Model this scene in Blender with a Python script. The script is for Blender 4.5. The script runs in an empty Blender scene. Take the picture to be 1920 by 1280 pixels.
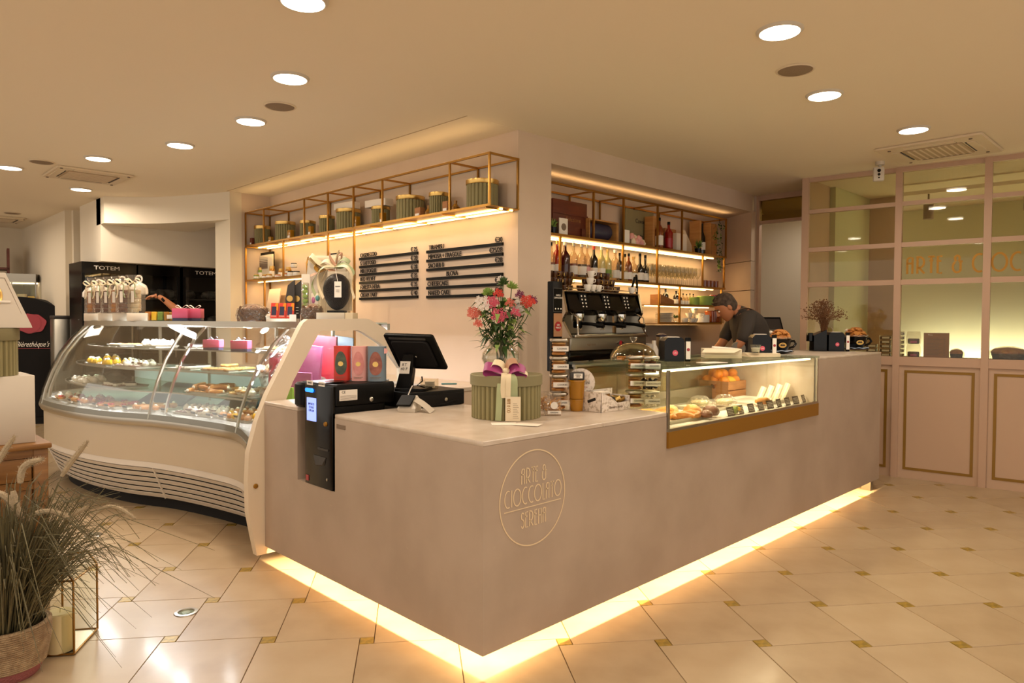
import bpy, math, random
from math import sin, cos, pi, radians, sqrt, atan2
from mathutils import Matrix, Vector
random.seed(7)
SC = bpy.context.scene
COL = SC.collection

# ------------------------------------------------------------------ camera
CAM = Vector((-1.74877, -1.91654, 1.3455))
YAW, PITCH, ROLL, FPX = radians(45.3), radians(-1.6), radians(0.24), 1313.0
_f = Vector((cos(YAW)*cos(PITCH), sin(YAW)*cos(PITCH), sin(PITCH)))
_r0 = Vector((sin(YAW), -cos(YAW), 0)); _u0 = _r0.cross(_f)
_r = _r0*cos(ROLL) + _u0*sin(ROLL); _u = -_r0*sin(ROLL) + _u0*cos(ROLL)
cd = bpy.data.cameras.new('camera'); cam = bpy.data.objects.new('camera', cd); COL.objects.link(cam)
cd.sensor_width = 36; cd.lens = 36*FPX/1920; cd.clip_start = 0.05; cd.clip_end = 60
cam.matrix_world = Matrix(((_r.x, _u.x, -_f.x, CAM.x), (_r.y, _u.y, -_f.y, CAM.y), (_r.z, _u.z, -_f.z, CAM.z), (0, 0, 0, 1)))
SC.camera = cam
def at(px, py, ax, v):
    """world point seen at pixel (px,py) of the photograph on the plane ax = v"""
    d = _f*FPX + _r*(px-960) - _u*(py-640); i = 'xyz'.index(ax)
    return CAM + d*((v-CAM[i])/d[i])
def proj(P):
    d = Vector(P)-CAM; w = d.dot(_f)
    return (960+FPX*d.dot(_r)/w, 640-FPX*d.dot(_u)/w, w)

# ------------------------------------------------------------------ colour management, world, lights
SC.view_settings.view_transform = 'Standard'; SC.view_settings.look = 'None'
SC.view_settings.gamma = 1.0; SC.view_settings.exposure = 0.12; SC.view_settings.use_curve_mapping = False
SC.cycles.use_denoising = True
SC.cycles.max_bounces = 8; SC.cycles.diffuse_bounces = 4; SC.cycles.glossy_bounces = 4
SC.cycles.transmission_bounces = 6; SC.cycles.transparent_max_bounces = 24
SC.cycles.caustics_reflective = False; SC.cycles.caustics_refractive = False
SC.cycles.sample_clamp_indirect = 3.0
W = bpy.data.worlds.new('warm_fill'); SC.world = W; W.use_nodes = True
W.node_tree.nodes['Background'].inputs[0].default_value = (1.0, 0.88, 0.755, 1)
W.node_tree.nodes['Background'].inputs[1].default_value = 1.08  # added even warm fill from the open side behind the camera
WARM = (1.0, 0.85, 0.69)
CEIL = 2.70
def area(name, loc, sx, sy, power, color=WARM, rot=(0, 0, 0), shape='RECTANGLE', spread=180):
    l = bpy.data.lights.new(name, 'AREA'); l.shape = shape; l.size = sx
    if shape in ('RECTANGLE', 'ELLIPSE'): l.size_y = sy
    l.energy = power; l.color = color; l.spread = radians(spread)
    o = bpy.data.objects.new(name, l); COL.objects.link(o); o.location = loc; o.rotation_euler = rot
    return o
# ceiling downlights (the seen ones, then the ones behind and beside the camera that light the near part of the room)
SEEN = [(1.438, -.451), (2.51, -.237), (3.698, -.383), (.138, 1.754), (.352, 2.73), (.253, 3.75), (-.067, 4.708), (.199, 6.39), (-.523, 5.668), (-.273, .838)]
UNSEEN = [(-1.9, -.9), (-.9, -1.7), (.35, -1.75), (-2.3, 1.2), (-2.0, 3.2)]
LAMP_W = 10.5
for k, (x, y) in enumerate(SEEN + UNSEEN):
    area('downlight_lamp', (x, y, CEIL-.028), .17, .17, LAMP_W, WARM, (0, 0, 0), 'DISK', 170)
# light strips under the shelves, under the counter, in the pastry case and in the snack case
LEDC = (1.0, 0.63, 0.28)
area('shelf_strip_lamp', (1.64, 3.49, 2.118), .02, 3.7, 6, LEDC)
area('shelf_strip_lamp', (1.64, 4.35, 1.748), .02, 2.0, 4.5, LEDC)
area('bar_strip_lamp', (3.7, 1.95, 2.02), 3.0, .02, 5.5, LEDC)
area('bar_strip_lamp', (3.7, 1.95, 1.688), 3.0, .02, 5.5, LEDC)
area('bar_strip_lamp', (4.45, 1.94, 1.497), 1.0, .02, 2.5, LEDC)
area('counter_strip_lamp', (2.16, .055, .235), 4.25, .02, 50, (1.0, .74, .40), (0, 0, 0))
area('counter_strip_lamp', (.055, .92, .235), .02, 1.72, 21, (1.0, .74, .40), (0, 0, 0))
area('case_lamp', (2.15, .20, 1.095), 1.6, .05, 12, (1.0, .84, .62))
area('shelf_up_lamp', (1.5, 3.49, 2.512), .02, 3.7, 1.5, LEDC, (pi, 0, 0))
area('bar_up_lamp', (3.7, 1.83, 2.462), 3.0, .02, 1.6, LEDC, (pi, 0, 0))
area('back_room_lamp', (7.1, -.8, .25), .2, 3.0, 215, (1.0, .98, .92), (0, radians(-112), 0), spread=100)
area('back_room_lamp', (6.2, -.6, 2.6), .5, 2.0, 3, (1.0, .80, .55))
area('passage_lamp', (5.9, 1.3, 2.6), .3, .5, 4.5, (1.0, .86, .72))
area('far_room_lamp', (-.6, 8.6, 2.6), .6, 1.5, 16, WARM)

# ------------------------------------------------------------------ materials
def lin(c):
    if isinstance(c, str): c = tuple(int(c[i:i+2], 16)/255 for i in (0, 2, 4))
    return tuple((v/12.92 if v <= .04045 else ((v+.055)/1.055)**2.4) for v in c) + (1,)
MATS = {}
def mat(name, col, rough=.5, metal=0, col2=None, scale=8, bump=0, bscale=60, spec=.5, emit=0, detail=4, stretch=None, coat=0, lo=.35, hi=.65, trans=0):
    m = bpy.data.materials.new(name); m.use_nodes = True; nt = m.node_tree; N = nt.nodes; L = nt.links
    p = N['Principled BSDF']; c = lin(col)
    p.inputs['Base Color'].default_value = c; p.inputs['Roughness'].default_value = rough
    p.inputs['Metallic'].default_value = metal; p.inputs['Specular IOR Level'].default_value = spec
    p.inputs['Coat Weight'].default_value = coat; p.inputs['Coat Roughness'].default_value = .12
    if emit:
        p.inputs['Emission Color'].default_value = c; p.inputs['Emission Strength'].default_value = emit
    if trans: p.inputs['Transmission Weight'].default_value = trans
    tc = None
    if col2 or bump:
        tc = N.new('ShaderNodeTexCoord'); mp = N.new('ShaderNodeMapping'); L.new(tc.outputs['Object'], mp.inputs[0])
        if stretch: mp.inputs['Scale'].default_value = stretch
    if col2:
        n = N.new('ShaderNodeTexNoise'); n.inputs['Scale'].default_value = scale; n.inputs['Detail'].default_value = detail
        L.new(mp.outputs[0], n.inputs['Vector'])
        r = N.new('ShaderNodeValToRGB'); r.color_ramp.elements[0].color = c; r.color_ramp.elements[1].color = lin(col2)
        r.color_ramp.elements[0].position = lo; r.color_ramp.elements[1].position = hi
        L.new(n.outputs[0], r.inputs[0]); L.new(r.outputs[0], p.inputs['Base Color'])
        if emit: L.new(r.outputs[0], p.inputs['Emission Color'])
    if bump:
        n2 = N.new('ShaderNodeTexNoise'); n2.inputs['Scale'].default_value = bscale; n2.inputs['Detail'].default_value = 3
        L.new(mp.outputs[0], n2.inputs['Vector'])
        b = N.new('ShaderNodeBump'); b.inputs['Strength'].default_value = bump; b.inputs['Distance'].default_value = .01
        L.new(n2.outputs[0], b.inputs['Height']); L.new(b.outputs[0], p.inputs['Normal'])
    MATS[name] = m
    return m
def glass(name, tint='ffffff', gloss=.12, rough=.02, kf=.30, film=0, filmcol='ffffff'):
    """thin clear sheet: fresnel reflection over a tinted see-through body, optionally with a milky film"""
    m = bpy.data.materials.new(name); m.use_nodes = True; nt = m.node_tree; N = nt.nodes; L = nt.links
    N.remove(N['Principled BSDF']); out = N['Material Output']
    t = N.new('ShaderNodeBsdfTransparent'); t.inputs[0].default_value = lin(tint)
    g = N.new('ShaderNodeBsdfGlossy'); g.inputs['Roughness'].default_value = rough; g.inputs[0].default_value = (1, 1, 1, 1)
    lw = N.new('ShaderNodeLayerWeight'); lw.inputs[0].default_value = .25
    ma = N.new('ShaderNodeMath'); ma.operation = 'MULTIPLY_ADD'; ma.inputs[1].default_value = kf; ma.inputs[2].default_value = gloss*.12
    L.new(lw.outputs['Fresnel'], ma.inputs[0])
    mx = N.new('ShaderNodeMixShader'); L.new(ma.outputs[0], mx.inputs[0])
    body = t
    if film:
        d = N.new('ShaderNodeBsdfDiffuse'); d.inputs[0].default_value = lin(filmcol)
        mf = N.new('ShaderNodeMixShader'); mf.inputs[0].default_value = film; L.new(t.outputs[0], mf.inputs[1]); L.new(d.outputs[0], mf.inputs[2]); body = mf
    L.new(body.outputs[0], mx.inputs[1]); L.new(g.outputs[0], mx.inputs[2]); L.new(mx.outputs[0], out.inputs[0])
    MATS[name] = m
    return m
def wrap_mat(name, tint='f4f0ea', film=.08):
    """crinkled cellophane: thin sheet with a bumpy reflection"""
    m = glass(name, tint, .35, .08, film=film, filmcol='e8e0d4'); nt = m.node_tree; N = nt.nodes; L = nt.links
    g = [n for n in N if n.type == 'BSDF_GLOSSY'][0]
    tc = N.new('ShaderNodeTexCoord'); v = N.new('ShaderNodeTexVoronoi'); v.inputs['Scale'].default_value = 38
    L.new(tc.outputs['Object'], v.inputs['Vector']); b = N.new('ShaderNodeBump'); b.inputs['Strength'].default_value = .9; b.inputs['Distance'].default_value = .03
    L.new(v.outputs[0], b.inputs['Height']); L.new(b.outputs[0], g.inputs['Normal'])
    return m
mat('ceiling_paint', 'f4e6cd', .85, bump=.02, bscale=20)
mat('wall_beige', 'd8c3ae', .8, col2='d2bca6', scale=2, bump=.03, bscale=90)
mat('wall_cream', 'e2d6bf', .85)
mat('header_cream', 'e6dbc6', .8)
mat('tile_stone', 'b6a080', .33, col2='aa9373', scale=5, bump=.02, bscale=14, coat=.15, detail=8)
mat('tile_stone_b', 'b09978', .35, col2='baa585', scale=4, bump=.02, bscale=14, coat=.15, detail=8)
mat('inlay_gold', 'b39138', .35, col2='86702c', scale=40, bump=.1, bscale=60, metal=.25)
mat('grout', '6e5233', .9)
mat('stone_top', 'd0c2b2', .32, col2='c2b19d', scale=9, detail=8, bump=.02)
def speckle(name, a, b, c):
    m = mat(name, a, .38, col2=b, scale=3, detail=10, bump=.015); nt = m.node_tree; N = nt.nodes; L = nt.links
    p = N['Principled BSDF']; r = [n for n in N if n.type == 'VALTORGB'][0]; mp = [n for n in N if n.type == 'MAPPING'][0]
    n = N.new('ShaderNodeTexNoise'); n.inputs['Scale'].default_value = 26; n.inputs['Detail'].default_value = 9; n.inputs['Roughness'].default_value = .7; L.new(mp.outputs[0], n.inputs['Vector'])
    r2 = N.new('ShaderNodeValToRGB'); r2.color_ramp.elements[0].position = .66; r2.color_ramp.elements[1].position = .72
    r2.color_ramp.elements[1].color = (.55, .55, .55, 1); L.new(n.outputs[0], r2.inputs[0])
    mx = N.new('ShaderNodeMix'); mx.data_type = 'RGBA'; L.new(r2.outputs[0], mx.inputs[0]); L.new(r.outputs[0], mx.inputs[6]); mx.inputs[7].default_value = lin(c)
    L.new(mx.outputs[2], p.inputs['Base Color']); return m
speckle('stone_counter', 'b5a290', 'a99684', 'cfbca3')
mat('brass', 'b98a45', .32, 1); mat('brass_dark', '9a7238', .38, 1); mat('gold_band', 'a07224', .45, .55)
mat('gold_foil', 'dcb56a', .28, 1); mat('steel', 'b9b2a4', .28, 1); mat('steel_brushed', '9c978c', .38, 1, bump=.05, bscale=200, stretch=(1, 30, 1)); mat('chrome', 'e0ddd8', .08, 1)
mat('white_paint', 'cdc2b1', .45); mat('cheek_cream', 'e2d2b9', .42); mat('case_panel', 'c8b89f', .4); mat('louver_white', 'dcd3c6', .45)
mat('black_gloss', '060505', .15, spec=.28); mat('black_satin', '0a0908', .4, spec=.15); mat('black_matte', '120f0e', .7, spec=.2); mat('dark_grey', '34302c', .5); mat('shadow_gap', '100c09', .9)
mat('partition_paint', 'bd9d84', .5); mat('partition_panel', 'bfa187', .5); mat('panel_gold', '8a661f', .42, .3)
mat('light_lens', 'fff2d8', .5, emit=9); mat('led_warm', 'ffd58c', .5, emit=7); mat('led_case', 'ffe9c8', .5, emit=4); mat('led_cool', 'eef0ff', .5, emit=4)
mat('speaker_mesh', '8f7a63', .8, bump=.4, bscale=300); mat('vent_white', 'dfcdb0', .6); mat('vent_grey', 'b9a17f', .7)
mat('paper', 'eee2d0', .8); mat('paper_cream', 'e4d3b4', .8); mat('label_white', 'f1e9dc', .7); mat('ink', '2b2320', .7); mat('ink_soft', '7d6a58', .8)
mat('sage_card', '8a8158', .75); mat('sage_dark', '6b6849', .8); mat('sage_lid', '837b58', .7)
mat('ribbon_cream', 'e3d2ae', .5); mat('ribbon_sage', 'a4ac80', .5); mat('ribbon_magenta', '9c3a72', .45); mat('ribbon_taupe', 'b98f72', .5)
mat('oak', '8c602c', .45, col2='70481c', scale=3, stretch=(1, 1, 14), bump=.08); mat('oak_light', 'c99558', .5, col2='b98348', scale=4, stretch=(1, 1, 12))
mat('crate_wood', 'a8713f', .6, col2='935f33', scale=4, stretch=(2, 2, 20)); mat('box_wood_red', '6d2f17', .5, col2='5a2511', scale=3, stretch=(1, 1, 10))
mat('green_wall', 'cdc9a2', .8); mat('white_column', 'efe4cf', .7)
mat('leaf_green', '3f5a22', .55, col2='2c451a', scale=20); mat('leaf_light', '7a9440', .6); mat('grass_green', '6e6747', .7, col2='564f36', scale=12); mat('plume', 'b3a184', .9, bump=.6, bscale=200)
mat('petal_pink', 'd9576f', .6); mat('petal_red', 'd8402f', .6); mat('petal_white', 'f1e6dc', .6); mat('petal_coral', 'dc6d5c', .6); mat('petal_purple', '7b2c52', .6)
mat('woven', 'b89f7c', .85, col2='9d8262', scale=30, bump=.9, bscale=120); mat('woven_pink', '9a5a5a', .85, bump=.5, bscale=120)
mat('wax', 'e9d9a8', .5, spec=.3); mat('orange_peel', 'f08a12', .45, bump=.15, bscale=160); mat('lemon_peel', 'f2c02a', .45, bump=.12, bscale=160)
mat('pastry_gold', 'c98a3e', .6, col2='a9662a', scale=25, bump=.3, bscale=60); mat('pastry_dark', '6d3d1f', .6, col2='50290f', scale=25, bump=.3); mat('biscuit', 'd3a56a', .7, col2='b98447', scale=30, bump=.3)
mat('cream_white', 'f3ead9', .6, bump=.2, bscale=60); mat('berry', 'b01c2b', .3); mat('chocolate', '1c0f0b', .42, col2='150a07', scale=9, spec=.22); mat('bread_white', 'efe0c0', .8, col2='dcc59a', scale=40, bump=.3)
mat('cracker', 'd39b4e', .7, bump=.4); mat('honey', 'a8720c', .25, coat=.3); mat('ceramic_white', 'ede6da', .25, coat=.3); mat('marble_print', 'e3d6c8', .6, col2='b9a893', scale=60, lo=.5, hi=.62)
mat('red_tube', 'cf3a2c', .45); mat('pink_tube', 'e2a39c', .45); mat('blue_tube', '70808c', .45); mat('pink_box', 'c9506f', .5); mat('navy', '2c2a44', .5); mat('pink_bag', 'c77fa8', .5, col2='b65a86', scale=6); mat('red_bag', 'b3303a', .45, col2='8f2033', scale=5)
mat('screen_blue', '8fa6ff', .3, emit=1.1); mat('blue_glow', '1f7bff', .3, emit=2.2); mat('green_pack', '8cb52e', .5); mat('teal_pack', '5c9a9a', .5)
mat('skin', 'b87850', .55); mat('hair_grey', '5a4a3c', .85, col2='38291f', scale=30, bump=.5, bscale=120); mat('shirt', '3a332d', .85, bump=.1); mat('apron', '15120f', .8); mat('strap_brown', '7a5a3c', .6); mat('cuff', '7c7468', .8)
mat('wine_glass_dark', '0e0a08', .1, coat=.5); mat('red_liquor', '8c1a14', .12, coat=.5); mat('amber_liquor', '7a3510', .12, coat=.5); mat('pale_liquor', 'c9b878', .15, coat=.4); mat('dark_red_liquor', '3a0d10', .12, coat=.5)
mat('cork', 'a57a4c', .8); mat('cup_brown', '2c150a', .25, coat=.3, col2='5c3416', scale=14); mat('dried', '6a4526', .9); mat('red_seal', '9c1420', .35, coat=.3); mat('menu_paper', 'a87a54', .8)
mat('tray_white', 'e8e0d2', .35); mat('tray_silver', 'aaa69f', .35, .25); mat('blue_cloth', 'aebdd0', .7); mat('slate_board', '4d4a58', .4)
glass('glass_pane', 'f6f6ec', .10); glass('glass_case', 'f6f7f5', .16); glass('glass_shelf', 'e2ebe3', .2); glass('glass_clear', 'f6f5f0', .25, film=.02, filmcol='fff8ee'); glass('glass_brown', 'c2b284', .10)
glass('glass_bottle', 'e8dcc8', .3, film=.12, filmcol='e9d9b8'); glass('glass_dome', 'f6efe2', .25); glass('acrylic', 'f8f6f0', .06, kf=.07); glass('glass_window', 'eeece0', .14)
wrap_mat('cellophane'); wrap_mat('plastic_wrap', 'ece6dc', .25)
mat('foam_milk', 'f3ede2', .7); mat('price_black', '17130f', .6)

# ------------------------------------------------------------------ mesh builder
class M:
    def __init__(s): s.v = []; s.f = []; s.m = []; s.k = 0; s.T = None
    def mt(s, k): s.k = k; return s
    def tf(s, T): s.T = T; return s
    def add(s, vs, fs):
        n = len(s.v)
        s.v += [tuple(s.T @ Vector(p)) if s.T else tuple(p) for p in vs]
        s.f += [tuple(n+i for i in q) for q in fs]; s.m += [s.k]*len(fs); return s
    def box(s, x0, y0, z0, x1, y1, z1):
        return s.add([(x0, y0, z0), (x1, y0, z0), (x1, y1, z0), (x0, y1, z0), (x0, y0, z1), (x1, y0, z1), (x1, y1, z1), (x0, y1, z1)],
                     [(0, 3, 2, 1), (4, 5, 6, 7), (0, 1, 5, 4), (1, 2, 6, 5), (2, 3, 7, 6), (3, 0, 4, 7)])
    def cb(s, cx, cy, cz, sx, sy, sz): return s.box(cx-sx/2, cy-sy/2, cz-sz/2, cx+sx/2, cy+sy/2, cz+sz/2)
    def loops(s, L, cap0=True, cap1=True, closed=True):
        n = len(L[0]); vs = [p for l in L for p in l]; fs = []
        for a in range(len(L)-1):
            for i in range(n if closed else n-1):
                j = (i+1) % n; fs.append((a*n+i, a*n+j, (a+1)*n+j, (a+1)*n+i))
        if cap0: fs.append(tuple(range(n))[::-1])
        if cap1: fs.append(tuple((len(L)-1)*n+i for i in range(n)))
        return s.add(vs, fs)
    def prism(s, P, z0, z1, ch=0):
        if not ch: return s.loops([[(x, y, z0) for x, y in P], [(x, y, z1) for x, y in P]])
        cx = sum(p[0] for p in P)/len(P); cy = sum(p[1] for p in P)/len(P)
        R = max(sqrt((x-cx)**2+(y-cy)**2) for x, y in P); k = 1-ch/R
        Q = [(cx+(x-cx)*k, cy+(y-cy)*k) for x, y in P]
        return s.loops([[(x, y, z0) for x, y in Q], [(x, y, z0+ch) for x, y in P], [(x, y, z1-ch) for x, y in P], [(x, y, z1) for x, y in Q]])
    def rbox(s, x0, y0, z0, x1, y1, z1, r=.005, ch=None, n=3):
        P = []
        for cx, cy, a0 in ((x1-r, y1-r, 0), (x0+r, y1-r, 90), (x0+r, y0+r, 180), (x1-r, y0+r, 270)):
            for k in range(n+1): a = radians(a0+90*k/n); P.append((cx+r*cos(a), cy+r*sin(a)))
        return s.prism(P, z0, z1, r*.6 if ch is None else ch)
    def lathe(s, prof, n=16, cx=0, cy=0, cz=0, cap=True):
        L = [[(cx+r*cos(2*pi*i/n), cy+r*sin(2*pi*i/n), cz+z) for i in range(n)] for r, z in prof]
        return s.loops(L, cap, cap)
    def cyl(s, cx, cy, z0, z1, r, n=16): return s.lathe([(r, z0), (r, z1)], n, cx, cy)
    def tube(s, pts, r, n=6, cap=True):
        pts = [Vector(p) for p in pts]; rs = r if isinstance(r, (list, tuple)) else [r]*len(pts); L = []
        up = None
        for i, p in enumerate(pts):
            d = (pts[min(i+1, len(pts)-1)]-pts[max(i-1, 0)]).normalized()
            if up is None: up = Vector((0, 0, 1)) if abs(d.z) < .9 else Vector((1, 0, 0))
            a = (up - d*up.dot(d)).normalized(); b = d.cross(a); up = a
            L.append([tuple(p + a*(rs[i]*cos(2*pi*k/n)) + b*(rs[i]*sin(2*pi*k/n))) for k in range(n)])
        return s.loops(L, cap, cap)
    def bar(s, a, b, w, h=None):
        """square-section bar from a to b"""
        a = Vector(a); b = Vector(b); h = h or w; d = (b-a).normalized()
        up = Vector((0, 0, 1)) if abs(d.z) < .9 else Vector((1, 0, 0)); x = d.cross(up).normalized()*(w/2); y = x.cross(d).normalized()*(h/2)
        return s.loops([[tuple(p+x+y), tuple(p-x+y), tuple(p-x-y), tuple(p+x-y)] for p in (a, b)])
    def ball(s, cx, cy, cz, rx, ry=None, rz=None, n=10, m=6, jit=0):
        ry = ry or rx; rz = rz or rx; vs = [(cx, cy, cz-rz)]; fs = []
        for j in range(1, m):
            t = -pi/2+pi*j/m
            for i in range(n):
                q = 1+random.uniform(-jit, jit); a = 2*pi*i/n
                vs.append((cx+rx*cos(t)*cos(a)*q, cy+ry*cos(t)*sin(a)*q, cz+rz*sin(t)*q))
        vs.append((cx, cy, cz+rz)); e = len(vs)-1
        for i in range(n):
            k = (i+1) % n; fs.append((0, 1+k, 1+i)); fs.append((e, e-n+i, e-n+k))
            for j in range(m-2): fs.append((1+j*n+i, 1+j*n+k, 1+(j+1)*n+k, 1+(j+1)*n+i))
        return s.add(vs, fs)
    def ribbon(s, pts, w, wd=(0, 0, 1), t=.0012):
        """flat band with thickness along pts, width direction wd"""
        pts = [Vector(p) for p in pts]; ws = w if isinstance(w, (list, tuple)) else [w]*len(pts); wd = Vector(wd).normalized(); L = []
        for i, p in enumerate(pts):
            d = (pts[min(i+1, len(pts)-1)]-pts[max(i-1, 0)]).normalized(); n = d.cross(wd)
            n = n.normalized() if n.length > 1e-4 else Vector((1, 0, 0)); q = wd*(ws[i]/2); n *= t/2
            L.append([tuple(p+q+n), tuple(p+q-n), tuple(p-q-n), tuple(p-q+n)])
        return s.loops(L)
    def quad(s, a, b, c, d): return s.add([a, b, c, d], [(0, 1, 2, 3)])
def frame(o, r, u):
    """matrix whose x is r (reading direction), y is u, z the outward normal"""
    r = Vector(r).normalized(); u = Vector(u).normalized(); n = r.cross(u); o = Vector(o)
    return Matrix(((r.x, u.x, n.x, o.x), (r.y, u.y, n.y, o.y), (r.z, u.z, n.z, o.z), (0, 0, 0, 1)))
def Tr(x, y, z=0, rz=0, s=1): return Matrix.Translation((x, y, z)) @ Matrix.Rotation(rz, 4, 'Z') @ Matrix.Scale(s, 4)
def mesh(name, b, mats):
    me = bpy.data.meshes.new(name); me.from_pydata(b.v, [], b.f)
    for q in (mats if isinstance(mats, (list, tuple)) else [mats]): me.materials.append(MATS[q])
    me.polygons.foreach_set('material_index', b.m); me.polygons.foreach_set('use_smooth', [True]*len(b.f))
    me.update(); me.set_sharp_from_angle(angle=radians(38)); return me
def obj(name, b, mats, parent=None, **kw):
    me = b if isinstance(b, bpy.types.Mesh) else mesh(name, b, mats)
    o = bpy.data.objects.new(name, me); COL.objects.link(o)
    if parent: o.parent = parent
    for k, v in kw.items():
        if k in ('loc',): o.location = v
        elif k == 'rz': o.rotation_euler.z = v
        elif k == 'cat': o['category'] = v
        elif v is not None: o[k] = v
    return o
def solo(name, b, mats, label, cat, loc=(0, 0, 0), rz=0, group=None):
    return obj(name, b, mats, None, label=label, cat=cat, loc=loc, rz=rz, group=group)
def thing(name, label, cat, loc=(0, 0, 0), rz=0, group=None):
    o = bpy.data.objects.new(name, None); COL.objects.link(o); o.location = loc; o.rotation_euler.z = rz; o.empty_display_size = .05
    o['label'] = label; o['category'] = cat
    if group: o['group'] = group
    return o
def struct(name, b, mats, parent=None):
    o = obj(name, b, mats, parent)
    if not parent: o['kind'] = 'structure'
    return o
def dup(o, loc, rz=0, label=None, scale=None, tilt=None):
    """copy of a thing with copies of its parts and sub-parts"""
    def cp(q, par):
        c = q.copy(); COL.objects.link(c); c.parent = par
        for ch in list(q.children): cp(ch, c)
        return c
    c = cp(o, None); c.location = loc; c.rotation_euler = (tilt[0], tilt[1], rz) if tilt else (0, 0, rz)
    if label: c['label'] = label
    if scale: c.scale = (scale,)*3 if isinstance(scale, (int, float)) else scale
    return c
def kids(name, pieces, mats, parent):
    """one child object per builder in pieces"""
    return [obj(name, p, mats, parent) for p in pieces]
def text(name, s, T, size, mt, parent, ext=.0006, xs=1.0, align='CENTER', **kw):
    c = bpy.data.curves.new(name, 'FONT'); c.body = s; c.size = size; c.align_x = align; c.align_y = 'CENTER'; c.extrude = ext; c.resolution_u = 2
    t = bpy.data.objects.new(name, c); COL.objects.link(t); dg = bpy.context.evaluated_depsgraph_get()
    me = bpy.data.meshes.new_from_object(t.evaluated_get(dg)); bpy.data.objects.remove(t); bpy.data.curves.remove(c)
    me.transform(T @ Matrix.Diagonal((xs, 1, 1, 1))); me.materials.clear(); me.materials.append(MATS[mt])
    return obj(name, me, None, parent, **kw)
# thin round-ended strokes for the shop's art-deco lettering, unit height, (advance, strokes)
def arc(cx, cy, rx, ry, a0, a1, n=14): return [(cx+rx*cos(radians(a0+(a1-a0)*i/n)), cy+ry*sin(radians(a0+(a1-a0)*i/n))) for i in range(n+1)]
DECO = {
 'A': (.52, [[(.05, 0), (.05, .8)]+arc(.21, .8, .16, .16, 180, 90, 5)+[(.38, .96), (.38, 0)], [(-.02, .62), (.38, .62)]]),
 'R': (.60, [[(.06, 0), (.06, .97)], [(-.02, .97), (.18, .97)]+arc(.2, .66, .27, .31, 90, -90, 10)+[(.06, .35)], [(.16, .35), (.50, 0)]]),
 'T': (.42, [[(.2, 0), (.2, 1)], [(0, .97), (.40, .97)], [(.08, .74), (.32, .74)]]),
 'E': (.42, [[(.34, 0), (.06, 0), (.06, .97), (.34, .97)], [(-.02, .70), (.28, .70)]]),
 '&': (.62, [arc(.28, .80, .14, .17, -60, 250, 12), arc(.28, .32, .26, .32, 120, 320, 12)+[(.48, .12), (.48, .62)], [(.36, .62), (.60, .62)]]),
 'C': (.66, [arc(.42, .5, .38, .5, 65, 295, 16)]),
 'I': (.22, [[(.1, 0), (.1, 1)]]),
 'O': (.92, [arc(.44, .5, .42, .5, 0, 360, 24)]),
 'L': (.36, [[(.05, 1), (.05, 0), (.32, 0)]]),
 'S': (.44, [arc(.2, .75, .16, .22, 30, 240, 9)+arc(.2, .27, .17, .27, 60, -150, 9)]),
 'N': (.50, [[(.05, 0), (.05, .97), (.38, .97), (.38, 0)], [(.05, .55), (.38, .55)]]),
 ' ': (.30, []), '/': (.3, [])}
def deco(b, s, x, y, h, w, xs=1.0, t=.001, gap=.06):
    """letters as flat strokes in the local xy plane of b.T"""
    for ch in s:
        adv, st = DECO[ch]
        for P in st: b.ribbon2([(x+p[0]*h*xs, y+p[1]*h) for p in P], w, t)
        x += (adv+gap)*h*xs
    return x
def _ribbon2(s, P, w, t):
    n = len(P); L = []
    for i, (px, py) in enumerate(P):
        ax, ay = P[max(i-1, 0)]; bx, by = P[min(i+1, n-1)]; d = sqrt((bx-ax)**2+(by-ay)**2) or 1; nx, ny = -(by-ay)/d*w/2, (bx-ax)/d*w/2
        L.append([(px+nx, py+ny, t), (px+nx, py+ny, 0), (px-nx, py-ny, 0), (px-nx, py-ny, t)])
    return s.loops(L)
M.ribbon2 = _ribbon2
def wid(s, h, xs=1.0, gap=.06): return sum(DECO[c][0]+gap for c in s)*h*xs
# ================================================================== SETTING
PIN = lambda y: 4.98-.13*y            # x of the glazed partition at y
# floor bed and tiles (big square tiles with small gilded squares, set in a pinwheel)
fl = struct('floor', M().box(-5, -5, -.06, 9, 13, -.006), 'grout')
TS, TI = .412, .0602
A1 = radians(53.3); E1 = Vector((cos(A1), sin(A1))); E2 = Vector((sin(A1), -cos(A1)))
LA = -E1*TI + E2*TS; LB = E1*TS + E2*TI; O0 = Vector((.756, -.298))
def sq(b, c, e1, e2, h, z0, z1):
    P = [c-e1*h-e2*h, c+e1*h-e2*h, c+e1*h+e2*h, c-e1*h+e2*h]; P = [(p.x, p.y) for p in P]
    a = (P[1][0]-P[0][0])*(P[2][1]-P[0][1])-(P[1][1]-P[0][1])*(P[2][0]-P[0][0])
    return b.prism(P if a > 0 else P[::-1], z0, z1, .0015)
tm = [mesh('tile', sq(M(), Vector((0, 0)), E1, E2, TS/2-.0016, -.02, 0), q) for q in ('tile_stone', 'tile_stone_b')]
im = mesh('gold_inlay', sq(M(), Vector((0, 0)), E1, E2, TI/2-.0016, -.02, .0004), 'inlay_gold')
restT, restI = M(), M(); cand = []
for i in range(-40, 40):
    for j in range(-40, 40):
        L = O0+LA*i+LB*j
        if not (-4.5 < L.x < 5.3 and -4.5 < L.y < 11): continue
        cand.append(L)
def infr(x, y, mar):
    P = Vector((x, y, 0)); d = P-CAM
    if d.dot(_f) < .4: return None
    a = proj(P); return a if (-mar < a[0] < 1920+mar and a[1] < 1280+mar) else None
def hidden(x, y):
    return (x > .3 and y > .3 and x < 4.2) or (x > .45 and y > 1.6) or x > PIN(y)+.25 or (x > .2 and y > 2.1 and y < 6)
nt = ni = 0
order = sorted(cand, key=lambda L: (L-Vector((CAM.x, CAM.y))).length)
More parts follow.
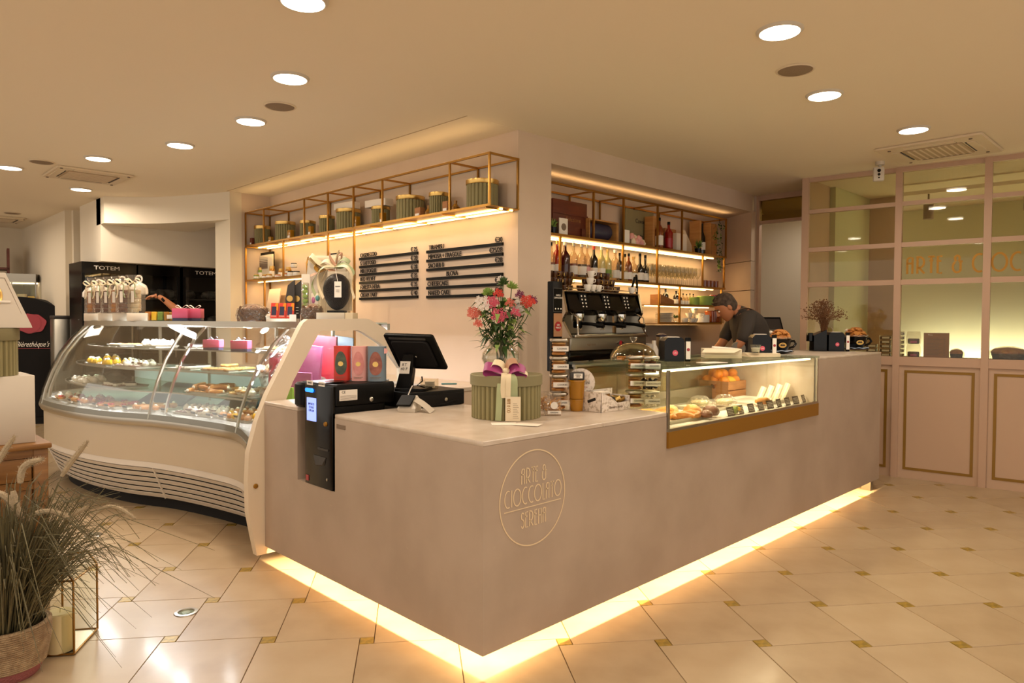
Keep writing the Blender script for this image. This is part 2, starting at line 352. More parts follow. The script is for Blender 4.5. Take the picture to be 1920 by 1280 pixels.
for L in order:
    c = L-E1*(TI/2+TS)-E2*(TI/2)+E1*(TS/2)+E2*(TS/2)
    a = infr(c.x, c.y, 160)
    if a and not hidden(c.x, c.y) and nt < 290:
        obj('tile', random.choice(tm), None, fl, loc=(c.x, c.y, 0)); nt += 1
    else: sq(restT, c, E1, E2, TS/2-.0016, -.02, 0)
    a = infr(L.x, L.y, 30)
    if a and not hidden(L.x, L.y) and ni < 290:
        obj('gold_inlay', im, None, fl, loc=(L.x, L.y, 0)); ni += 1
    else: sq(restI, L, E1, E2, TI/2-.0016, -.02, .0004)
obj('tile_field', restT, 'tile_stone', fl, kind='stuff'); obj('inlay_field', restI, 'inlay_gold', fl, kind='stuff')
# ceiling with a strip along the menu wall, edged by a painted shade line
ce = struct('ceiling', M().box(-5, -5, CEIL, 9, 13, CEIL+.1), 'ceiling_paint')
obj('painted_shade_line', M().box(1.302, 1.60, CEIL-.0015, 1.312, 5.42, CEIL+.01), 'vent_grey', ce)  # darker grey strip painted in for the shade at the ceiling step
obj('wall_side_panel', M().box(1.312, 1.60, CEIL-.001, 1.778, 5.41, CEIL+.01), 'ceiling_paint', ce)
# menu wall, pillar and soffit over the bar
struct('wall_menu', M().box(1.78, 1.594, 0, 2.128, 6.2, CEIL), 'wall_beige')
struct('wall_soffit', M().box(2.128, 1.594, 2.53, 5.30, 1.80, CEIL), 'wall_beige')
ba = struct('wall_bar_back', M().box(2.128, 2.09, 0, 5.70, 2.2, CEIL), 'wall_beige')
sf = struct('trim_1', M(), 'wall_beige')
obj('ceiling_backing', M().box(2.128, 1.805, 2.546, 5.70, 2.09, 2.60), 'wall_beige', sf)
for k in range(4):
    for y0, y1 in ((1.5945, 1.836), (1.840, 2.088)): obj('ceiling_panel', M().box(2.13+.86*k, y0, 2.520, 2.986+.86*k, y1, 2.5295 if y0 < 1.7 else 2.545), 'wall_beige', sf)
wb = struct('wall_bar_side', M(), 'wall_beige')
for z0, z1 in ((0, 1.35), (1.356, 1.69), (1.696, 2.0), (2.006, 2.53)): obj('wall_panel', M().prism([(5.28, 1.594), (5.37, 1.594), (5.65, 2.09), (5.56, 2.09)], z0, z1), 'wall_beige', wb)
# return wall at the end of the menu wall and cream pilaster
struct('wall_return', M().box(1.46, 5.42, 0, 1.80, 5.55, CEIL), 'wall_beige')
struct('pillar_cream', M().box(1.335, 5.415, 0, 1.46, 5.80, CEIL), 'wall_cream')
# curved cream header above the tall refrigerators
arcp = [(.49, 6.70), (.56, 6.66), (.671, 6.568), (.837, 6.42), (.93, 6.30), (1.005, 6.175), (1.132, 5.905), (1.255, 5.642), (1.336, 5.427)]
struct('wall_header', M().prism([(p[0]+.0, p[1]) for p in arcp]+[(1.46, 5.5), (1.46, 7.0), (.49, 7.0)], 2.41, CEIL), 'header_cream')
struct('wall_fridge_panel', M().box(.49, 6.84, 2.0, 3.2, 7.70, CEIL), 'header_cream')
struct('wall_niche', M().box(.5, 7.60, 0, 3.2, 7.7, 2.0), 'black_matte')
struct('wall_far_side', M().box(.43, 8.14, 0, .6, 10.7, CEIL), 'wall_cream')
struct('wall_far_turn', M().box(.50, 8.05, 0, 1.2, 8.14, CEIL), 'wall_cream')
struct('wall_far_back', M().box(-5, 10.68, 0, .6, 10.8, CEIL), 'wall_cream')
# walls behind and beside the camera, left out so the world fill enters
0 and struct('wall_left', M().box(-3.6, -5, 0, -3.5, 10.7, CEIL), 'wall_cream')
0 and struct('wall_rear', M().box(-3.6, -3.5, 0, 6, -3.4, CEIL), 'wall_beige')
# ---- glazed partition on the right (leans away by a few degrees)
pw = struct('wall_right', M(), 'partition_paint')
PA = atan2(1, -.13)                      # its run direction
pd = Vector((-.13, 1, 0)).normalized(); pn = Vector((-1, -.13, 0)).normalized()
def PP(y, z, off=0): return Vector((PIN(y), y, z)) + pn*off
def pbar(y0, z0, y1, z1, w, d=.05, name='mullion', mt='partition_paint'):
    b = M(); n = pn*d/2
    if abs(y1-y0) > abs(z1-z0):
        P = [(y0, z0-w/2), (y1, z1-w/2), (y1, z1+w/2), (y0, z0+w/2)]
    else: P = [(y0+w/2, z0), (y0-w/2, z0), (y0-w/2, z1), (y0+w/2, z1)]
    A = [tuple(PP(y, z, d/2)) for y, z in P]; B = [tuple(PP(y, z, -d/2)) for y, z in P]
    b.loops([B, A]); return obj(name, b, mt, pw)
YS = [.845, .075, -.565, -1.25, -1.95]        # mullion positions
for k, y in enumerate(YS): pbar(y, 0, y, 2.7, .052 if k else .06, .07)
# the third mullion is offset in its lower part
ZR = [2.68, 2.385, 2.03, 1.705]
for z, w in zip(ZR, (.04, .035, .04, .045)): pbar(.845, z, -1.95, z, w, .05, 'transom_bar')
pbar(.845, 1.02, -1.95, 1.02, .075, .06, 'sill_rail')
gz = [1.05]+ZR[::-1]
for k in range(4):
    for a in range(4):
        P = [(YS[k]-.026, gz[a]), (YS[k+1]+.026, gz[a]), (YS[k+1]+.026, gz[a+1]), (YS[k]-.026, gz[a+1])]
        b = M(); b.loops([[tuple(PP(y, z, -.003)) for y, z in P], [tuple(PP(y, z, .003)) for y, z in P]]); obj('pane', b, 'glass_window', pw)
for k in range(4):
    y0, y1 = YS[k]-.026, YS[k+1]+.026
    b = M(); P = [(y0, .0), (y1, .0), (y1, .99), (y0, .99)]
    b.loops([[tuple(PP(y, z, -.02)) for y, z in P], [tuple(PP(y, z, .012)) for y, z in P]]); q = obj('door_panel', b, 'partition_panel', pw)
    g0, g1 = y0-.05, y1+.05
    for (a, z, c, z2) in ((g0, .085, g1, .085), (g0, .93, g1, .93)):
        bb = M(); P = [(a, z-.011), (c, z-.011), (c, z+.011), (a, z+.011)]; bb.loops([[tuple(PP(y, z, .012)) for y, z in P], [tuple(PP(y, z, .016)) for y, z in P]]); obj('gold_border', bb, 'panel_gold', q)
    for yy in (g0, g1):
        bb = M(); P = [(yy+.011, .074), (yy-.011, .074), (yy-.011, .941), (yy+.011, .941)]; bb.loops([[tuple(PP(y, z, .012)) for y, z in P], [tuple(PP(y, z, .0158)) for y, z in P]]); obj('gold_border', bb, 'panel_gold', q)
# lettering on the glass
b = M(); T = frame(PP(.01, 1.775, .008), -pd, (0, 0, 1)); b.tf(T)
deco(b, 'ARTE & CIOCCOLATO', 0, 0, .145, .017, .82, .002, .12)
obj('glass_lettering', b, 'gold_band', pw)
# window ledge inside
struct('ledge', M().prism([(PIN(.82)+.03, .82), (PIN(-1.95)+.03, -1.95), (PIN(-1.95)+.33, -1.95), (PIN(.82)+.33, .82)][::-1], 1.02, 1.05), 'partition_paint', pw)
# transom and opening beyond the bar
dr = struct('door_1', M(), 'partition_paint')
obj('door_frame', M().box(5.40, 1.565, 0, 5.46, 1.60, CEIL), 'partition_paint', dr)
obj('door_frame', M().box(5.40, .93, 0, 5.46, .97, CEIL), 'partition_paint', dr)
obj('door_head', M().box(5.40, .97, 2.645, 5.46, 1.57, CEIL), 'partition_paint', dr)
obj('transom_bar', M().box(5.40, .97, 2.40, 5.46, 1.57, 2.43), 'partition_paint', dr)
obj('pane', M().box(5.425, .97, 2.43, 5.431, 1.57, 2.645), 'glass_brown', dr)
struct('wall_jamb', M().box(5.38, 1.594, 0, 5.48, 1.62, CEIL), 'wall_beige')
struct('wall_jamb_right', M().box(4.90, .84, 0, 5.42, .868, CEIL), 'partition_paint')
struct('wall_passage', M().box(6.6, .80, 0, 6.7, 2.8, CEIL), 'white_column')
struct('wall_passage_end', M().box(5.3, 2.75, 0, 6.7, 2.8, CEIL), 'white_column')
struct('wall_passage_side', M().box(5.46, .80, 0, 6.7, .86, CEIL), 'green_wall')
# room behind the glass
struct('wall_back_room', M().box(7.6, -5, 0, 7.7, .95, CEIL), 'green_wall')
struct('wall_back_room_side', M().box(5.4, -5, 0, 7.7, -4.9, CEIL), 'green_wall')
struct('pillar_back_room', M().box(6.3, -1.02, 0, 6.42, -.90, CEIL), 'white_column')
struct('wall_back_room_frame', M().box(6.42, .5, 0, 6.5, .95, CEIL), 'partition_paint')
tr = thing('track_light_rail', 'ceiling track with spotlights in the room behind the glass', 'track light', (0, 0, 0))
obj('rail', M().bar((5.9, .35, 2.62), (6.0, -2.6, 2.62), .05, .035), 'ceiling_paint', tr)
for y in (.1, -.7, -1.5): 
    q = obj('spotlight_head', M().cyl(5.93, y, 2.36, 2.52, .045, 12).bar((5.93, y, 2.5), (5.93, y, 2.61), .015), 'speaker_mesh', tr)
# ---- ceiling fittings
for k, (x, y) in enumerate(SEEN):
    where = ['over the front of the bar, nearest on the right', 'above the snack case, middle of the right row', 'before the glass partition, farthest on the right',
             'above the till counter, second of the left row', 'third of the left row, beyond the round grille', 'fourth of the left row from the camera', 'fifth of the left row from the camera',
             'beyond the ceiling air unit, smallest one', 'at the left edge over the dark sign', 'nearest of the left row, cut by the top edge'][k]
    t = thing('ceiling_downlight', 'round recessed downlight '+where, 'ceiling light', (x, y, CEIL), 0, 'recessed ceiling downlights')
    b = M(); b.lathe([(.088, -.012), (.094, -.014), (.104, -.004), (.106, 0.001)], 32, cap=False); obj('trim_ring', b, 'white_paint', t)
    obj('lens', M().lathe([(.0, -.009), (.089, -.0095), (.089, -.013), (.0, -.0135)], 32, cap=False), 'light_lens', t)
for k, (x, y) in enumerate([(1.989, -.286), (.343, 2.288), (-.37, 5.214), (.017, 8.885)]):
    t = thing('ceiling_speaker', 'round grey ceiling speaker grille '+['between the two right downlights', 'beside the till counter downlights', 'left of the ceiling air unit', 'far off at the back of the shop'][k], 'speaker', (x, y, CEIL), 0, 'round ceiling speaker grilles')
    obj('grille', M().lathe([(0, -.012), (.075, -.010), (.088, -.004)], 24), 'speaker_mesh', t); obj('bezel', M().lathe([(.088, -.004), (.092, -.008), (.10, -.001)], 24, cap=False), 'vent_white', t)
def ac(x, y, label, w=.62, rz=0):
    t = thing('ceiling_air_unit', label, 'air vent', (x, y, CEIL), rz)
    obj('cover', M().rbox(-w/2, -w/2, -.018, w/2, w/2, 0, .02), 'vent_white', t)
    g = obj('intake_grille', M().rbox(-.2, -.2, -.024, .2, .2, -.018, .01), 'vent_grey', t)
    for k in range(9): obj('slat', M().box(-.19, -.18+.042*k, -.027, .19, -.166+.042*k, -.023), 'vent_white', g)
    for a in range(4):
        bb = M().tf(Matrix.Rotation(a*pi/2, 4, 'Z')); bb.box(-.17, -.28, -.024, .17, -.225, -.018); obj('louver', bb, 'vent_white', t)
        bb = M().tf(Matrix.Rotation(a*pi/2, 4, 'Z')); bb.box(-.17, -.222, -.022, .17, -.212, -.017); obj('slot', bb, 'ink', t)
        bb = M().tf(Matrix.Rotation(a*pi/2, 4, 'Z')); bb.cyl(.27, .27, -.024, -.018, .012, 8); obj('screw_cover', bb, 'ink_soft', t)
ac(4.45, -.35, 'square ceiling air unit near the glass partition', .72); ac(.06, 5.55, 'square ceiling air unit above the far end of the pastry case', .62); ac(-.05, 9.6, 'ceiling air unit at the far back of the shop', .6)
t = thing('security_camera', 'small white ceiling sensor camera in front of the glass partition', 'camera', tuple(at(1650, 303, 'z', 2.7)))
obj('mount', M().cyl(0, 0, -.03, 0, .035, 16).cyl(0, 0, -.07, -.03, .012, 10), 'white_paint', t)
T = frame((-.03, 0, -.11), (sin(YAW-.3), -cos(YAW-.3), 0), (0, 0, 1))
obj('housing', M().tf(T @ Matrix.Rotation(0, 4, 'X')).rbox(-.042, -.058, -.02, .042, .058, .02, .01), 'white_paint', t)
for z, r in ((.028, .014), (-.004, .011), (-.03, .006)): obj('camera_eye', M().tf(T).lathe([(r, .019), (r, .0235)], 14, 0, z), 'black_gloss', t)
for p, l in (((349, 1148), 'round floor spotlight in the tiles before the counter'), ((175, 1003), 'round floor spotlight in the tiles behind the grass')):
    q = at(*p, 'z', 0); t = thing('floor_spotlight', l, 'floor light', (q.x, q.y, 0), 0, 'steel floor spotlights')
    obj('rim', M().lathe([(.033, .001), (.036, .005), (.050, .004), (.053, .0)], 24, cap=False), 'steel', t); obj('lens', M().lathe([(0, .003), (.034, .002)], 24), 'glass_shelf', t); obj('core', M().lathe([(0, .0022), (.018, .002)], 20), 'steel', t); obj('cup', M().lathe([(0, .0009), (.05, .0008)], 24), 'steel_brushed', t)
if 0:
    pass

# ================================================================== L-SHAPED COUNTER
ct = thing('service_counter', 'large stone L-shaped service counter glowing underneath', 'counter', (0, 0, 0))
NT0, NT1, NZ = 1.055, 1.425, .525           # notch for the cash machine
Hc, Hb, zb = .90, 1.115, .09
f = M(); f.box(0, 0, zb, .02, NT0, Hc-.02); f.box(0, NT0, zb, .02, NT1, NZ); f.box(0, NT1, zb, .02, 1.80, Hc-.02)
obj('front_panel', f, 'stone_counter', ct)
f = M(); f.box(.02, 0, zb, 1.228, .02, Hc-.02); f.box(1.228, 0, zb, 3.07, .02, .722); f.box(3.07, 0, zb, 4.338, .02, Hb-.02)
obj('front_panel', f, 'stone_counter', ct)
obj('end_panel', M().box(4.318, .02, zb, 4.338, .62, Hb-.02), 'stone_counter', ct)
obj('end_panel', M().box(.02, 1.78, zb, .72, 1.80, Hc-.02), 'stone_counter', ct)
obj('worktop', M().rbox(0, 0, Hc-.02, .72, NT0, Hc, .004, .003), 'stone_top', ct)
obj('worktop', M().rbox(0, NT1, Hc-.02, .72, 1.80, Hc, .004, .003), 'stone_top', ct)
obj('worktop', M().rbox(.40, NT0, Hc-.02, .72, NT1, Hc, .004, .003), 'stone_top', ct)
obj('worktop', M().rbox(.72, 0, Hc-.02, 1.228, .70, Hc, .004, .003), 'stone_top', ct)
obj('bar_top', M().rbox(3.07, 0, Hb-.02, 4.338, .62, Hb, .004, .003), 'stone_top', ct)
obj('notch_lining', M().box(.02, NT0, NZ-.02, .40, NT1, NZ).box(.02, NT1, NZ, .40, NT1+.015, Hc-.02).box(.02, NT0-.015, NZ, .40, NT0, Hc-.02).box(.40, NT0, NZ, .41, NT1, Hc-.02), 'stone_counter', ct)
obj('inner_wall', M().box(3.05, .02, Hc, 3.068, .62, Hb-.001), 'stone_counter', ct)
pl = M().box(.20, .2, 0, .22, 1.78, .30).box(.20, .20, 0, 4.2, .22, .30).box(.02, .02, .30, 4.3, .22, .32).box(.02, .22, .30, .22, 1.78, .32)
obj('plinth', pl, 'tile_stone_b', ct)
obj('light_strip', M().box(.1, .045, .2366, 4.28, .065, .246).box(.045, .07, .2366, .065, 1.77, .246), 'led_warm', ct)
obj('foot', M().box(4.24, .03, 0, 4.30, .1, .3), 'steel_brushed', ct)
obj('name_plate', M().box(-.003, .96, .835, 0, 1.035, .855), 'ink_soft', ct)
# engraved round logo on the right-hand face
b = M(); cx, cz, R = .272, .645, .190
b.tf(frame((cx, -.0008, cz), (1, 0, 0), (0, 0, 1)))
b.ribbon2(arc(0, 0, R*.99, R, 0, 360, 64), .005, .001)
w1 = wid('ARTE &', .062, .75); deco(b, 'ARTE &', -w1/2+.004, .062, .062, .0046, .75)
w2 = wid('CIOCCOLATO', .066, .74); deco(b, 'CIOCCOLATO', -w2/2+.004, -.018, .066, .0046, .74)
b.ribbon2([(-.165, -.034), (.165, -.034)], .0036, .001)
w3 = wid('SERENA', .062, .75); deco(b, 'SERENA', -w3/2+.004, -.112, .062, .0046, .75)
mat('engrave', 'e0c9a4', .5); obj('engraved_logo', b, 'engrave', ct)

# ================================================================== WALL SHELVES (brass frames)
def frame_shelf(name, label, cat, T, posts, span, dep, z0, z1, plate=True, w=.014, posts_b=None, grp=None):
    """brass frame in local x (run), y (depth, 0 = front), z"""
    t = thing(name, label, cat, T.to_translation(), T.to_euler().z, grp); a, c = span
    if plate:
        obj('shelf_plate', M().box(a, 0, z0, c, dep, z0+.005), 'brass_dark', t)
        for y in (0, dep): obj('edge_rail', M().bar((a, y, z0+.006), (c, y, z0+.006), w, .016), 'brass', t)
    if z1 is not None:
        for y in (0, dep): obj('top_rail', M().bar((a, y, z1), (c, y, z1), w), 'brass', t)
    top = z1 if z1 is not None else z0
    for x in posts: obj('post', M().bar((x, 0, z0), (x, 0, top), w), 'brass', t)
    for x in (posts_b or posts):
        obj('post', M().bar((x, dep, z0), (x, dep, top), w), 'brass_dark', t)
        obj('cross_bar', M().bar((x, 0, top), (x, dep, top), w), 'brass', t)
    return t
# upper shelf on menu wall; local x = -y world from y=5.41
TW = Matrix.Translation((1.50, 5.41, 0)) @ Matrix.Rotation(-pi/2, 4, 'Z')
PX = [0, .43, 1.27, 1.70, 2.12, 2.55, 3.40, 3.82]
ws = frame_shelf('brass_wall_shelf', 'long brass frame shelf of hat boxes above the menu', 'shelf', TW, PX, (0, 3.83), .272, 2.135, 2.49)
obj('light_strip', M().box(.02, .125, 2.126, 3.8, .145, 2.134), 'led_warm', ws); obj('light_strip', M().box(.02, -.003, 2.4972, 3.8, .003, 2.4985), 'led_warm', ws); obj('light_strip', M().box(.02, .225, 2.126, 3.8, .245, 2.134), 'led_warm', ws)
for k in range(9): obj('cross_bar', M().bar((.02+.47*k, 0, 2.129), (.02+.47*k, .27, 2.129), .01), 'brass', ws)
ls = thing('brass_corner_shelf', 'brass shelf frame with preserve jars at the left end of the menu wall', 'shelf', (1.50, 5.41, 0), -pi/2)
obj('shelf_plate', M().box(0, 0, 1.765, 1.72, .272, 1.771), 'brass_dark', ls)
obj('edge_rail', M().bar((0, 0, 1.772), (1.72, 0, 1.772), .014, .018), 'brass', ls)
for x, za, zc in ((0, .9, 2.13), (.85, 1.77, 2.13), (1.70, 1.77, 2.13), (2.13, .9, 2.13), (.44, .9, 1.765), (1.28, .9, 1.765)):
    obj('post', M().bar((x, 0, za), (x, 0, zc), .016), 'brass', ls)
obj('post', M().bar((0, .27, .9), (0, .27, 2.13), .014), 'brass_dark', ls)
obj('light_strip', M().box(.02, .125, 1.756, 1.70, .145, 1.764), 'led_warm', ls)
# bar shelves in the alcove
BY = 1.80; KB = 1.0509
sx_ = lambda x: -1.749+(x+1.749)*KB
sz_ = lambda z: 1.3455+(z-1.3455)*KB
ZU, ZM, ZL, ZB, ZT = sz_(2.002), sz_(1.685), sz_(1.503), sz_(1.335), sz_(2.388)
bs = thing('brass_bar_shelf', 'tall brass frame bar shelf with bottles and glasses in the alcove', 'shelf', (0, BY, 0))
DB = .272
def pl_(x0, x1, z):
    x0, x1 = max(2.132, sx_(x0)), sx_(x1)
    obj('shelf_plate', M().box(x0, 0, z, x1, DB, z+.006), 'brass_dark', bs); obj('edge_rail', M().bar((x0, 0, z+.004), (x1, 0, z+.004), .014, .02), 'brass', bs)
pl_(2.0, 4.80, ZU); pl_(2.0, 4.78, ZM); pl_(3.59, 4.72, ZL); pl_(3.59, 4.72, ZB)
for y in (0, DB): obj('top_rail', M().bar((2.132, y, ZT), (sx_(4.80), y, ZT), .016), 'brass', bs)
for x in (2.66, 3.06, 3.565, 3.967, 4.79):
    x = sx_(x); obj('post', M().bar((x, 0, ZU), (x, 0, ZT), .016), 'brass', bs); obj('post', M().bar((x, DB-.008, ZU), (x, DB-.008, ZT), .014), 'brass_dark', bs); obj('cross_bar', M().bar((x, 0, ZT), (x, DB, ZT), .014), 'brass', bs)
for x in (2.26, 3.055, 3.565, 4.345, 4.76): obj('post', M().bar((sx_(x), 0, ZM), (sx_(x), 0, ZU), .016), 'brass', bs)
for x in (3.60, 3.94, 4.71): obj('post', M().bar((sx_(x), 0, ZB), (sx_(x), 0, ZM), .016), 'brass', bs)
for z, x0 in ((ZU-.006, 2.14), (ZM-.006, 2.14), (ZL-.006, sx_(3.6))):
    for y in ((.10, .19) if z > 1.6 else (.15,)): obj('light_strip', M().box(x0, y, z-.004, sx_(4.72), y+.016, z+.004), 'led_warm', bs)
# ================================================================== CURVED PASTRY CASE
mat('back_blue', 'b9bbc2', .3)
CP0 = [(-.045, 1.865), (.048, 2.19), (.062, 2.40), (.032, 2.62), (-.034, 2.94), (-.128, 3.265), (-.275, 3.61), (-.39, 4.05), (-.445, 4.55), (-.43, 4.95), (-.33, 5.33), (-.12, 5.60), (.20, 5.72)]
def catmull(P, n=6):
    R = []
    for i in range(len(P)-1):
        p0 = P[max(i-1, 0)]; p1 = P[i]; p2 = P[i+1]; p3 = P[min(i+2, len(P)-1)]
        for k in range(n):
            t = k/n
            R.append(tuple(.5*((2*p1[a])+(-p0[a]+p2[a])*t+(2*p0[a]-5*p1[a]+4*p2[a]-p3[a])*t*t+(-p0[a]+3*p1[a]-3*p2[a]+p3[a])*t**3) for a in range(len(p1))))
    return R+[P[-1]]
CU = catmull(CP0); BK = catmull([(.86, 1.865), (.86, 2.2), (.86, 2.45), (.84, 2.7), (.78, 3.0), (.68, 3.3), (.57, 3.6), (.46, 3.95), (.38, 4.3), (.34, 4.65), (.33, 4.95), (.34, 5.2), (.40, 5.35)])
NC = len(CU)
def cn(i):
    a = Vector(CU[max(i-1, 0)]); b = Vector(CU[min(i+1, NC-1)]); d = (b-a).normalized(); n = Vector((d.y, -d.x)); w = min(1, i/9)
    return (n*w+Vector((1, 0))*(1-w)).normalized()
def co(i, d): p = Vector(CU[i])+cn(i)*d; return (p.x, p.y)
def sweep(b, prof, i0, i1):
    """closed profile [(d,z)..] carried along the curve"""
    return b.loops([[(*co(i, d), z) for d, z in prof] for i in range(i0, i1+1)])
def idx(y): return min(range(NC-12), key=lambda i: abs(CU[i][1]-y))
S1, S2, S3 = idx(2.28), idx(3.265), idx(4.80); SEG = [(0, S1), (S1, S2), (S2, S3), (S3, NC-1)]
pc = thing('pastry_case', 'curved glass pastry display case with white louvred base', 'display case')
for a, c in SEG:
    sweep(q := M(), [(.0, .365), (.015, .36), (.03, .62), (.0, .62)], a, c); obj('base_panel', q, 'case_panel', pc)
    q = M(); sweep(q, [(.0, .325), (.02, .325), (.02, .362), (.004, .364)], a, c); obj('louver_band', q, 'louver_white', pc)
    for k in range(6):
        z = .318-.040*k; o = .006+.017*k
        q = M(); sweep(q, [(o+.000, z), (o+.026, z-.030), (o+.034, z-.030), (o+.030, z-.010), (o+.012, z+.002)], a, c); obj('louver', q, 'louver_white', pc)
sweep(q := M(), [(.17, .0), (.20, .0), (.20, .34), (.17, .34)], 0, NC-1); obj('kick_board', q, 'shadow_gap', pc)
for s in (S1, S2, S3):
    p = Vector(co(s, .0)); q = M()
    q.tube([(*co(s, .010+.1*t), .325-.235*t) for t in (0, .5, 1)], .007, 6); obj('louver_clip', q, 'louver_white', pc)
sweep(q := M(), [(-.022, .615), (.05, .615), (.05, .66), (-.030, .665), (-.034, .64)], 0, NC-1); obj('sill_rail', q, 'steel', pc)
sweep(q := M(), [(-.026, .66), (.03, .66), (.03, .705), (-.018, .70)], 0, NC-1); obj('glass_shoe', q, 'steel_brushed', pc)
GP = [(-.03, .665), (-.008, .78), (.04, .92), (.11, 1.07), (.20, 1.20), (.315, 1.318)]
for a, c in SEG:
    q = M(); sweep(q, GP+[(d+.006, z) for d, z in GP[::-1]], a, c); obj('glass_pane', q, 'glass_case', pc)
for s in (S1, S2, S3):
    q = M(); q.tube([(*co(s, d+.012), z) for d, z in GP], .011, 6); obj('glass_joint', q, 'steel', pc)
q = M(); s = S2-2; q.tube([(*co(s, d+.05), z) for d, z in GP], .011, 6); obj('inner_post', q, 'chrome', pc)
q = M(); s = S3+2; q.tube([(*co(s, d+.06), z) for d, z in GP], .014, 6); obj('inner_post', q, 'steel', pc)
def ruled(b, d, z, t, i0=0, i1=NC-1, back=0.0):
    """slab between the front curve moved in by d and the back line"""
    L = []
    for i in range(i0, i1+1):
        f0 = Vector(co(i, d)); k = Vector(BK[i]); k = k+(f0-k).normalized()*back
        L.append([(f0.x, f0.y, z), (k.x, k.y, z), (k.x, k.y, z-t), (f0.x, f0.y, z-t)])
    return b.loops(L)
obj('top', ruled(M(), .315, 1.338, .012), 'glass_shelf', pc)
sweep(q := M(), [(.300, 1.302), (.345, 1.300), (.345, 1.342), (.305, 1.342)], 0, NC-1); obj('top_rail', q, 'steel', pc)
sweep(q := M(), [(.36, 1.318), (.41, 1.318), (.41, 1.326), (.36, 1.326)], 3, NC-8); obj('lamp_strip', q, 'led_cool', pc)
obj('deck', ruled(M(), .02, .70, .05), 'tray_silver', pc)
obj('back_lower', ruled(M(), .70, .65, .60, 0, NC-10), 'case_panel', pc)
SH = [(.30, .835, .10), (.36, .985, .14), (.42, 1.135, .20)]
for d, z, bk in [(.16, .835, .05), (.24, .985, .05), (.33, 1.135, .05)]:
    sh = obj('glass_shelf', ruled(M(), d, z, .008, idx(2.44), NC-9, bk), 'glass_shelf', pc)
    sweep(q := M(), [(d-.004, z-.010), (d+.002, z-.010), (d+.002, z+.001), (d-.004, z+.001)], idx(2.44), NC-9); obj('shelf_edge', q, 'steel', sh)
L = [[(BK[i][0], BK[i][1], .70), (BK[i][0]+.012, BK[i][1], .70), (BK[i][0]+.012, BK[i][1], .97), (BK[i][0], BK[i][1], .97)] for i in range(NC-6)]; obj('back_panel', M().loops(L), 'back_blue', pc)
for i in (2, 14, 27, 40, 52):
    k = BK[i]; obj('back_post', M().cb(k[0], k[1], 1.0, .02, .02, .66), 'steel', pc)
q = M(); L = [[(BK[i][0], BK[i][1], 1.33), (BK[i][0]+.02, BK[i][1], 1.33), (BK[i][0]+.02, BK[i][1], 1.29), (BK[i][0], BK[i][1], 1.29)] for i in range(NC-4)]; obj('back_rail', q.loops(L), 'steel', pc)
# cream end cheek with a window; outline in x,z on plane y = 1.83
OUT = [(-.045, .045), (-.070, .17), (-.092, .29), (-.096, .47), (-.088, .62), (-.041, .79), (.018, .932), (.123, 1.123), (.222, 1.31), (.240, 1.337), (.268, 1.357), (.66, 1.362), (.69, 1.356), (.731, 1.336), (.80, 1.302), (.872, 1.245), (.93, 1.13), (.964, 1.04), (1.0, .90), (1.02, .60), (1.02, .045)]
INN = [(.125, .885), (.172, .998), (.331, 1.263), (.352, 1.288), (.607, 1.290), (.640, 1.278), (.75, 1.218), (.80, 1.185), (.926, 1.042), (.93, .885)]
def hole_plate(b, O, I, y0, y1):
    """plate with a window: outer ring and inner ring matched by angle"""
    cx = sum(p[0] for p in I)/len(I); cz = sum(p[1] for p in I)/len(I); n = 72
    def cast(P, a):
        best = None; dx, dz = cos(a), sin(a)
        for k in range(len(P)):
            x0, z0 = P[k][0]-cx, P[k][1]-cz; x1, z1 = P[(k+1) % len(P)][0]-cx, P[(k+1) % len(P)][1]-cz
            den = dx*(z1-z0)-dz*(x1-x0)
            if abs(den) < 1e-9: continue
            t = (x0*(z1-z0)-z0*(x1-x0))/den; u = (x0*dz-z0*dx)/den
            if t > 0 and -1e-6 <= u <= 1+1e-6 and (best is None or t > best): best = t
        return (cx+dx*best, cz+dz*best)
    an = sorted(set([round(2*pi*k/n, 5) for k in range(n)]+[round(atan2(p[1]-cz, p[0]-cx) % (2*pi), 5) for p in O+I]))
    A = [cast(O, a) for a in an]; B = [cast(I, a) for a in an]
    L = [[(x, y1, z) for x, z in B], [(x, y0, z) for x, z in B], [(x, y0, z) for x, z in A], [(x, y1, z) for x, z in A], [(x, y1, z) for x, z in B]]
    return b.loops(L, False, False)
ck = obj('end_cheek', hole_plate(M(), OUT, INN, 1.805, 1.855), 'cheek_cream', pc)
obj('cheek_pane', M().prism([(x, z) for x, z in INN], 0, .005).tf(None), 'glass_case', ck) if False else None
q = M().tf(frame((0, 1.835, 0), (1, 0, 0), (0, 0, 1))); q.prism(INN[::-1] if False else INN[::-1], 0, .006); obj('cheek_pane', q, 'glass_case', ck)
obj('gold_button', M().tf(frame((-.052, 1.804, .435), (1, 0, 0), (0, 0, 1))).lathe([(.0135, 0), (.0135, .004), (.009, .006)], 16), 'gold_band', ck)
def case_led(i, L, w):
    f0 = Vector(co(i, .38)); area('case_glow_lamp', (f0.x+.02, f0.y, 1.312), .05, L, w, (.93, .95, 1.0), (0, 0, -atan2(cn(i).x, cn(i).y)+pi/2 if False else 0))
case_led(8, .8, 20); case_led(22, .8, 24); case_led(36, .9, 26); case_led(50, .7, 20)
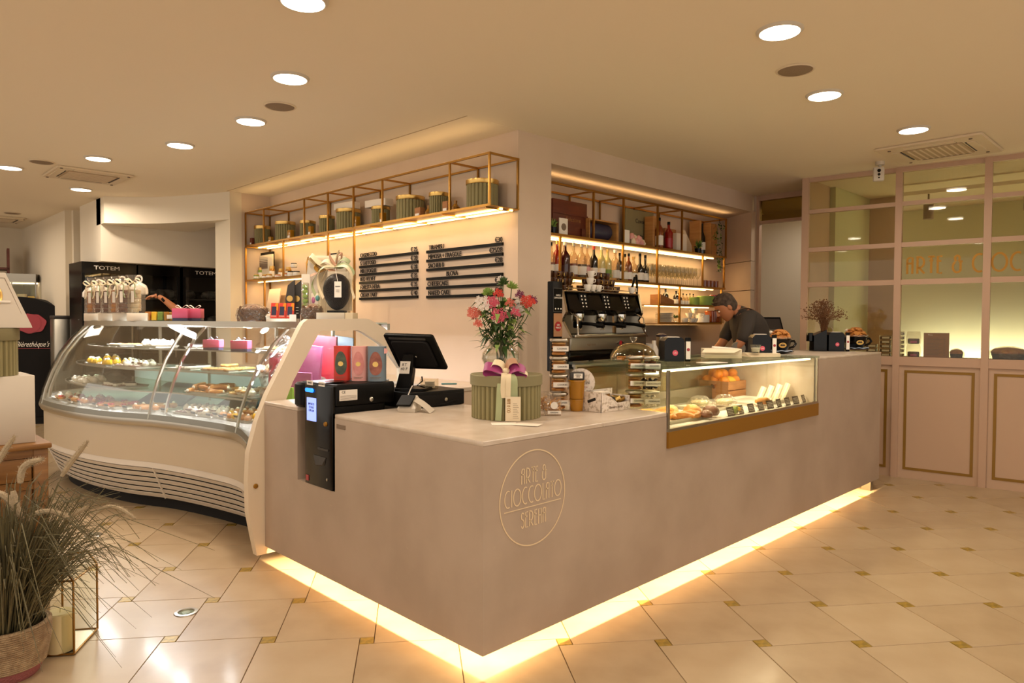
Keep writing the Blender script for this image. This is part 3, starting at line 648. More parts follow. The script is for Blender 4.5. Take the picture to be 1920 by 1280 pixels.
# ---- pastries in the case
def ck_cookie(r=.022):
    b = M().lathe([(r*.8, 0), (r, .003), (r*.95, .009), (r*.5, .012), (0, .0125)], 9)
    b.mt(1)
    for k in range(3): a = 2.1*k; b.ball(r*.45*cos(a), r*.45*sin(a), .012, .005, .005, .003, 5, 3)
    return b
def ck_tart(r=.026):
    b = M().lathe([(r*.7, 0), (r, .014), (r*.88, .014), (r*.8, .010), (0, .011)], 10); b.mt(1)
    for k in range(4): b.ball(.011*cos(k*1.57), .011*sin(k*1.57), .016, .0085, n=6, m=4)
    return b
def ck_cannolo(): 
    b = M().tube([(-.04, 0, .013), (0, 0, .014), (.04, 0, .013)], [.012, .014, .012], 8); b.mt(1); b.ball(-.04, 0, .013, .010, n=6, m=4); b.ball(.04, 0, .013, .010, n=6, m=4); return b
def ck_croissant(s=1.0):
    P = []; R = []
    for k in range(9):
        a = radians(-110+220*k/8); P.append((.05*s*cos(a)-.02*s, .055*s*sin(a), .018*s)); R.append((.005+.017*sin(pi*k/8)*(1.16 if k % 2 else .86))*s)
    return M().tube(P, R, 8)
def ck_puff(r=.02):
    b = M().ball(0, 0, r*.8, r, r, r*.8, 8, 5, .06); b.mt(1); b.ball(0, 0, r*1.5, r*.5, n=6, m=4); return b
def ck_slice():
    b = M().rbox(-.035, -.018, 0, .035, .018, .018, .005); b.mt(1).rbox(-.033, -.016, .018, .033, .016, .024, .004); return b
def ck_ring(r=.022):
    L = []
    b = M()
    for i in range(10):
        a = 2*pi*i/10; L.append([((r+.008*cos(2*pi*k/6))*cos(a), (r+.008*cos(2*pi*k/6))*sin(a), .008+.008*sin(2*pi*k/6)) for k in range(6)])
    return b.loops(L+[L[0]], False, False)
CK = {'cookie': (mesh('cookie', ck_cookie(), ['biscuit', 'chocolate']), 'jam-dotted round cookie'), 'tart': (mesh('tart', ck_tart(), ['pastry_gold', 'berry']), 'small berry tartlet'),
      'cannolo': (mesh('cannolo', ck_cannolo(), ['pastry_gold', 'cream_white']), 'cream-filled pastry tube'), 'croissant': (mesh('croissant', ck_croissant(), 'pastry_gold'), 'golden croissant'),
      'puff': (mesh('cream_puff', ck_puff(), ['pastry_gold', 'cream_white']), 'small cream puff'), 'slice': (mesh('cake_slice', ck_slice(), ['cream_white', 'chocolate']), 'small glazed cake slice'),
      'ring': (mesh('ring_biscuit', ck_ring(), 'biscuit'), 'ring-shaped biscuit'), 'dark': (mesh('chocolate_biscuit', ck_cookie(), ['pastry_dark', 'cream_white']), 'dark chocolate biscuit'),
      'white': (mesh('meringue', ck_puff(.022), ['cream_white', 'cream_white']), 'white meringue'), 'lemon': (mesh('lemon_cake', ck_puff(.024), ['lemon_peel', 'cream_white']), 'yellow glazed cream cake')}
def cpt(i, d): f0 = Vector(co(i, 0)); k = Vector(BK[i]); return f0+(k-f0).normalized()*d
def case_tray(i, d, z, w, l, kind, n, lab, mt='tray_white', layers=1, pk=None, tall=.0):
    c = cpt(i, d); t = cn(i); rz = atan2(t.y, t.x)
    b = M().rbox(-w/2, -l/2, 0, w/2, l/2, .006, .01).loops([[(-w/2, -l/2, .006), (w/2, -l/2, .006), (w/2, l/2, .006), (-w/2, l/2, .006)], [(-w/2-.006, -l/2-.006, .016), (w/2+.006, -l/2-.006, .016), (w/2+.006, l/2+.006, .016), (-w/2-.006, l/2+.006, .016)]], False, False)
    solo('pastry_tray', b, mt, 'shallow serving tray '+lab, 'tray', (c.x, c.y, z+.001), rz)
    kinds = kind if isinstance(kind, (list, tuple)) else [kind]
    st = .058; nx = max(1, int(w/st)); ny = max(1, int(l/st)); cells = [((a-(nx-1)/2)*w/nx, (b_-(ny-1)/2)*l/ny) for a in range(nx) for b_ in range(ny)]; random.shuffle(cells); cells.sort(key=lambda q: (q[0]/w)**2+(q[1]/l)**2); ci = 0
    for kd in kinds:
        me, nm = CK[kd]; k = max(1, n//len(kinds))
        for q in range(k):
            cell = cells[ci % len(cells)]; lay = ci//len(cells); ci += 1
            hx = (cell[0]+random.uniform(-.04, .04)*st)*1.0; hy = cell[1]+random.uniform(-.1, .1)*st
            x = c.x+cos(rz)*hx-sin(rz)*hy; y = c.y+sin(rz)*hx+cos(rz)*hy
            o = bpy.data.objects.new(me.name, me); COL.objects.link(o); o.location = (x, y, z+.008+.022*lay)
            o.rotation_euler = (random.uniform(-.12, .12)*(lay > 0), random.uniform(-.12, .12)*(lay > 0), random.uniform(0, 6.28)); s = random.uniform(1.1, 1.35)*(.62 if kd == 'croissant' else 1); o.scale = (s, s, s)
            o['label'] = nm+' '+lab; o['category'] = 'pastry'; o['group'] = (nm+'s '+lab)
L1_, L2_, L3_, DK = 1.135, .985, .835, .70
case_tray(idx(3.45), .50, L1_, .16, .20, 'slice', 6, 'on the top case shelf beside the middle glass joint')
case_tray(idx(3.95), .50, L1_, .18, .30, 'white', 12, 'on the top case shelf, toward the rounded end')
case_tray(idx(4.45), .48, L1_, .18, .26, 'cookie', 12, 'on the top case shelf at the rounded end', 'tray_silver', 2)
case_tray(idx(2.72), .55, L1_, .18, .26, 'ring', 8, 'on the top case shelf right of the joint')
case_tray(idx(4.5), .38, L2_, .24, .46, ['cookie', 'lemon'], 30, 'on the second case shelf at the rounded end', 'tray_silver', 3)
case_tray(idx(4.0), .38, L2_, .24, .34, ['white', 'dark'], 24, 'on the second case shelf, middle of the left window', 'tray_white', 2)
case_tray(idx(3.45), .40, L2_, .22, .22, 'slice', 8, 'on the second case shelf beside the middle glass joint')
case_tray(idx(3.05), .40, L2_, .24, .30, ['cookie', 'ring'], 22, 'on the second case shelf, left part of the right window', 'tray_white', 2)
case_tray(idx(2.55), .42, L2_, .24, .36, ['croissant', 'white'], 18, 'on the second case shelf near the cream cheek', 'tray_white', 2)
case_tray(idx(4.65), .27, L3_, .20, .36, ['white'], 16, 'on the third case shelf at the rounded end', 'tray_white')
case_tray(idx(4.1), .30, L3_, .24, .46, ['slice', 'dark'], 14, 'on the third case shelf of the left window', 'tray_silver')
case_tray(idx(3.05), .30, L3_, .24, .34, ['cookie', 'cannolo'], 30, 'heaped on the third case shelf of the right window', 'tray_white', 3)
case_tray(idx(2.66), .32, L3_, .22, .26, ['white', 'ring'], 18, 'on the third case shelf near the cream cheek', 'tray_white', 2)
case_tray(idx(4.75), .16, DK, .20, .30, ['white', 'tart'], 10, 'on the case deck at the rounded end')
case_tray(idx(4.3), .19, DK, .24, .30, ['tart', 'puff'], 20, 'on the case deck, left of the berry pastries', 'tray_white', 2, tall=.02)
case_tray(idx(3.9), .19, DK, .24, .34, ['croissant', 'tart'], 16, 'on the case deck in the middle of the left window', 'tray_white', 2)
case_tray(idx(3.5), .19, DK, .22, .28, ['cannolo', 'puff'], 12, 'on the case deck beside the middle glass joint', 'tray_white', 1)
case_tray(idx(3.02), .20, DK, .24, .42, ['white', 'dark'], 44, 'on the case deck of the right window', 'tray_white', 2)
case_tray(idx(2.55), .20, DK, .24, .34, ['lemon', 'puff'], 26, 'on the case deck near the cream cheek', 'tray_white', 2)
for i, l in ((idx(3.72), 'left'), (idx(2.95), 'right')):
    c = cpt(i, .48); t = cn(i); rz = atan2(t.y, t.x)
    b = M().rbox(-.15, -.26, 0, .15, .26, .012, .02); sb_ = solo('slate_board', b, 'slate_board', 'dark slate board leaning at the back of the case deck behind the '+l+' pastries', 'board', (c.x+.02, c.y, DK+.075), rz); sb_.rotation_euler = (0, radians(-27), rz)
c = cpt(idx(2.30), .30); t = thing('reflection_bundle', 'crumpled clear bundle added for the swirl reflection in the curved case glass', 'bag', (c.x, c.y, DK+.001), 0); random.seed(8)  # added bundle, stands in for the swirl reflection in the curved pane
L = [[(.14*q*(1+.10*sin(5*a+z*30)+.06*sin(11*a))*cos(a), .12*q*(1+.10*sin(6*a+z*22)+.06*sin(13*a))*sin(a), z) for a in [2*pi*k/48 for k in range(48)]] for z, q in ((0, .7), (.06, .95), (.13, 1.0), (.20, .9), (.28, .95), (.36, .7), (.42, .78), (.50, .5), (.55, .25))]
obj('wrap', M().loops(L), 'cellophane', t); obj('inner_wrap', M().tf(Matrix.Scale(.72, 4)).loops([[(y_, x_, z_) for x_, y_, z_ in l] for l in L]), 'plastic_wrap', t)
b = M()
for k in range(9): b.ball(random.uniform(-.06, .06), random.uniform(-.05, .05), .04+.035*k, .035, .03, .028, 8, 5, .1)
obj('biscuits', b, 'biscuit', t, kind='stuff')
# small price cards along the deck front
pcb = M().tf(Matrix.Rotation(radians(-22), 4, 'Y')); pcb.box(-.002, -.022, .0, .002, .022, .02); pcb.mt(1); pcb.box(-.0022, -.022, .02, .0022, .022, .034)
pcb.mt(0).box(0, -.018, -.0, .014, .018, .003)
pme = mesh('price_card', pcb, ['label_white', 'price_black'])
for y, d in ((4.34, .045), (4.12, .045), (3.92, .045), (3.76, .045), (3.56, .045), (3.22, .05), (2.86, .045), (2.74, .09), (2.74, .045), (2.62, .10), (2.58, .045), (2.50, .10)):
    i = idx(y); c = cpt(i, d); t = cn(i)
    o = obj('price_card', pme, None, None, label='small black-topped white price card on the steel deck edge of the curved pastry case', category='price card', group='price cards in the pastry case'); o['category'] = 'price card'
    o.location = (c.x, c.y, DK+.008); o.rotation_euler.z = atan2(t.y, t.x)
# ================================================================== THINGS ON THE COUNTER
FC = YAW-pi/2                      # rotation that turns a thing's front (local -y) towards the shop entrance
FR = lambda ox, oy, oz: frame((ox, oy, oz), (1, 0, 0), (0, 0, 1))       # a local front face
def onz(px, py, z): p = at(px, py, 'z', z); return (p.x, p.y, z+.001)
# ---- cash machine in the notch: local = world
t = thing('cash_machine', 'black self-service cash machine with lit screen set in the counter notch', 'cash machine')
obj('body', M().rbox(.012, 1.072, .93, .36, 1.41, 1.037, .012), 'black_satin', t)
obj('tower', M().rbox(.012, 1.072, NZ+.001, .30, 1.335, .93, .006, 0), 'black_satin', t)
fp = obj('front_plate', M().rbox(-.004, 1.072, NZ+.002, .012, 1.338, 1.030, .003), 'black_gloss', t)
obj('coin_module', M().tf(Tr(0, 0)).rbox(-.012, 1.345, .905, .20, 1.452, 1.032, .03, .012), 'black_satin', t)
LF = lambda y, z, x=0: frame((x, y, z), (0, -1, 0), (0, 0, 1))
obj('screen', M().tf(LF(1.268, .905, -.0045)).rbox(-.046, -.058, 0, .046, .058, .002, .002, 0), 'screen_blue', fp)
text('screen_text', 'IMPORTO\nTOTALE\nEUR 0,00', LF(1.268, .915, -.0068), .016, 'navy', fp, xs=.85)
obj('blue_lamp', M().tf(LF(1.285, 1.000, -.0045)).rbox(-.040, -.010, 0, .040, .010, .006, .009, .002), 'blue_glow', fp)
obj('note_slot', M().tf(LF(1.15, .72, -.0045)).rbox(-.055, -.006, 0, .045, .004, .004, .004, 0), 'dark_grey', fp)
obj('coin_tray', M().tf(LF(1.19, .68, -.0045)).loops([[(-.06, .0, 0), (.06, .0, 0), (.045, -.04, 0), (-.03, -.05, 0)], [(-.06, .0, .002), (.06, .0, .002), (.04, -.035, .010), (-.025, -.045, .010)]]), 'dark_grey', fp)
obj('key_lock', M().tf(LF(1.118, .575, -.0045)).lathe([(.007, 0), (.007, .004), (.003, .005)], 12), 'steel', fp)
obj('brass_knob', M().tf(LF(1.13, .845, -.0045)).lathe([(.012, 0), (.010, .008), (.0, .009)], 12), 'gold_band', fp)
obj('red_sticker', M().tf(LF(1.315, .555, -.0045)).rbox(-.014, -.014, 0, .014, .014, .001, .002, 0), 'red_seal', fp)
SFm = lambda x, z, y: frame((x, y, z), (1, 0, 0), (0, 0, 1))
pl2 = obj('rating_plate', M().tf(SFm(.085, .985, 1.0718)).box(-.05, -.026, 0, .05, .026, .001), 'label_white', t)
text('plate_text', 'CE', SFm(.058, 1.0, 1.0706), .018, 'ink', pl2); 
for k in range(4): obj('plate_line', M().tf(SFm(.085, .982-.006*k, 1.0706)).box(-.045, -.0008, 0, .045, .0008, .0004), 'ink_soft', pl2)
obj('side_lock', M().tf(SFm(.215, .955, 1.0718)).lathe([(.012, 0), (.012, .005), (.006, .009), (0, .0092)], 16), 'steel', t)
for y, s in ((1.285, 'MONETE'), (1.17, 'BANCONOTE')):
    l = obj('slot_label', M().tf(LF(y, 1.038, -.0042)).box(-.030, -.012, 0, .030, .010, .001), 'label_white', t); text('label_text', s, LF(y, 1.037, -.0055), .012, 'ink', l, xs=.8)
p = (.085, 1.19, 1.0385); solo('coin_dish', M().lathe([(.03, 0), (.055, .006), (.052, .007), (.028, .002)], 16).tf(None), 'black_gloss', 'small black coin dish on top of the cash machine', 'dish', p)
# ---- three printed egg tubes
def egg_tube(px, py, h, w, m, eggm, lab, z=1.039):
    x, y, zz = onz(px, py, z); t = thing('egg_tube', lab, 'box', (x, y, zz), FC, 'printed egg tubes on the cash machine')
    hw = w/2; P = [(hw*cos(a), -.012-hw*.55*sin(a)) for a in [radians(180-15*k) for k in range(13)]][::1]
    P = [(-hw, .03)]+[(hw*cos(radians(180+15*k)), hw*.6*sin(radians(180+15*k))) for k in range(13)]+[(hw, .03)]
    obj('tube', M().prism(P, 0, h), m, t); obj('lid', M().prism([(a*1.01, b*1.01) for a, b in P], h, h+.006), m, t)
    E = [(0, 0)]; b = M(); vs = []; n = 28
    def pt(u, v):
        th = radians(270)+u/(hw*.9)
        return (hw*1.01*cos(th), hw*.6*sin(th)-.0022, h*.53+v)
    for s, mt, nm in ((1.0, eggm, 'egg_print'),):
        rings = [[pt(w*.36*f_*cos(2*pi*k/n)*(1-.16*sin(2*pi*k/n)), h*.35*f_*sin(2*pi*k/n)) for k in range(n)] for f_ in (1, .8, .6, .4, .2, .02)]; b.loops(rings, False, True); q = obj(nm, b, mt, t)
    b = M(); ring = [tuple(Vector(pt(w*.15*cos(2*pi*k/16), w*.15*sin(2*pi*k/16)))+Vector((0, -.001, -.004))) for k in range(16)]; b.add([tuple(Vector(pt(0, 0))+Vector((0, -.001, -.004)))]+ring, [(0, 1+k, 1+(k+1) % 16) for k in range(16)]); obj('gold_seal', b, 'gold_foil', q)
    for k in range(2):
        b = M(); L = [Vector(pt(u, -h*.42-.006*k))+Vector((0, -.0005, 0)) for u in [(-.3+.1*i)*w for i in range(7 - k)]]; b.loops([[tuple(p), tuple(p+Vector((0, 0, .002)))] for p in L], False, False, False); obj('print_line', b, 'ink_soft', t)
    return t
mat('egg_green', '3a4238', .4, col2='56604a', scale=30); mat('egg_pink', 'd9908a', .4, col2='c87a75', scale=30); mat('egg_copper', 'a0604e', .4, col2='7c4436', scale=30)
egg_tube(641, 713, .172, .083, 'red_tube', 'egg_green', 'red tube printed with a dark green egg on the cash machine')
egg_tube(673.5, 714, .172, .077, 'pink_tube', 'egg_pink', 'pale pink tube printed with a pink egg on the cash machine')
e3 = egg_tube(706, 714.5, .172, .090, 'blue_tube', 'egg_copper', 'grey-blue tube printed with a copper egg on the cash machine')
obj('round_tag', M().tf(frame((.045, -.010, .155), (1, 0, 0), (0, 0, 1))).lathe([(.014, 0), (.014, .001)], 14), 'pink_tube', e3)
# ---- bags standing inside the case behind the cheek window
def gift_bag(x, y, w, d, h, m, lab, rz=FC, z=.702, tilt=0, m2=None, handle=False):
    t = thing('gift_bag', lab, 'bag', (x, y, z), rz); 
    b = M().loops([[(-w/2, -d/2, 0), (w/2, -d/2, 0), (w/2, d/2, 0), (-w/2, d/2, 0)], [(-w/2*1.04, -d/2, h*.6), (w/2*.98, -d/2, h*.6), (w/2*.98, d/2, h*.6), (-w/2*1.04, d/2, h*.6)], [(-w/2+tilt, -d/4, h), (w/2+tilt*.6, -d/4, h*.97), (w/2+tilt*.6, d/4, h*.97), (-w/2+tilt, d/4, h)]])
    obj('bag_body', b, m, t)
    c = obj('round_window', M().tf(frame((0, -d/2-.001, h*.42), (1, 0, 0), (0, 0, 1))).lathe([(w*.30, 0), (w*.30, .002), (w*.24, .003), (0, .0025)], 20), m2 or 'plastic_wrap', t)
    obj('fold_seam', M().box(-w/2, -d/2-.002, h*.14, w/2, -d/2, h*.16), m2 or 'ribbon_magenta', t)
    return t
gift_bag(.52, 2.10, .20, .08, .56, 'red_bag', 'red gift bag seen through the cream cheek window, behind the red tube')
gift_bag(.40, 2.05, .15, .06, .50, 'pink_bag', 'mauve bag behind the cheek window, left of the red bag', tilt=.03)
gift_bag(.30, 1.99, .17, .07, .34, 'pink_bag', 'low lilac bag in the lower left of the cheek window', m2='green_pack')
gift_bag(.36, 2.30, .16, .06, .44, 'red_bag', 'small red bag farther back behind the cheek window')
gift_bag(.70, 2.12, .12, .06, .55, 'blue_tube', 'grey-blue carton behind the cheek window, above the pink tube', m2='pink_tube')
gift_bag(.185, 1.93, .10, .05, .26, 'green_pack', 'green leafy packet at the foot of the cheek window', m2='lemon_peel')
# ---- cash drawer, monitor, card terminal
t = thing('cash_till', 'black metal cash drawer under the till screen', 'cash drawer')
obj('drawer_case', M().rbox(.372, .96, .901, .735, 1.30, .982, .004), 'black_satin', t)
obj('drawer_front', M().rbox(.380, .952, .905, .728, .96, .965, .003), 'black_matte', t); obj('lock', M().tf(SFm(.60, .935, .9518)).lathe([(.010, 0), (.010, .003), (.004, .004)], 14), 'steel', t)
obj('cable', M().tube([(.52, .955, .91), (.58, .93, .915), (.64, .935, .93), (.69, .95, .925)], .003, 5), 'black_matte', t)
t = thing('till_monitor', 'black touch-screen till monitor seen from behind, tilted on its stand', 'monitor', (.50, 1.10, .983), FC-.12)
obj('foot', M().rbox(-.085, -.09, 0, .085, .09, .012, .02), 'black_satin', t)
b = M().loops([[(-.085+x*1.0, y, .012) for x, y in ((0, -.05), (.075, -.05), (.075, .03), (0, .03))], [(-.06+x, y, .10) for x, y in ((0, -.055), (.07, -.055), (.07, .0), (0, .0))], [(-.035+x, y, .19) for x, y in ((0, -.075), (.055, -.075), (.055, -.045), (0, -.045))]]); nk = obj('neck', b, 'black_satin', t)
T = frame((-.028, -.066, .125), (1, -.02, 0), (.14, -.12, 1)); lb = obj('neck_label', M().tf(T).box(-.028, -.036, .0, .026, .030, .003), 'label_white', nk)
text('label_text', 'RT\n40 F', T @ Matrix.Translation((-.004, 0, .0035)), .022, 'ink', lb)
T = frame((.015, -.01, .205), (1, -.05, -.02), (-.30, -.34, 1).__class__((-.36, -.45, 1))) 
pn2 = obj('panel', M().tf(T).rbox(-.135, -.105, -.012, .135, .105, .014, .012, .004), 'black_satin', t)
obj('back_hump', M().tf(T).rbox(-.11, -.085, .014, .10, .075, .030, .02, .010), 'black_matte', pn2); obj('vent_band', M().tf(T).rbox(-.11, .078, .014, .09, .090, .018, .004, 0), 'dark_grey', pn2)
obj('display', M().tf(T).rbox(-.128, -.098, -.0135, .128, .098, -.012, .008, 0), 'black_gloss', pn2)
for x in (-.05, .0): obj('screw', M().tf(T).lathe([(.005, .030), (.003, .032)], 8, x, -.02), 'steel', pn2)
obj('cable', M().tube([(.05, -.02, .07), (.06, -.05, .05), (.04, -.08, .03), (.075, -.06, .018)], .004, 5), 'black_matte', t)
t = thing('card_terminal', 'white and black card payment terminal leaning before the till', 'card terminal', (.335, .905, .901), FC)
obj('cradle', M().loops([[(-.055, -.04, 0), (.03, -.055, 0), (.05, .03, 0), (-.045, .05, 0)], [(-.06, -.04, .015), (.032, -.057, .018), (.052, .03, .045), (-.045, .05, .04)], [(-.045, -.01, .05), (.012, -.02, .055), (.03, .03, .075), (-.03, .05, .07)]]), 'white_paint', t)
obj('keypad', M().tf(frame((-.018, -.028, .045), (1, -.1, 0), (.2, .55, .45))).rbox(-.038, -.03, 0, .034, .045, .012, .006, .003), 'black_satin', t)
obj('printed_slip', M().ribbon([(.03, -.02, .06), (.06, -.035, .045), (.09, -.05, .025), (.115, -.062, .004)], .05, (.3, .8, .2), .002), 'white_paint', t)
obj('white_cable', M().tube([(-.02, .05, .07), (-.01, .07, .10), (.0, .075, .12)], .003, 5), 'white_paint', t)
t = thing('acrylic_clip_box', 'small clear acrylic box of paper slips on the cash drawer', 'box', onz(805, 728, .982), FC)
for a, c_ in ((-.047, -.044), (.044, .047)): obj('side', M().box(a, -.03, 0, c_, .03, .052), 'acrylic', t)
obj('front', M().box(-.047, -.032, 0, .047, -.029, .052), 'acrylic', t); obj('back', M().box(-.047, .03, 0, .047, .033, .052), 'acrylic', t); obj('base', M().box(-.047, -.03, 0, .047, .03, .003), 'acrylic', t)
for k in range(6): obj('paper_slip', M().box(-.022, -.022, .005+.006*k, .028, .022, .009+.006*k), 'paper', t)
solo('teal_comb', M().rbox(-.045, -.009, 0, .045, .009, .008, .008, .002), 'teal_pack', 'flat teal pen lying on the cash drawer', 'pen', onz(842, 721, .982), FC+.1)
# ---- ribbed oval box with bow, cards below, vase on top
def ribbed(b, R, z0, z1, n=40, dep=.006, ry=None):
    ry = ry or R; P = []
    for k in range(n):
        for f_, r in ((.0, -dep), (.28, 0), (.72, 0)):
            a = 2*pi*(k+f_)/n; P.append(((R+r)*cos(a), (ry+r)*sin(a)))
    return b.prism(P, z0, z1)
HX, HY = .548, .442
t = thing('ribbed_gift_box', 'big round sage-green ribbed box with a purple and cream bow beside the flowers', 'gift box', (HX, HY, .901), FC)
obj('box_body', ribbed(M(), .163, 0, .158, 40, .010), 'sage_card', t)
obj('lid', M().lathe([(.166, .152), (.170, .154), (.170, .198), (.167, .201), (0, .201)], 48), 'sage_lid', t)
bw = obj('bow', M(), 'ribbon_magenta', t)
def loop_rib(pts, w, wd, m, nm='bow_loop'): obj(nm, M().ribbon(catmull(pts, 4), w, wd, .0016), m, bw)
loop_rib([(0, -.13, .215), (-.04, -.14, .235), (-.09, -.135, .245), (-.098, -.13, .222), (-.05, -.125, .206), (0, -.13, .212)], .05, (.1, .6, .6), 'ribbon_magenta')
loop_rib([(0, -.13, .215), (.04, -.14, .24), (.075, -.135, .235), (.09, -.13, .215), (.05, -.13, .205), (0, -.13, .212)], .05, (-.1, .6, .6), 'ribbon_magenta')
loop_rib([(0, -.125, .22), (-.02, -.13, .255), (-.055, -.125, .262), (-.062, -.12, .238), (-.03, -.12, .222), (0, -.125, .22)], .045, (.2, .7, .4), 'ribbon_cream')
loop_rib([(0, -.125, .22), (.012, -.13, .262), (.045, -.125, .268), (.055, -.12, .245), (.03, -.12, .228), (0, -.125, .22)], .045, (-.2, .7, .4), 'ribbon_taupe')
loop_rib([(.06, -.14, .225), (.09, -.145, .215), (.098, -.14, .207)], .02, (0, .6, .5), 'ribbon_cream')
obj('knot', M().ball(0, -.135, .222, .018, .014, .016, 10, 6), 'ribbon_cream', bw)
loop_rib([(-.008, -.15, .215), (-.010, -.178, .195), (-.012, -.178, .14), (-.008, -.176, .105)], .024, (1, 0, 0), 'ribbon_cream', 'ribbon_tail')
loop_rib([(.014, -.15, .212), (.012, -.182, .19), (.010, -.180, .10), (.010, -.180, .02)], .022, (1, 0, 0), 'ribbon_cream', 'ribbon_tail')
loop_rib([(.020, -.15, .210), (.034, -.176, .19), (.036, -.172, .13), (.038, -.170, .06)], .034, (1, .25, 0), 'ribbon_sage', 'ribbon_tail')
loop_rib([(-.02, -.15, .200), (-.026, -.174, .15), (-.030, -.170, .08), (-.034, -.168, .002)], .028, (1, -.2, 0), 'ribbon_sage', 'ribbon_tail')
b = M().tf(frame((.010, -.1812, .13), (0, 0, 1), (-1, 0, 0))); deco(b, 'CIO', .01, -.006, .014, .002, .8, .0006)
obj('ribbon_print', b, 'gold_band', bw)
cdp = obj('message_card', M().box(-.002, -.188, .003, .066, -.184, .112), 'paper_cream', t)
b = M().tf(frame((.012, -.1884, .102), (0, 0, -1), (1, 0, 0))); deco(b, 'ARTE & CIO', 0, -.006, .014, .0018, .8, .0006); obj('card_print', b, 'gold_band', cdp)
for k in range(9): obj('card_line', M().box(.032, -.1888, .016+.008*k, .032+.026-.004*(k % 3), -.188, .0172+.008*k), 'ink_soft', cdp)
for k, (px, py, r, l) in enumerate(((945, 795, .1, 'left'), (990, 797, -.35, 'right'))):
    solo('loose_card', M().rbox(-.055, -.035, 0, .055, .035, .0015, .003, 0), 'paper', 'white paper card in front of the ribbed box, the '+l+' one', 'card', (onz(px, py, .9)[0], onz(px, py, .9)[1], .901+.0016*k), FC+r)
VX, VY, VZ = HX+.012, HY+.05, 1.103
t = thing('flower_vase', 'clear bulbous glass vase of pink, red and white sweet william on the ribbed box', 'flowers', (VX, VY, VZ), FC)
vp = [(.03, 0), (.045, .003), (.075, .03), (.092, .065), (.088, .095), (.062, .125), (.052, .14), (.060, .155)]
obj('vase', M().lathe(vp+[(r-.003, z+.001) for r, z in vp[::-1]], 28, cap=False), 'glass_clear', t)
obj('water', M().lathe([(0, .008), (.042, .008), (.072, .032), (.088, .066), (.083, .092), (0, .093)], 20), 'glass_case', t)
random.seed(11)
heads = [(-.125, .285, 'petal_coral', .032), (-.08, .33, 'petal_white', .042), (-.04, .335, 'petal_pink', .030), (-.005, .275, 'petal_pink', .040), (-.01, .375, 'petal_red', .022), (.045, .33, 'petal_coral', .024), (.07, .33, 'petal_white', .028),
         (.068, .285, 'petal_pink', .024), (.085, .295, 'petal_white', .026), (.125, .34, 'petal_red', .034), (.15, .345, 'petal_purple', .02), (.09, .37, 'petal_purple', .02), (-.105, .235, 'petal_coral', .018), (.05, .40, 'leaf_light', .034), (-.06, .37, 'leaf_light', .034), (.01, .42, 'leaf_green', .034), (.0, .44, 'petal_white', .012), (.02, .32, 'leaf_light', .030), (-.09, .28, 'leaf_light', .026)]
for x, z, m, r in heads:
    yy = -.10*sqrt(max(0, 1-(x/.17)**2))*random.uniform(.55, 1); 
    st = obj('stem', M().tube(catmull([(random.uniform(-.02, .02), random.uniform(-.02, .02), .02), (x*.3, yy*.2, .15), (x*.8, yy*.7, z*.75), (x, yy, z)], 3), .0022, 5), 'leaf_green', t)
    b = M()
    if m.startswith('leaf'):
        for k in range(26):
            a = random.uniform(0, 6.28); e = random.uniform(-.2, 1.5); d = Vector((cos(a)*cos(e), sin(a)*cos(e), sin(e)))*r
            b.tube([(x, yy, z), tuple(Vector((x, yy, z))+d*.6), tuple(Vector((x, yy, z))+d)], [.004, .005, .0008], 4)
    else:
        n = 7 if r < .025 else 16
        for k in range(n):
            a = 2.4*k; q = sqrt((k+.5)/n); px_ = x+r*q*cos(a); pz = z+r*.75*q*sin(a); py_ = yy-r*.6*sqrt(max(0, 1-q*q))
            F = frame((px_, py_, pz), (1, .3*cos(a), 0), (0, -.2, 1))
            for j in range(5): 
                aa = j*1.2566; b.add([tuple(F @ Vector(v)) for v in ((0, 0, .001), (.0085*cos(aa-.45), .0085*sin(aa-.45), .003), (.0105*cos(aa), .0105*sin(aa), .0015), (.0085*cos(aa+.45), .0085*sin(aa+.45), .003))], [(0, 1, 2, 3)])
            b.ball(px_, py_+.004, pz, .004, n=5, m=3)
    obj('flower_head', b, m, st)
for k in range(230):
    a = random.uniform(0, 6.28); r0 = random.uniform(.0, .05); z0 = random.uniform(.11, .33); ln = random.uniform(.05, .10); dr = Vector((cos(a), sin(a), random.uniform(-.5, .9))).normalized()
    p0 = Vector((r0*cos(a)*(1+z0*4), r0*sin(a)*(1+z0*4), z0)); p1 = p0+dr*ln*.5+Vector((0, 0, .01)); p2 = p0+dr*ln-Vector((0, 0, random.uniform(0, .03))); s = dr.cross(Vector((0, 0, 1))).normalized()*random.uniform(.008, .014)
    b = M().add([tuple(p0), tuple(p1+s), tuple(p2), tuple(p1-s), tuple(p1+Vector((0, 0, -.002)))], [(0, 1, 4), (1, 2, 4), (2, 3, 4), (3, 0, 4)]); obj('leaf', b, 'leaf_green' if k % 5 else 'leaf_light', t)
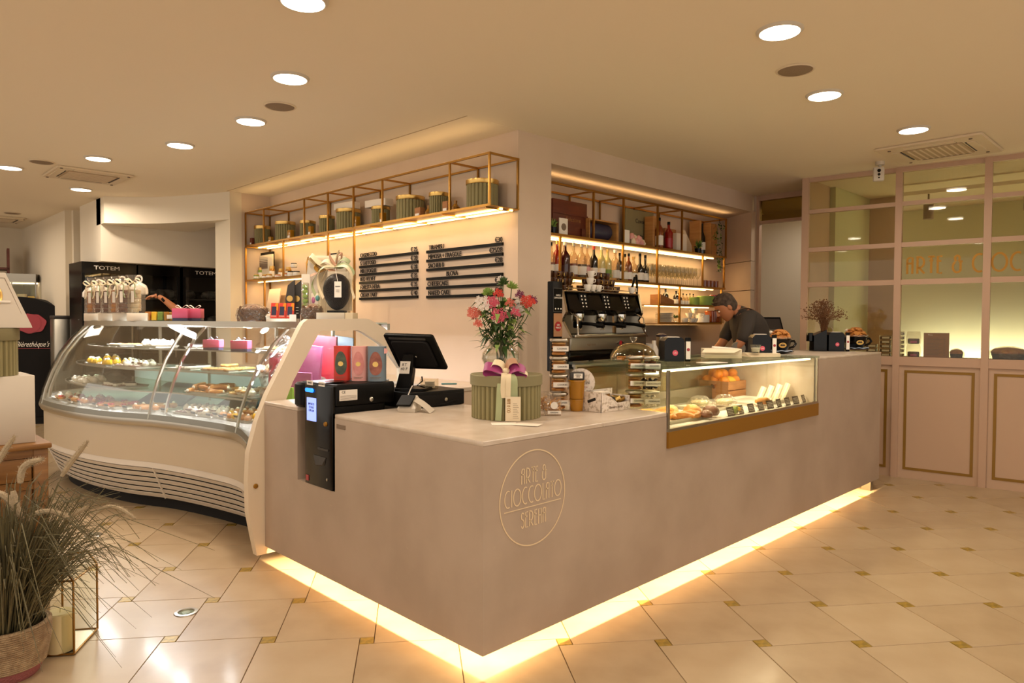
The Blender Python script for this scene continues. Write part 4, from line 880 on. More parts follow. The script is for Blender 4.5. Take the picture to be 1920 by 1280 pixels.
# ---- jars and packets
def square_jar(w=.084, h=.090, fill='biscuit', lab=None):
    t = thing('biscuit_jar', lab, 'jar', (0, 0, 0), 0)
    obj('jar', M().rbox(-w/2, -w/2, 0, w/2, w/2, h*.84, .012, .004), 'acrylic', t)
    obj('lid', M().rbox(-w/2-.001, -w/2-.001, h*.84, w/2+.001, w/2+.001, h-.001, .012, .003), 'steel', t)
    return t
def fillj(t, kind, w=.084, h=.090, s='COOKIES'):
    if kind in ('biscuit', 'cracker'):
        for k in range(4): obj('biscuit', M().tf(Matrix.Translation((0, 0, .006+.0175*k))).lathe([(.028, 0), (.035, .003), (.035, .012), (.028, .015)], 12), kind if k % 2 else 'pastry_gold', t)
    else:
        b = M()
        for k in range(40): b.ball(random.uniform(-.03, .03), random.uniform(-.03, .03), random.uniform(.012, .062), .010, .008, .007, 6, 4)
        obj('contents', b, kind, t, kind='stuff')
    l = obj('label', M().box(-w/2+.008, -w/2-.0022, h*.30, w/2+.002, -w/2-.0004, h*.58), 'label_white', t); text('label_text', s, SFm(.012, h*.44, -w/2-.0028), .012, 'ink', l)
def stack(px, py, items, ang, names, grp):
    x, y, z = onz(px, py, .9)
    for k, (kind, s) in enumerate(items):
        t = square_jar(lab=names[k]); t.location = (x, y, .901+.0905*k); t.rotation_euler.z = FC+ang+random.uniform(-.03, .03); t['group'] = grp; fillj(t, kind, s=s)
S3n = ['bottom', 'second', 'third', 'topmost']
stack(1047, 768, [('biscuit', 'COOKIES')]*4, .08, [f'clear square jar of cookies beside the pillar edge, {q} of the tallest stack' for q in S3n], 'stacked biscuit jars on the counter')
stack(1190, 764, [('biscuit', 'COOKIES')]*3, .06, [f'clear jar of round cookies left of the dark-filled jars, {q} of its stack' for q in ('bottom', 'middle', 'top')], 'stacked biscuit jars on the counter')
stack(1218, 765, [('cream_white', 'MERINGHE'), ('chocolate', 'CIOCCOLATO'), ('pastry_dark', 'COOKIES')], .06, ['clear jar of white meringues at the bottom of its stack by the snack case', 'clear jar of dark chocolate pieces between two others by the snack case', 'clear jar of reddish-brown biscuits on top of its stack by the snack case'], 'stacked biscuit jars on the counter')
def tub(x, y, z, h, r, lab):
    t = thing('honey_tub', lab, 'tub', (x, y, z), FC, 'amber tubs by the biscuit jars'); obj('tub', M().lathe([(r*.82, 0), (r*.86, .003), (r*.98, h*.92), (r, h*.93)], 24), 'honey', t); obj('rim', M().lathe([(r*1.0, h*.92), (r*1.06, h*.93), (r*1.06, h*.99), (0, h)], 24), 'honey', t)
x, y, z = onz(1081, 770, .9); tub(x, y, .901, .060, .036, 'lower amber honey-coloured tub beside the tall jar stack'); tub(x, y, .962, .095, .042, 'taller amber honey-coloured tub stacked on the lower one')
t = thing('black_jar', 'square black-topped jar with white label on the amber tubs', 'jar', (x, y, 1.058), FC); obj('body', M().rbox(-.036, -.03, 0, .036, .03, .038, .004), 'dark_grey', t); l = obj('label', M().box(-.018, -.032, .008, .026, -.0302, .032), 'label_white', t); text('label_text', 'CREMA\nFINE', SFm(.004, .020, -.0325), .009, 'ink', l)
def pouch(px, py, w, d, h, fill, lab, z=.9, sticker=True, dx=0):
    x, y, zz = onz(px, py, z); t = thing('snack_pouch', lab, 'bag', (x, y, zz), FC+dx)
    b = M()
    for k in range(46): 
        a = random.uniform(0, 6.28); p = Vector((random.uniform(-.4, .4)*w, random.uniform(-.35, .35)*d, random.uniform(.01, h*.6))); q = p+Vector((cos(a)*.02, sin(a)*.01, random.uniform(-.02, .02))); q.z = max(.004, q.z); b.tube([tuple(p), tuple((p+q)/2+Vector((0, 0, .003))), tuple(q)], .0035, 5)
    obj('crackers', b, fill, t, kind='stuff')
    obj('wrapper', M().loops([[(-w/2, -d/2, 0), (w/2, -d/2, 0), (w/2, d/2, 0), (-w/2, d/2, 0)], [(-w/2*1.05, -d/2*1.05, h*.5), (w/2*1.05, -d/2*1.05, h*.5), (w/2*1.05, d/2, h*.5), (-w/2*1.05, d/2, h*.5)], [(-w/2, -.003, h), (w/2, -.003, h), (w/2, .003, h), (-w/2, .003, h)]]), 'cellophane', t)
    if sticker:
        obj('round_sticker', M().tf(FR(.006, -d/2*1.05-.001, h*.42)).lathe([(w*.22, 0), (w*.22, .001)], 20), 'label_white', t); l = obj('label', M().box(-w*.32, -d/2-.003, h*.06, w*.5, -d/2-.0015, h*.20), 'label_white', t); text('label_text', 'GRISSINI', FR(w*.08, -d/2-.0035, h*.13), .010, 'ink', l)
pouch(1036, 778, .078, .05, .115, 'cracker', 'clear pouch of golden crackers with a round sticker beside the ribbed box')
pouch(1020, 770, .05, .04, .10, 'cracker', 'second cracker pouch tucked behind the first, against the ribbed box', sticker=False)
# gluten free carton
c = at(1127, 774, 'z', .9); GX, GY = c.x, c.y
t = thing('biscuit_carton', 'white printed display carton of packets with a round header reading biscotti', 'box', (GX, GY, .901))
LY, LX = .115, .24
obj('left_side', M().box(0, 0, 0, .003, LY, .098), 'marble_print', t)
obj('front', M().loops([[(0, .0, 0), (LX, .0, 0), (LX, .003, 0), (0, .003, 0)], [(0, .0, .040), (LX, .0, .040), (LX, .003, .040), (0, .003, .040)]]).add([(0, 0, .04), (LX*.55, 0, .04), (LX*.35, 0, .07), (0, 0, .098), (0, .003, .04), (LX*.55, .003, .04), (LX*.35, .003, .07), (0, .003, .098)], [(0, 1, 2, 3), (7, 6, 5, 4), (1, 5, 6, 2), (2, 6, 7, 3)]), 'marble_print', t)
obj('back', M().box(0, LY, 0, LX, LY+.003, .10), 'marble_print', t); obj('right_side', M().box(LX-.003, .003, 0, LX, LY, .07), 'marble_print', t); obj('bottom', M().box(.003, .003, 0, LX-.003, LY, .003), 'marble_print', t)
obj('lid_flap', M().box(-.0, .0, .098, .06, .05, .101), 'paper', t)
T = frame((-.045+.05, LY+.02, .14), (sin(YAW), -cos(YAW), 0), (0, 0, 1)) 
hd = obj('round_header', M().tf(T).lathe([(.072, -.0015), (.072, .0015)], 36).box(-.055, -.14, -.0015, .055, -.04, .0015), 'marble_print', t)
text('header_text', 'Biscottini', T @ Matrix.Translation((0, .0, .002)), .026, 'ink', hd, xs=.95); text('header_text', 'senza glutine', T @ Matrix.Translation((.004, -.022, .002)), .011, 'red_seal', hd)
text('front_text', 'Buoni e senza', SFm(.12, .02, -.0008), .020, 'ink_soft', t)
for k in range(6):
    pk = solo('biscuit_packet', M().rbox(-.036, -.010, -.03, .036, .010, .03, .006), ['price_black', 'gold_foil', 'brass_dark'][k % 3], ['flat black packet lying in the white carton', 'gold biscuit packet lying in the white carton', 'brown biscuit packet lying in the white carton'][k % 3], 'packet', (GX+.035+.034*k, GY+.06, .945+.012*(k < 3)+.004*k % .01), .3); pk.rotation_euler = (radians(70), 0, .3*k); pk['group'] = 'packets in the white carton'
# ---- cake dome
t = thing('cake_dome', 'clear glass cake dome with a knob over cakes on the case top', 'cake stand', (1.42, .34, 1.126), FC)
obj('plate', M().lathe([(.05, 0), (.06, .004), (.138, .012), (.140, .016), (0, .013)], 32), 'glass_shelf', t)
dp = [(.128, .016), (.127, .035), (.113, .065), (.085, .09), (.045, .105), (.012, .108)]
obj('dome', M().lathe(dp+[(r-.002, z-.001) for r, z in dp[::-1]], 32, cap=False), 'glass_dome', t); obj('knob', M().lathe([(.010, .107), (.007, .112), (.016, .122), (.022, .138), (.019, .141), (0, .142)], 12), 'glass_clear', t)
for k in range(14):
    a = 2.4*k; r = .098*sqrt((k+.5)/14); me, nm = CK[['cookie', 'cookie', 'ring', 'dark'][k % 4]]
    o = bpy.data.objects.new(me.name, me); COL.objects.link(o); o.location = (1.42+r*cos(a), .34+r*sin(a), 1.141+(.010 if k < 5 else 0)); o.rotation_euler = (random.uniform(-.2, .2), 0, a); o['label'] = nm+' under the clear glass cake dome'; o['category'] = 'pastry'; o['group'] = nm+'s under the glass dome'
# ================================================================== SNACK DISPLAY CASE
t = sc_ = thing('snack_case', 'low glass snack case with a gold band set in the bar counter', 'display case')
obj('gold_band', M().box(1.228, -.012, .722, 3.07, 0, .803), 'gold_band', t)
obj('floor_tray', M().box(1.232, .004, .79, 3.048, .62, .808), 'ceramic_white', t)
obj('shoe', M().box(1.228, -.010, .803, 3.07, .008, .818), 'steel', t)
obj('front_glass', M().box(1.232, -.003, .818, 3.066, .003, 1.108), 'glass_pane', t)
obj('side_glass', M().box(1.231, .004, .905, 1.237, .60, 1.108), 'glass_pane', t)
obj('top_glass', M().box(1.225, -.01, 1.110, 3.075, .64, 1.124), 'glass_shelf', t)
for x, y in ((1.238, .0), (3.058, .0), (1.238, .6), (3.045, .6)): obj('corner_post', M().cb(x, y, .963, .014, .014, .29), 'steel', t)
obj('lamp_bar', M().box(1.26, .02, 1.098, 3.0, .05, 1.109), 'led_case', t)
obj('end_lining', M().box(3.036, .01, .808, 3.046, .6, 1.108), 'stone_top', t)
obj('back_ledge', M().box(1.24, .60, .80, 3.04, .63, .90), 'steel_brushed', t)
for k in range(2): obj('sliding_glass', M().box(1.25+.9*k, .612+.01*k, .90, 2.17+.87*k, .616+.01*k, 1.10), 'glass_pane', t)
obj('back_rail', M().box(1.24, .605, 1.095, 3.04, .625, 1.109), 'steel', t)
Z0 = .809
def ctray(x, y, w, l, rz, lab): 
    solo('serving_tray', M().rbox(-w/2, -l/2, 0, w/2, l/2, .006, .02).loops([[(-w/2+.004, -l/2+.004, .006), (w/2-.004, -l/2+.004, .006), (w/2-.004, l/2-.004, .006), (-w/2+.004, l/2-.004, .006)], [(-w/2-.008, -l/2-.008, .020), (w/2+.008, -l/2-.008, .020), (w/2+.008, l/2+.008, .020), (-w/2-.008, l/2+.008, .020)]], False, False), 'tray_white', lab, 'tray', (x, y, Z0), rz)
ctray(1.62, .24, .50, .26, .0, 'white tray of croissants and buns in the snack case')
ctray(2.22, .33, .36, .22, .0, 'white tray under the wrapped sandwiches in the snack case')
ctray(2.72, .30, .40, .30, .0, 'white tray under the triangular sandwiches in the snack case')
cm = mesh('croissant', ck_croissant(1.05), 'pastry_gold')
for k, (x, y, r) in enumerate(((1.44, .30, .5), (1.45, .19, 2.2), (1.56, .33, 1.2), (1.57, .22, -.4), (1.68, .30, .2), (1.60, .14, 1.0), (1.70, .15, -.3))):
    o = solo('croissant', cm, None, ['golden croissant at the left end of the snack tray', 'croissant near the glass at the left of the snack tray', 'croissant at the back of the snack tray', 'croissant in the middle of the snack tray', 'croissant behind the round buns on the snack tray', 'front croissant by the glass of the snack case', 'croissant right next to the seeded bun'][k], 'pastry', (x, y, Z0+.007), r, 'croissants in the snack case')
def bun(x, y, r, m, lab):
    t = thing('bread_bun', lab, 'bun', (x, y, Z0+.007), random.random()*6, 'buns in the snack case'); obj('crust', M().lathe([(0, 0), (r*.8, .004), (r, r*.45), (r*.85, r*.85), (r*.45, r*1.12), (0, r*1.18)], 16), m, t)
    b = M()
    for k in range(26): a = random.uniform(0, 6.28); e = random.uniform(.5, 1.45); b.ball(r*.95*cos(a)*cos(e), r*.95*sin(a)*cos(e), r*.28+r*.88*sin(e), .0035, n=5, m=3)
    obj('seeds', b, 'cream_white', t, kind='stuff')
bun(1.80, .20, .052, 'pastry_gold', 'seeded round bun in the middle of the snack tray'); bun(1.86, .115, .05, 'pastry_dark', 'dark glazed bun at the right front of the snack tray'); bun(1.76, .085, .036, 'pastry_dark', 'small chocolate-topped bun by the glass'); bun(1.75, .31, .045, 'biscuit', 'pale bun behind the seeded bun')
solo('acrylic_divider', M().box(-.30, -.002, 0, .30, .002, .085).box(.296, -.16, 0, .30, .0, .085), 'acrylic', 'clear acrylic divider behind the croissants', 'divider', (1.66, .40, Z0+.001), 0)
for k, (x, y) in enumerate(((2.12, .34), (2.30, .27))):
    t = thing('wrapped_sandwich', 'clear clamshell pack of sandwich in the snack case, '+('farther one' if k == 0 else 'one nearer the price cards'), 'sandwich', (x, y, Z0+.021), .2, 'clear sandwich packs')
    obj('bread', M().rbox(-.055, -.04, .004, .055, .04, .034, .01), 'bread_white', t); obj('filling', M().rbox(-.057, -.042, .014, .057, .042, .024, .01), 'leaf_light', t)
    obj('clamshell', M().loops([[(-.07, -.055, 0), (.07, -.055, 0), (.07, .055, 0), (-.07, .055, 0)], [(-.075, -.06, .02), (.075, -.06, .02), (.075, .06, .02), (-.075, .06, .02)], [(-.04, -.03, .062), (.04, -.03, .062), (.04, .03, .062), (-.04, .03, .062)]]), 'cellophane', t)
t = thing('salad_box', 'small clear box of green and yellow fruit behind the glass', 'food box', (2.07, .075, Z0+.001), 0)
obj('contents', M().ball(-.02, 0, .02, .022, n=7, m=5).ball(.02, .01, .02, .022, n=7, m=5).ball(0, -.005, .03, .02, n=7, m=5), 'leaf_light', t); obj('fruit', M().ball(.005, -.015, .03, .015, n=7, m=5).ball(.03, -.01, .026, .012, n=7, m=5), 'lemon_peel', t); obj('box', M().rbox(-.05, -.032, 0, .05, .032, .045, .006), 'acrylic', t)
# crate of oranges
c = at(1356, 749, 'z', Z0); CX, CY = c.x, c.y-.03
t = thing('fruit_crate', 'slatted wooden crate of oranges with a heart-shaped handle hole', 'crate', (CX, CY, Z0+.001), 0)
WX, WY, HH = .26, .21, .125
def heart_panel():
    b = M(); b.tf(frame((0, WY, 0), (0, -1, 0), (0, 0, 1))); HZ = .088
    O = [(0, 0), (WY, 0), (WY, HH), (0, HH)]; n = 28; I = []
    for k in range(n):
        a = 2*pi*k/n; I.append((WY/2+.022*(sin(a)**3)*1.0, HZ+.020*(13*cos(a)-5*cos(2*a)-2*cos(3*a)-cos(4*a))/15))
    tmp = M(); hole_plate(tmp, O, I[::-1], 0, .010); b.add([(x, z, -.010+y) for x, y, z in tmp.v], tmp.f); return b
obj('end_panel', heart_panel(), 'crate_wood', t); obj('end_panel', M().box(WX-.01, 0, 0, WX, WY, HH), 'crate_wood', t)
for z0, z1 in ((.0, .058), (.065, HH)):
    obj('slat', M().rbox(0, -.008, z0, WX, 0, z1, .002), 'crate_wood', t); obj('slat', M().rbox(0, WY, z0, WX, WY+.008, z1, .002), 'crate_wood', t)
obj('bottom', M().box(.01, 0, .02, WX-.01, WY, .028), 'crate_wood', t); obj('rope_handle', M().tube([(WX+.002, .09, .10), (WX+.02, .115, .08), (WX+.002, .14, .10)], .004, 6), 'ribbon_cream', t)
om = mesh('orange', M().ball(0, 0, 0, .036, .036, .034, 18, 12).mt(1).lathe([(.005, .033), (.003, .036), (0, .036)], 6), ['orange_peel', 'leaf_green']); lm = mesh('lemon', M().lathe([(0, -.046), (.008, -.042), (.026, -.026), (.033, 0), (.027, .024), (.009, .042), (0, .046)], 16), 'lemon_peel')
P = [(.045, .05), (.12, .05), (.20, .05), (.05, .12), (.125, .125), (.205, .12), (.06, .19), (.14, .195), (.215, .19)]
for k, (x, y) in enumerate(P+[(.05, .10), (.10, .165), (.175, .16), (.225, .08), (.125, .10)]):
    top = k >= 9; lem = k in (1,)
    o = solo('lemon' if lem else 'orange', lm if lem else om, None, 'yellow lemon at the front of the orange crate' if lem else ('orange on top of the heap in the wooden crate' if top else 'orange lying at the rim of the wooden crate'), 'fruit', (CX+x, CY+y, Z0+(.170 if top else .126)), k, None if lem else ('top oranges in the crate' if top else 'rim oranges in the crate'))
    if lem: o.rotation_euler = (pi/2, .4, .5)
    else: o.rotation_euler = (.7*k, .4*k, k)
for x, y, z in ((.02, .09, .088), (.11, .05, .07), (.19, .12, .07), (.12, .15, .07)): solo('orange', om, None, 'orange seen inside the crate through the heart-shaped hole', 'fruit', (CX+.03+x, CY+y, Z0+z), 0, 'inner oranges')
# triangular sandwiches
sb = M(); A, Hs = .075, .115
for k, (o, th, m) in enumerate(((0, .012, 0), (.012, .010, 1), (.022, .012, 0))):
    sb.mt(m).loops([[(-A, o, 0), (A, o, 0), (0, o, Hs)], [(-A, o+th, 0), (A, o+th, 0), (0, o+th, Hs)]])
sm_ = mesh('triangle_sandwich', sb, ['bread_white', 'cream_white'])
for k in range(6):
    c = at(1421+15.5*k, 757-3.0*k, 'z', Z0+.02)
    o = solo('triangle_sandwich', sm_, None, 'white crustless triangular sandwich, '+['farthest left of the leaning row', 'second from the left of the leaning row', 'third from the left of the leaning row', 'fourth from the left of the leaning row', 'fifth, leaning near the price cards', 'last one, flat side showing at the right'][k], 'sandwich', (c.x+.06, c.y+.05, Z0+.022), 0, 'triangular sandwiches'); o.rotation_euler = (radians(-20), 0, radians(-158))
solo('filled_roll', M().tube([(-.05, 0, .02), (-.02, 0, .022), (.03, .0, .022), (.055, 0, .018)], [.012, .022, .022, .010], 10), 'pastry_gold', 'small golden roll in front of the triangular sandwiches', 'roll', onz(1430, 758, Z0+.02), -.5)
b = M().tf(Matrix.Rotation(radians(-18), 4, 'X')); b.box(-.036, -.001, 0, .036, .001, .052); b.mt(1)
for k in range(4): b.box(-.030, -.0016, .010+.009*k, .030-.008*(k % 2), -.001, .0125+.009*k)
b.mt(0).box(-.036, 0, 0, .036, .02, .003)
tgm = mesh('price_tag', b, ['price_black', 'label_white'])
for k in range(9):
    solo('price_tag', tgm, None, 'black price tag with white writing along the snack case glass', 'price tag', (1.98+.058*k+.068*k*(1.0)+.0*k, .05, Z0+.001), random.uniform(-.15, .15), 'price tags in the snack case')
solo('price_tag', tgm, None, 'single black tag at the near corner of the snack case', 'price tag', (1.30, .05, Z0+.001), .3)

# ================================================================== THINGS ON THE CASE TOP AND BAR
BT = 1.1255
def dispenser(px, py, z, lab, rz=0, s=1.0):
    x, y, zz = onz(px, py, z); t = thing('napkin_dispenser', lab, 'dispenser', (x, y, zz), FC+rz, 'black napkin dispensers'); w, d, h = .085*s, .10*s, .135*s
    b = M().tf(frame((0, 0, 0), (1, 0, 0), (0, 0, 1)))
    P = [(-w, 0), (w*.35, 0), (w*.35, h*.86), (w*.15, h), (-w*.8, h), (-w, h*.86)]
    b.loops([[(x_, z_, d/2) for x_, z_ in P], [(x_, z_, -d/2) for x_, z_ in P]][::-1]); obj('housing', b, 'black_gloss', t)
    obj('front_frame', M().rbox(w*.36, -d*.62, 0, w*.42+.028, -d*.5, h, .006), 'black_satin', t)
    l = obj('label', M().box(w*.40, -d*.64, h*.10, w*.42+.024, -d*.62, h*.84), 'label_white', t); obj('red_mark', M().tf(FR(w*.42+.011, -d*.645, h*.5)).lathe([(.009, 0), (.009, .001)], 14), 'red_seal', l)
    lg = obj('logo', M().tf(FR(-w*.28, -d*.505, h*.36)).lathe([(.016, 0), (.016, .001)], 18), 'petal_pink', t); text('logo_text', 'caffe', FR(-w*.28, -d*.515, h*.36), .011, 'label_white', lg)
    obj('napkins', M().rbox(-w*.7, -d*.3, h, w*.1, d*.3, h+.004, .004, 0), 'paper', t)
    return t
dispenser(1268, 677, BT, 'black napkin dispenser beside the glass cake dome', .1); dispenser(1432, 667, BT, 'black napkin dispenser in front of the big cup of pastries', -.05, 1.05); dispenser(1570, 658, 1.115, 'black napkin dispenser between the dried flowers and the far cup', .0, 1.15)
t = thing('cardboard_tray', 'flat cardboard box with paper napkins on the case top', 'box', (2.30, .30, BT), FC-.12)
obj('box', M().rbox(-.11, -.08, 0, .115, .08, .058, .003), 'paper_cream', t); obj('flap', M().box(-.13, -.095, .018, .09, -.081, .021), 'paper', t); obj('open_lid', M().loops([[(-.11, -.08, .058), (.115, -.08, .058), (.115, -.079, .058), (-.11, -.079, .058)], [(-.135, -.12, .036), (.06, -.12, .036), (.06, -.119, .036), (-.135, -.119, .036)]]), 'paper_cream', t)
solo('paper_napkin', M().loops([[(-.07, -.05, 0), (.06, -.07, 0), (.08, .05, 0), (-.05, .06, 0)], [(-.05, -.04, .003), (.06, -.06, .004), (.07, .05, .003), (-.05, .05, .012)]]), 'paper', 'crumpled white napkin on top of the cardboard box', 'napkin', (2.32, .30, BT+.059), FC)
solo('paper_napkin', M().rbox(-.07, -.05, 0, .07, .05, .003, .004, 0), 'paper', 'flat white napkin below the cardboard box', 'napkin', onz(1335, 680, BT)[:2]+(BT,), FC+.5)
for k in range(5): solo('parchment_sheet', M().rbox(-.11, -.06, 0, .11, .06, .004, .004, 0), 'paper_cream', 'cream paper bag in the fanned pile before the small glass cup', 'paper bag', (2.64+.01*k, .20+.004*k, BT+.0045*k), FC+.25-.1*k, 'paper bags on the case top')
x, y, z = onz(1415, 668, BT); t = thing('glass_cup', 'small clear faceted glass of sugar on the paper bags', 'glass', (x-.05, y-.03, BT+.024), FC)
obj('glass', M().lathe([(.022, 0), (.026, .004), (.036, .055), (.034, .055), (.024, .008), (0, .008)], 10), 'glass_clear', t); obj('sugar', M().lathe([(0, .009), (.023, .009), (.030, .035), (0, .037)], 10), 'cream_white', t)
def big_cup(px, py, z, lab, s=1.0, lab2=''):
    x, y, zz = onz(px, py, z); t = thing('giant_cup', lab, 'cup', (x, y, zz), FC, 'giant black cups of pastries')
    obj('saucer', M().lathe([(.04*s, 0), (.05*s, .003), (.115*s, .014), (.115*s, .018), (0, .012)], 28), 'black_gloss', t)
    P = [(.035*s, .014), (.055*s, .022), (.085*s, .06*s+.01), (.092*s, .11*s+.01), (.088*s, .11*s+.01), (.07*s, .05), (0, .035)]
    obj('cup', M().lathe(P, 28), 'black_gloss', t)
    obj('handle', M().tube([(.082*s, 0, .10*s), (.12*s, 0, .105*s), (.135*s, 0, .08*s), (.115*s, 0, .055*s), (.075*s, 0, .045*s)], .010*s, 8), 'black_gloss', t)
    T = frame((-.008, -.0925*s, .072*s), (1, 0, .0), (0, -.12, 1)); b = M().tf(T @ Matrix.Diagonal((1.5, 1, 1, 1))); b.lathe([(.021*s, 0), (.021*s, .002)], 20); q = obj('oval_emblem', b, 'gold_foil', t); b = M().tf(T); b.rbox(-.018*s, -.006*s, .002, .018*s, .004*s, .003, .002, 0); b.lathe([(.004*s, .002), (.004*s, .003)], 8, -.010*s, .009*s).lathe([(.004*s, .002), (.004*s, .003)], 8, 0, .011*s).lathe([(.004*s, .002), (.004*s, .003)], 8, .010*s, .009*s); obj('emblem_mark', b, 'ink', q)
    cl = obj('cloth', M(), 'blue_cloth', t)
    b = M(); L = []
    for k in range(25): a = radians(180+180*k/24); r = .105*s*(1+.05*sin(5*a)); L.append([(r*cos(a), r*sin(a), .020+.010*abs(sin(4.5*a))), (r*.5*cos(a), r*.5*sin(a), .024), (r*.5*cos(a), r*.5*sin(a), .020), (r*cos(a), r*sin(a), .016+.008*abs(sin(4.5*a)))])
    b.loops(L); obj('cloth_fold', b, 'blue_cloth', cl)
    b = M(); random.seed(int(px))
    for k in range(70):
        a = random.uniform(0, 6.28); e = random.uniform(0, 1.5); r = .078*s; c = Vector((r*cos(a)*cos(e), r*sin(a)*cos(e), .118*s+.075*s*sin(e))); b.ball(c.x, c.y, c.z, .017*s, .012*s, .010*s, 7, 4, .2)
    b.ball(0, 0, .118*s, .07*s, .07*s, .06*s, 10, 6); obj('pastry_heap', b, 'pastry_gold', t, kind='stuff')
    b = M()
    for k in range(4): a = .9*k+.4; c = Vector((.078*s*cos(a), .078*s*sin(a), .125*s+.025*s*(k % 3))); b.ball(c.x, c.y, c.z, .018*s, .014*s, .013*s, 6, 4, .25)
    obj('wrapper_edge', b, 'paper', t, kind='stuff'); obj('paper_liner', M().lathe([(.086*s, .108*s), (.10*s, .135*s), (.098*s, .135*s), (.084*s, .108*s)], 14, cap=False), 'cellophane', t)
big_cup(1461, 663, BT-.012, 'giant black cup with gold emblem heaped with pastries above the snack case', .92); big_cup(1604, 657, 1.115, 'giant black cup of pastries at the far right end of the bar', .98)
x, y, z = onz(1493, 660, 1.115); t = thing('glass_stack', 'stacked clear tumblers behind the giant cup', 'glass', (3.60, .56, 1.116), FC)
for k in range(5): obj('tumbler', M().lathe([(.024, .032*k), (.030, .032*k+.05), (.028, .032*k+.05), (.022, .032*k+.003), (0, .032*k+.003)], 14), 'glass_clear', t)
x, y = 4.12, .42; t = thing('dried_flower_vase', 'dried brown flowers in a square black vase on the bar end', 'flowers', (x, y, 1.116), FC)
obj('vase', M().loops([[(-.05, -.045, 0), (.055, -.045, 0), (.055, .045, 0), (-.05, .045, 0)], [(-.05, -.045, .13), (.055, -.045, .175), (.055, .045, .175), (-.05, .045, .13)]]), 'black_gloss', t); obj('handle_block', M().rbox(-.085, -.03, .08, -.05, .03, .15, .006), 'black_gloss', t)
random.seed(5); b = M(); b2 = M()
for k in range(150):
    a = random.uniform(0, 6.28); e = random.uniform(.25, 1.5); r = random.uniform(.12, .2); c0 = Vector((.05+random.uniform(-.02, .02), random.uniform(-.02, .02), .15)); c1 = Vector((.045, 0, .23)); p = c1+Vector((cos(a)*cos(e), sin(a)*cos(e), sin(e)*.95))*r
    b.tube([tuple(c0), tuple(c1+(p-c1)*.3+Vector((0, 0, .01))), tuple(p)], [.0018, .0013, .001], 4)
    for j in range(4): q = p+Vector([random.uniform(-.02, .02) for _ in range(3)]); b2.ball(q.x, q.y, q.z, .0045, n=4, m=3)
obj('stems', b, 'dried', t, kind='stuff'); obj('seed_heads', b2, 'dried', t, kind='stuff')
t = thing('bottle_rack_sign', 'slim clear pour bottle beside the black vase', 'bottle', (4.20, .33, 1.116), FC); obj('bottle', M().lathe([(.02, 0), (.02, .10), (.008, .13), (.008, .16), (0, .16)], 12), 'glass_clear', t); obj('spout', M().tube([(0, 0, .16), (0, 0, .18), (-.012, 0, .195)], .003, 5), 'steel', t)
# rear till monitor
t = thing('rear_monitor', 'black monitor seen from the side behind the bar at the doorway', 'monitor', (4.75, 1.13, 1.10), FC+.2)
T = frame((0, 0, .20), (1, 0, 0), (-.15, .25, 1)); obj('frame', M().tf(T).box(-.14, -.07, -.006, .14, -.055, .006).box(-.14, .09, -.006, .14, .105, .006).box(-.14, -.07, -.006, -.13, .10, .006).box(.13, -.07, -.006, .14, .10, .006), 'black_satin', t); obj('screen', M().tf(T).box(-.13, -.055, -.003, .13, .09, .001), 'shirt', t)
obj('base', M().loops([[(-.07, -.08, 0), (.09, -.08, 0), (.09, .08, 0), (-.07, .08, 0)], [(-.10, -.02, .13), (.10, -.02, .13), (.10, .03, .13), (-.10, .03, .13)]]), 'black_satin', t)
t = thing('monitor_desk', 'low dark cabinet beneath the rear monitor', 'cabinet', (4.74, .97, 0)); obj('cabinet', M().box(-.13, 0, 0, .14, .30, 1.08), 'black_matte', t); obj('worktop', M().box(-.14, -.01, 1.08, .15, .31, 1.099), 'steel_brushed', t)
# ---- on the ledge of the glass partition
def ledge(y, off=.10): return (PIN(y)+off, y, 1.051)
cj = M().rbox(-.045, -.035, 0, .045, .035, .036, .006); cj2 = M().rbox(-.043, -.033, .004, .043, .033, .028, .006)
def pack_stack(y, n, off, lab):
    for k in range(n):
        t = thing('chocolate_pack', 'clear chocolate biscuit box, '+lab+', '+['bottom', 'second', 'third', 'fourth', 'fifth', 'sixth'][k]+' from the ledge', 'food box', (PIN(y)+off, y, 1.051+.038*k), PA+pi/2*0+random.uniform(-.05, .05), 'clear biscuit boxes on the window ledge'); t.rotation_euler.z = radians(-83)
        obj('biscuits', cj2 if 0 else M().rbox(-.040, -.030, .003, .040, .030, .026, .006), 'pastry_dark', t); obj('box', M().rbox(-.045, -.036, 0, .045, .036, .036, .006), 'cellophane', t); obj('label', M().box(-.02, -.038, .008, .038, -.0365, .024), 'label_white', t)
pack_stack(.30, 3, .09, 'short stack nearest the cup'); pack_stack(.19, 5, .09, 'stack left of the mullion'); pack_stack(.105, 6, .16, 'stack behind the mullion')
for k, (y, z, l) in enumerate(((-.03, 1.165, 'upper'), (-.03, 1.051, 'lower'))):
    t = thing('cookie_bag', 'clear bag of brown cookies behind the glass right of the mullion, '+l+' one', 'bag', (PIN(y)+.09, y, z), radians(-83), 'cookie bags behind the glass')
    obj('cookies', M().rbox(-.045, -.02, .004, .045, .02, .05, .012), 'pastry_dark', t); obj('wrapper', M().loops([[(-.05, -.03, 0), (.05, -.03, 0), (.05, .03, 0), (-.05, .03, 0)], [(-.055, -.03, .06), (.055, -.03, .06), (.055, .03, .06), (-.055, .03, .06)], [(-.05, -.002, .112), (.05, -.002, .112), (.05, .002, .112), (-.05, .002, .112)]]), 'cellophane', t); obj('label', M().box(-.02, -.032, .01, .03, -.0305, .03), 'pink_bag', t)
t = thing('menu_board', 'brown paper menu standing behind the glass', 'menu', (PIN(-.20)+.09, -.20, 1.051), radians(-83)); bd = obj('board', M().box(-.095, -.003, 0, .095, .003, .215), 'menu_paper', t)
text('menu_title', 'Menu', FR(-.045, -.0038, .198), .016, 'label_white', bd)
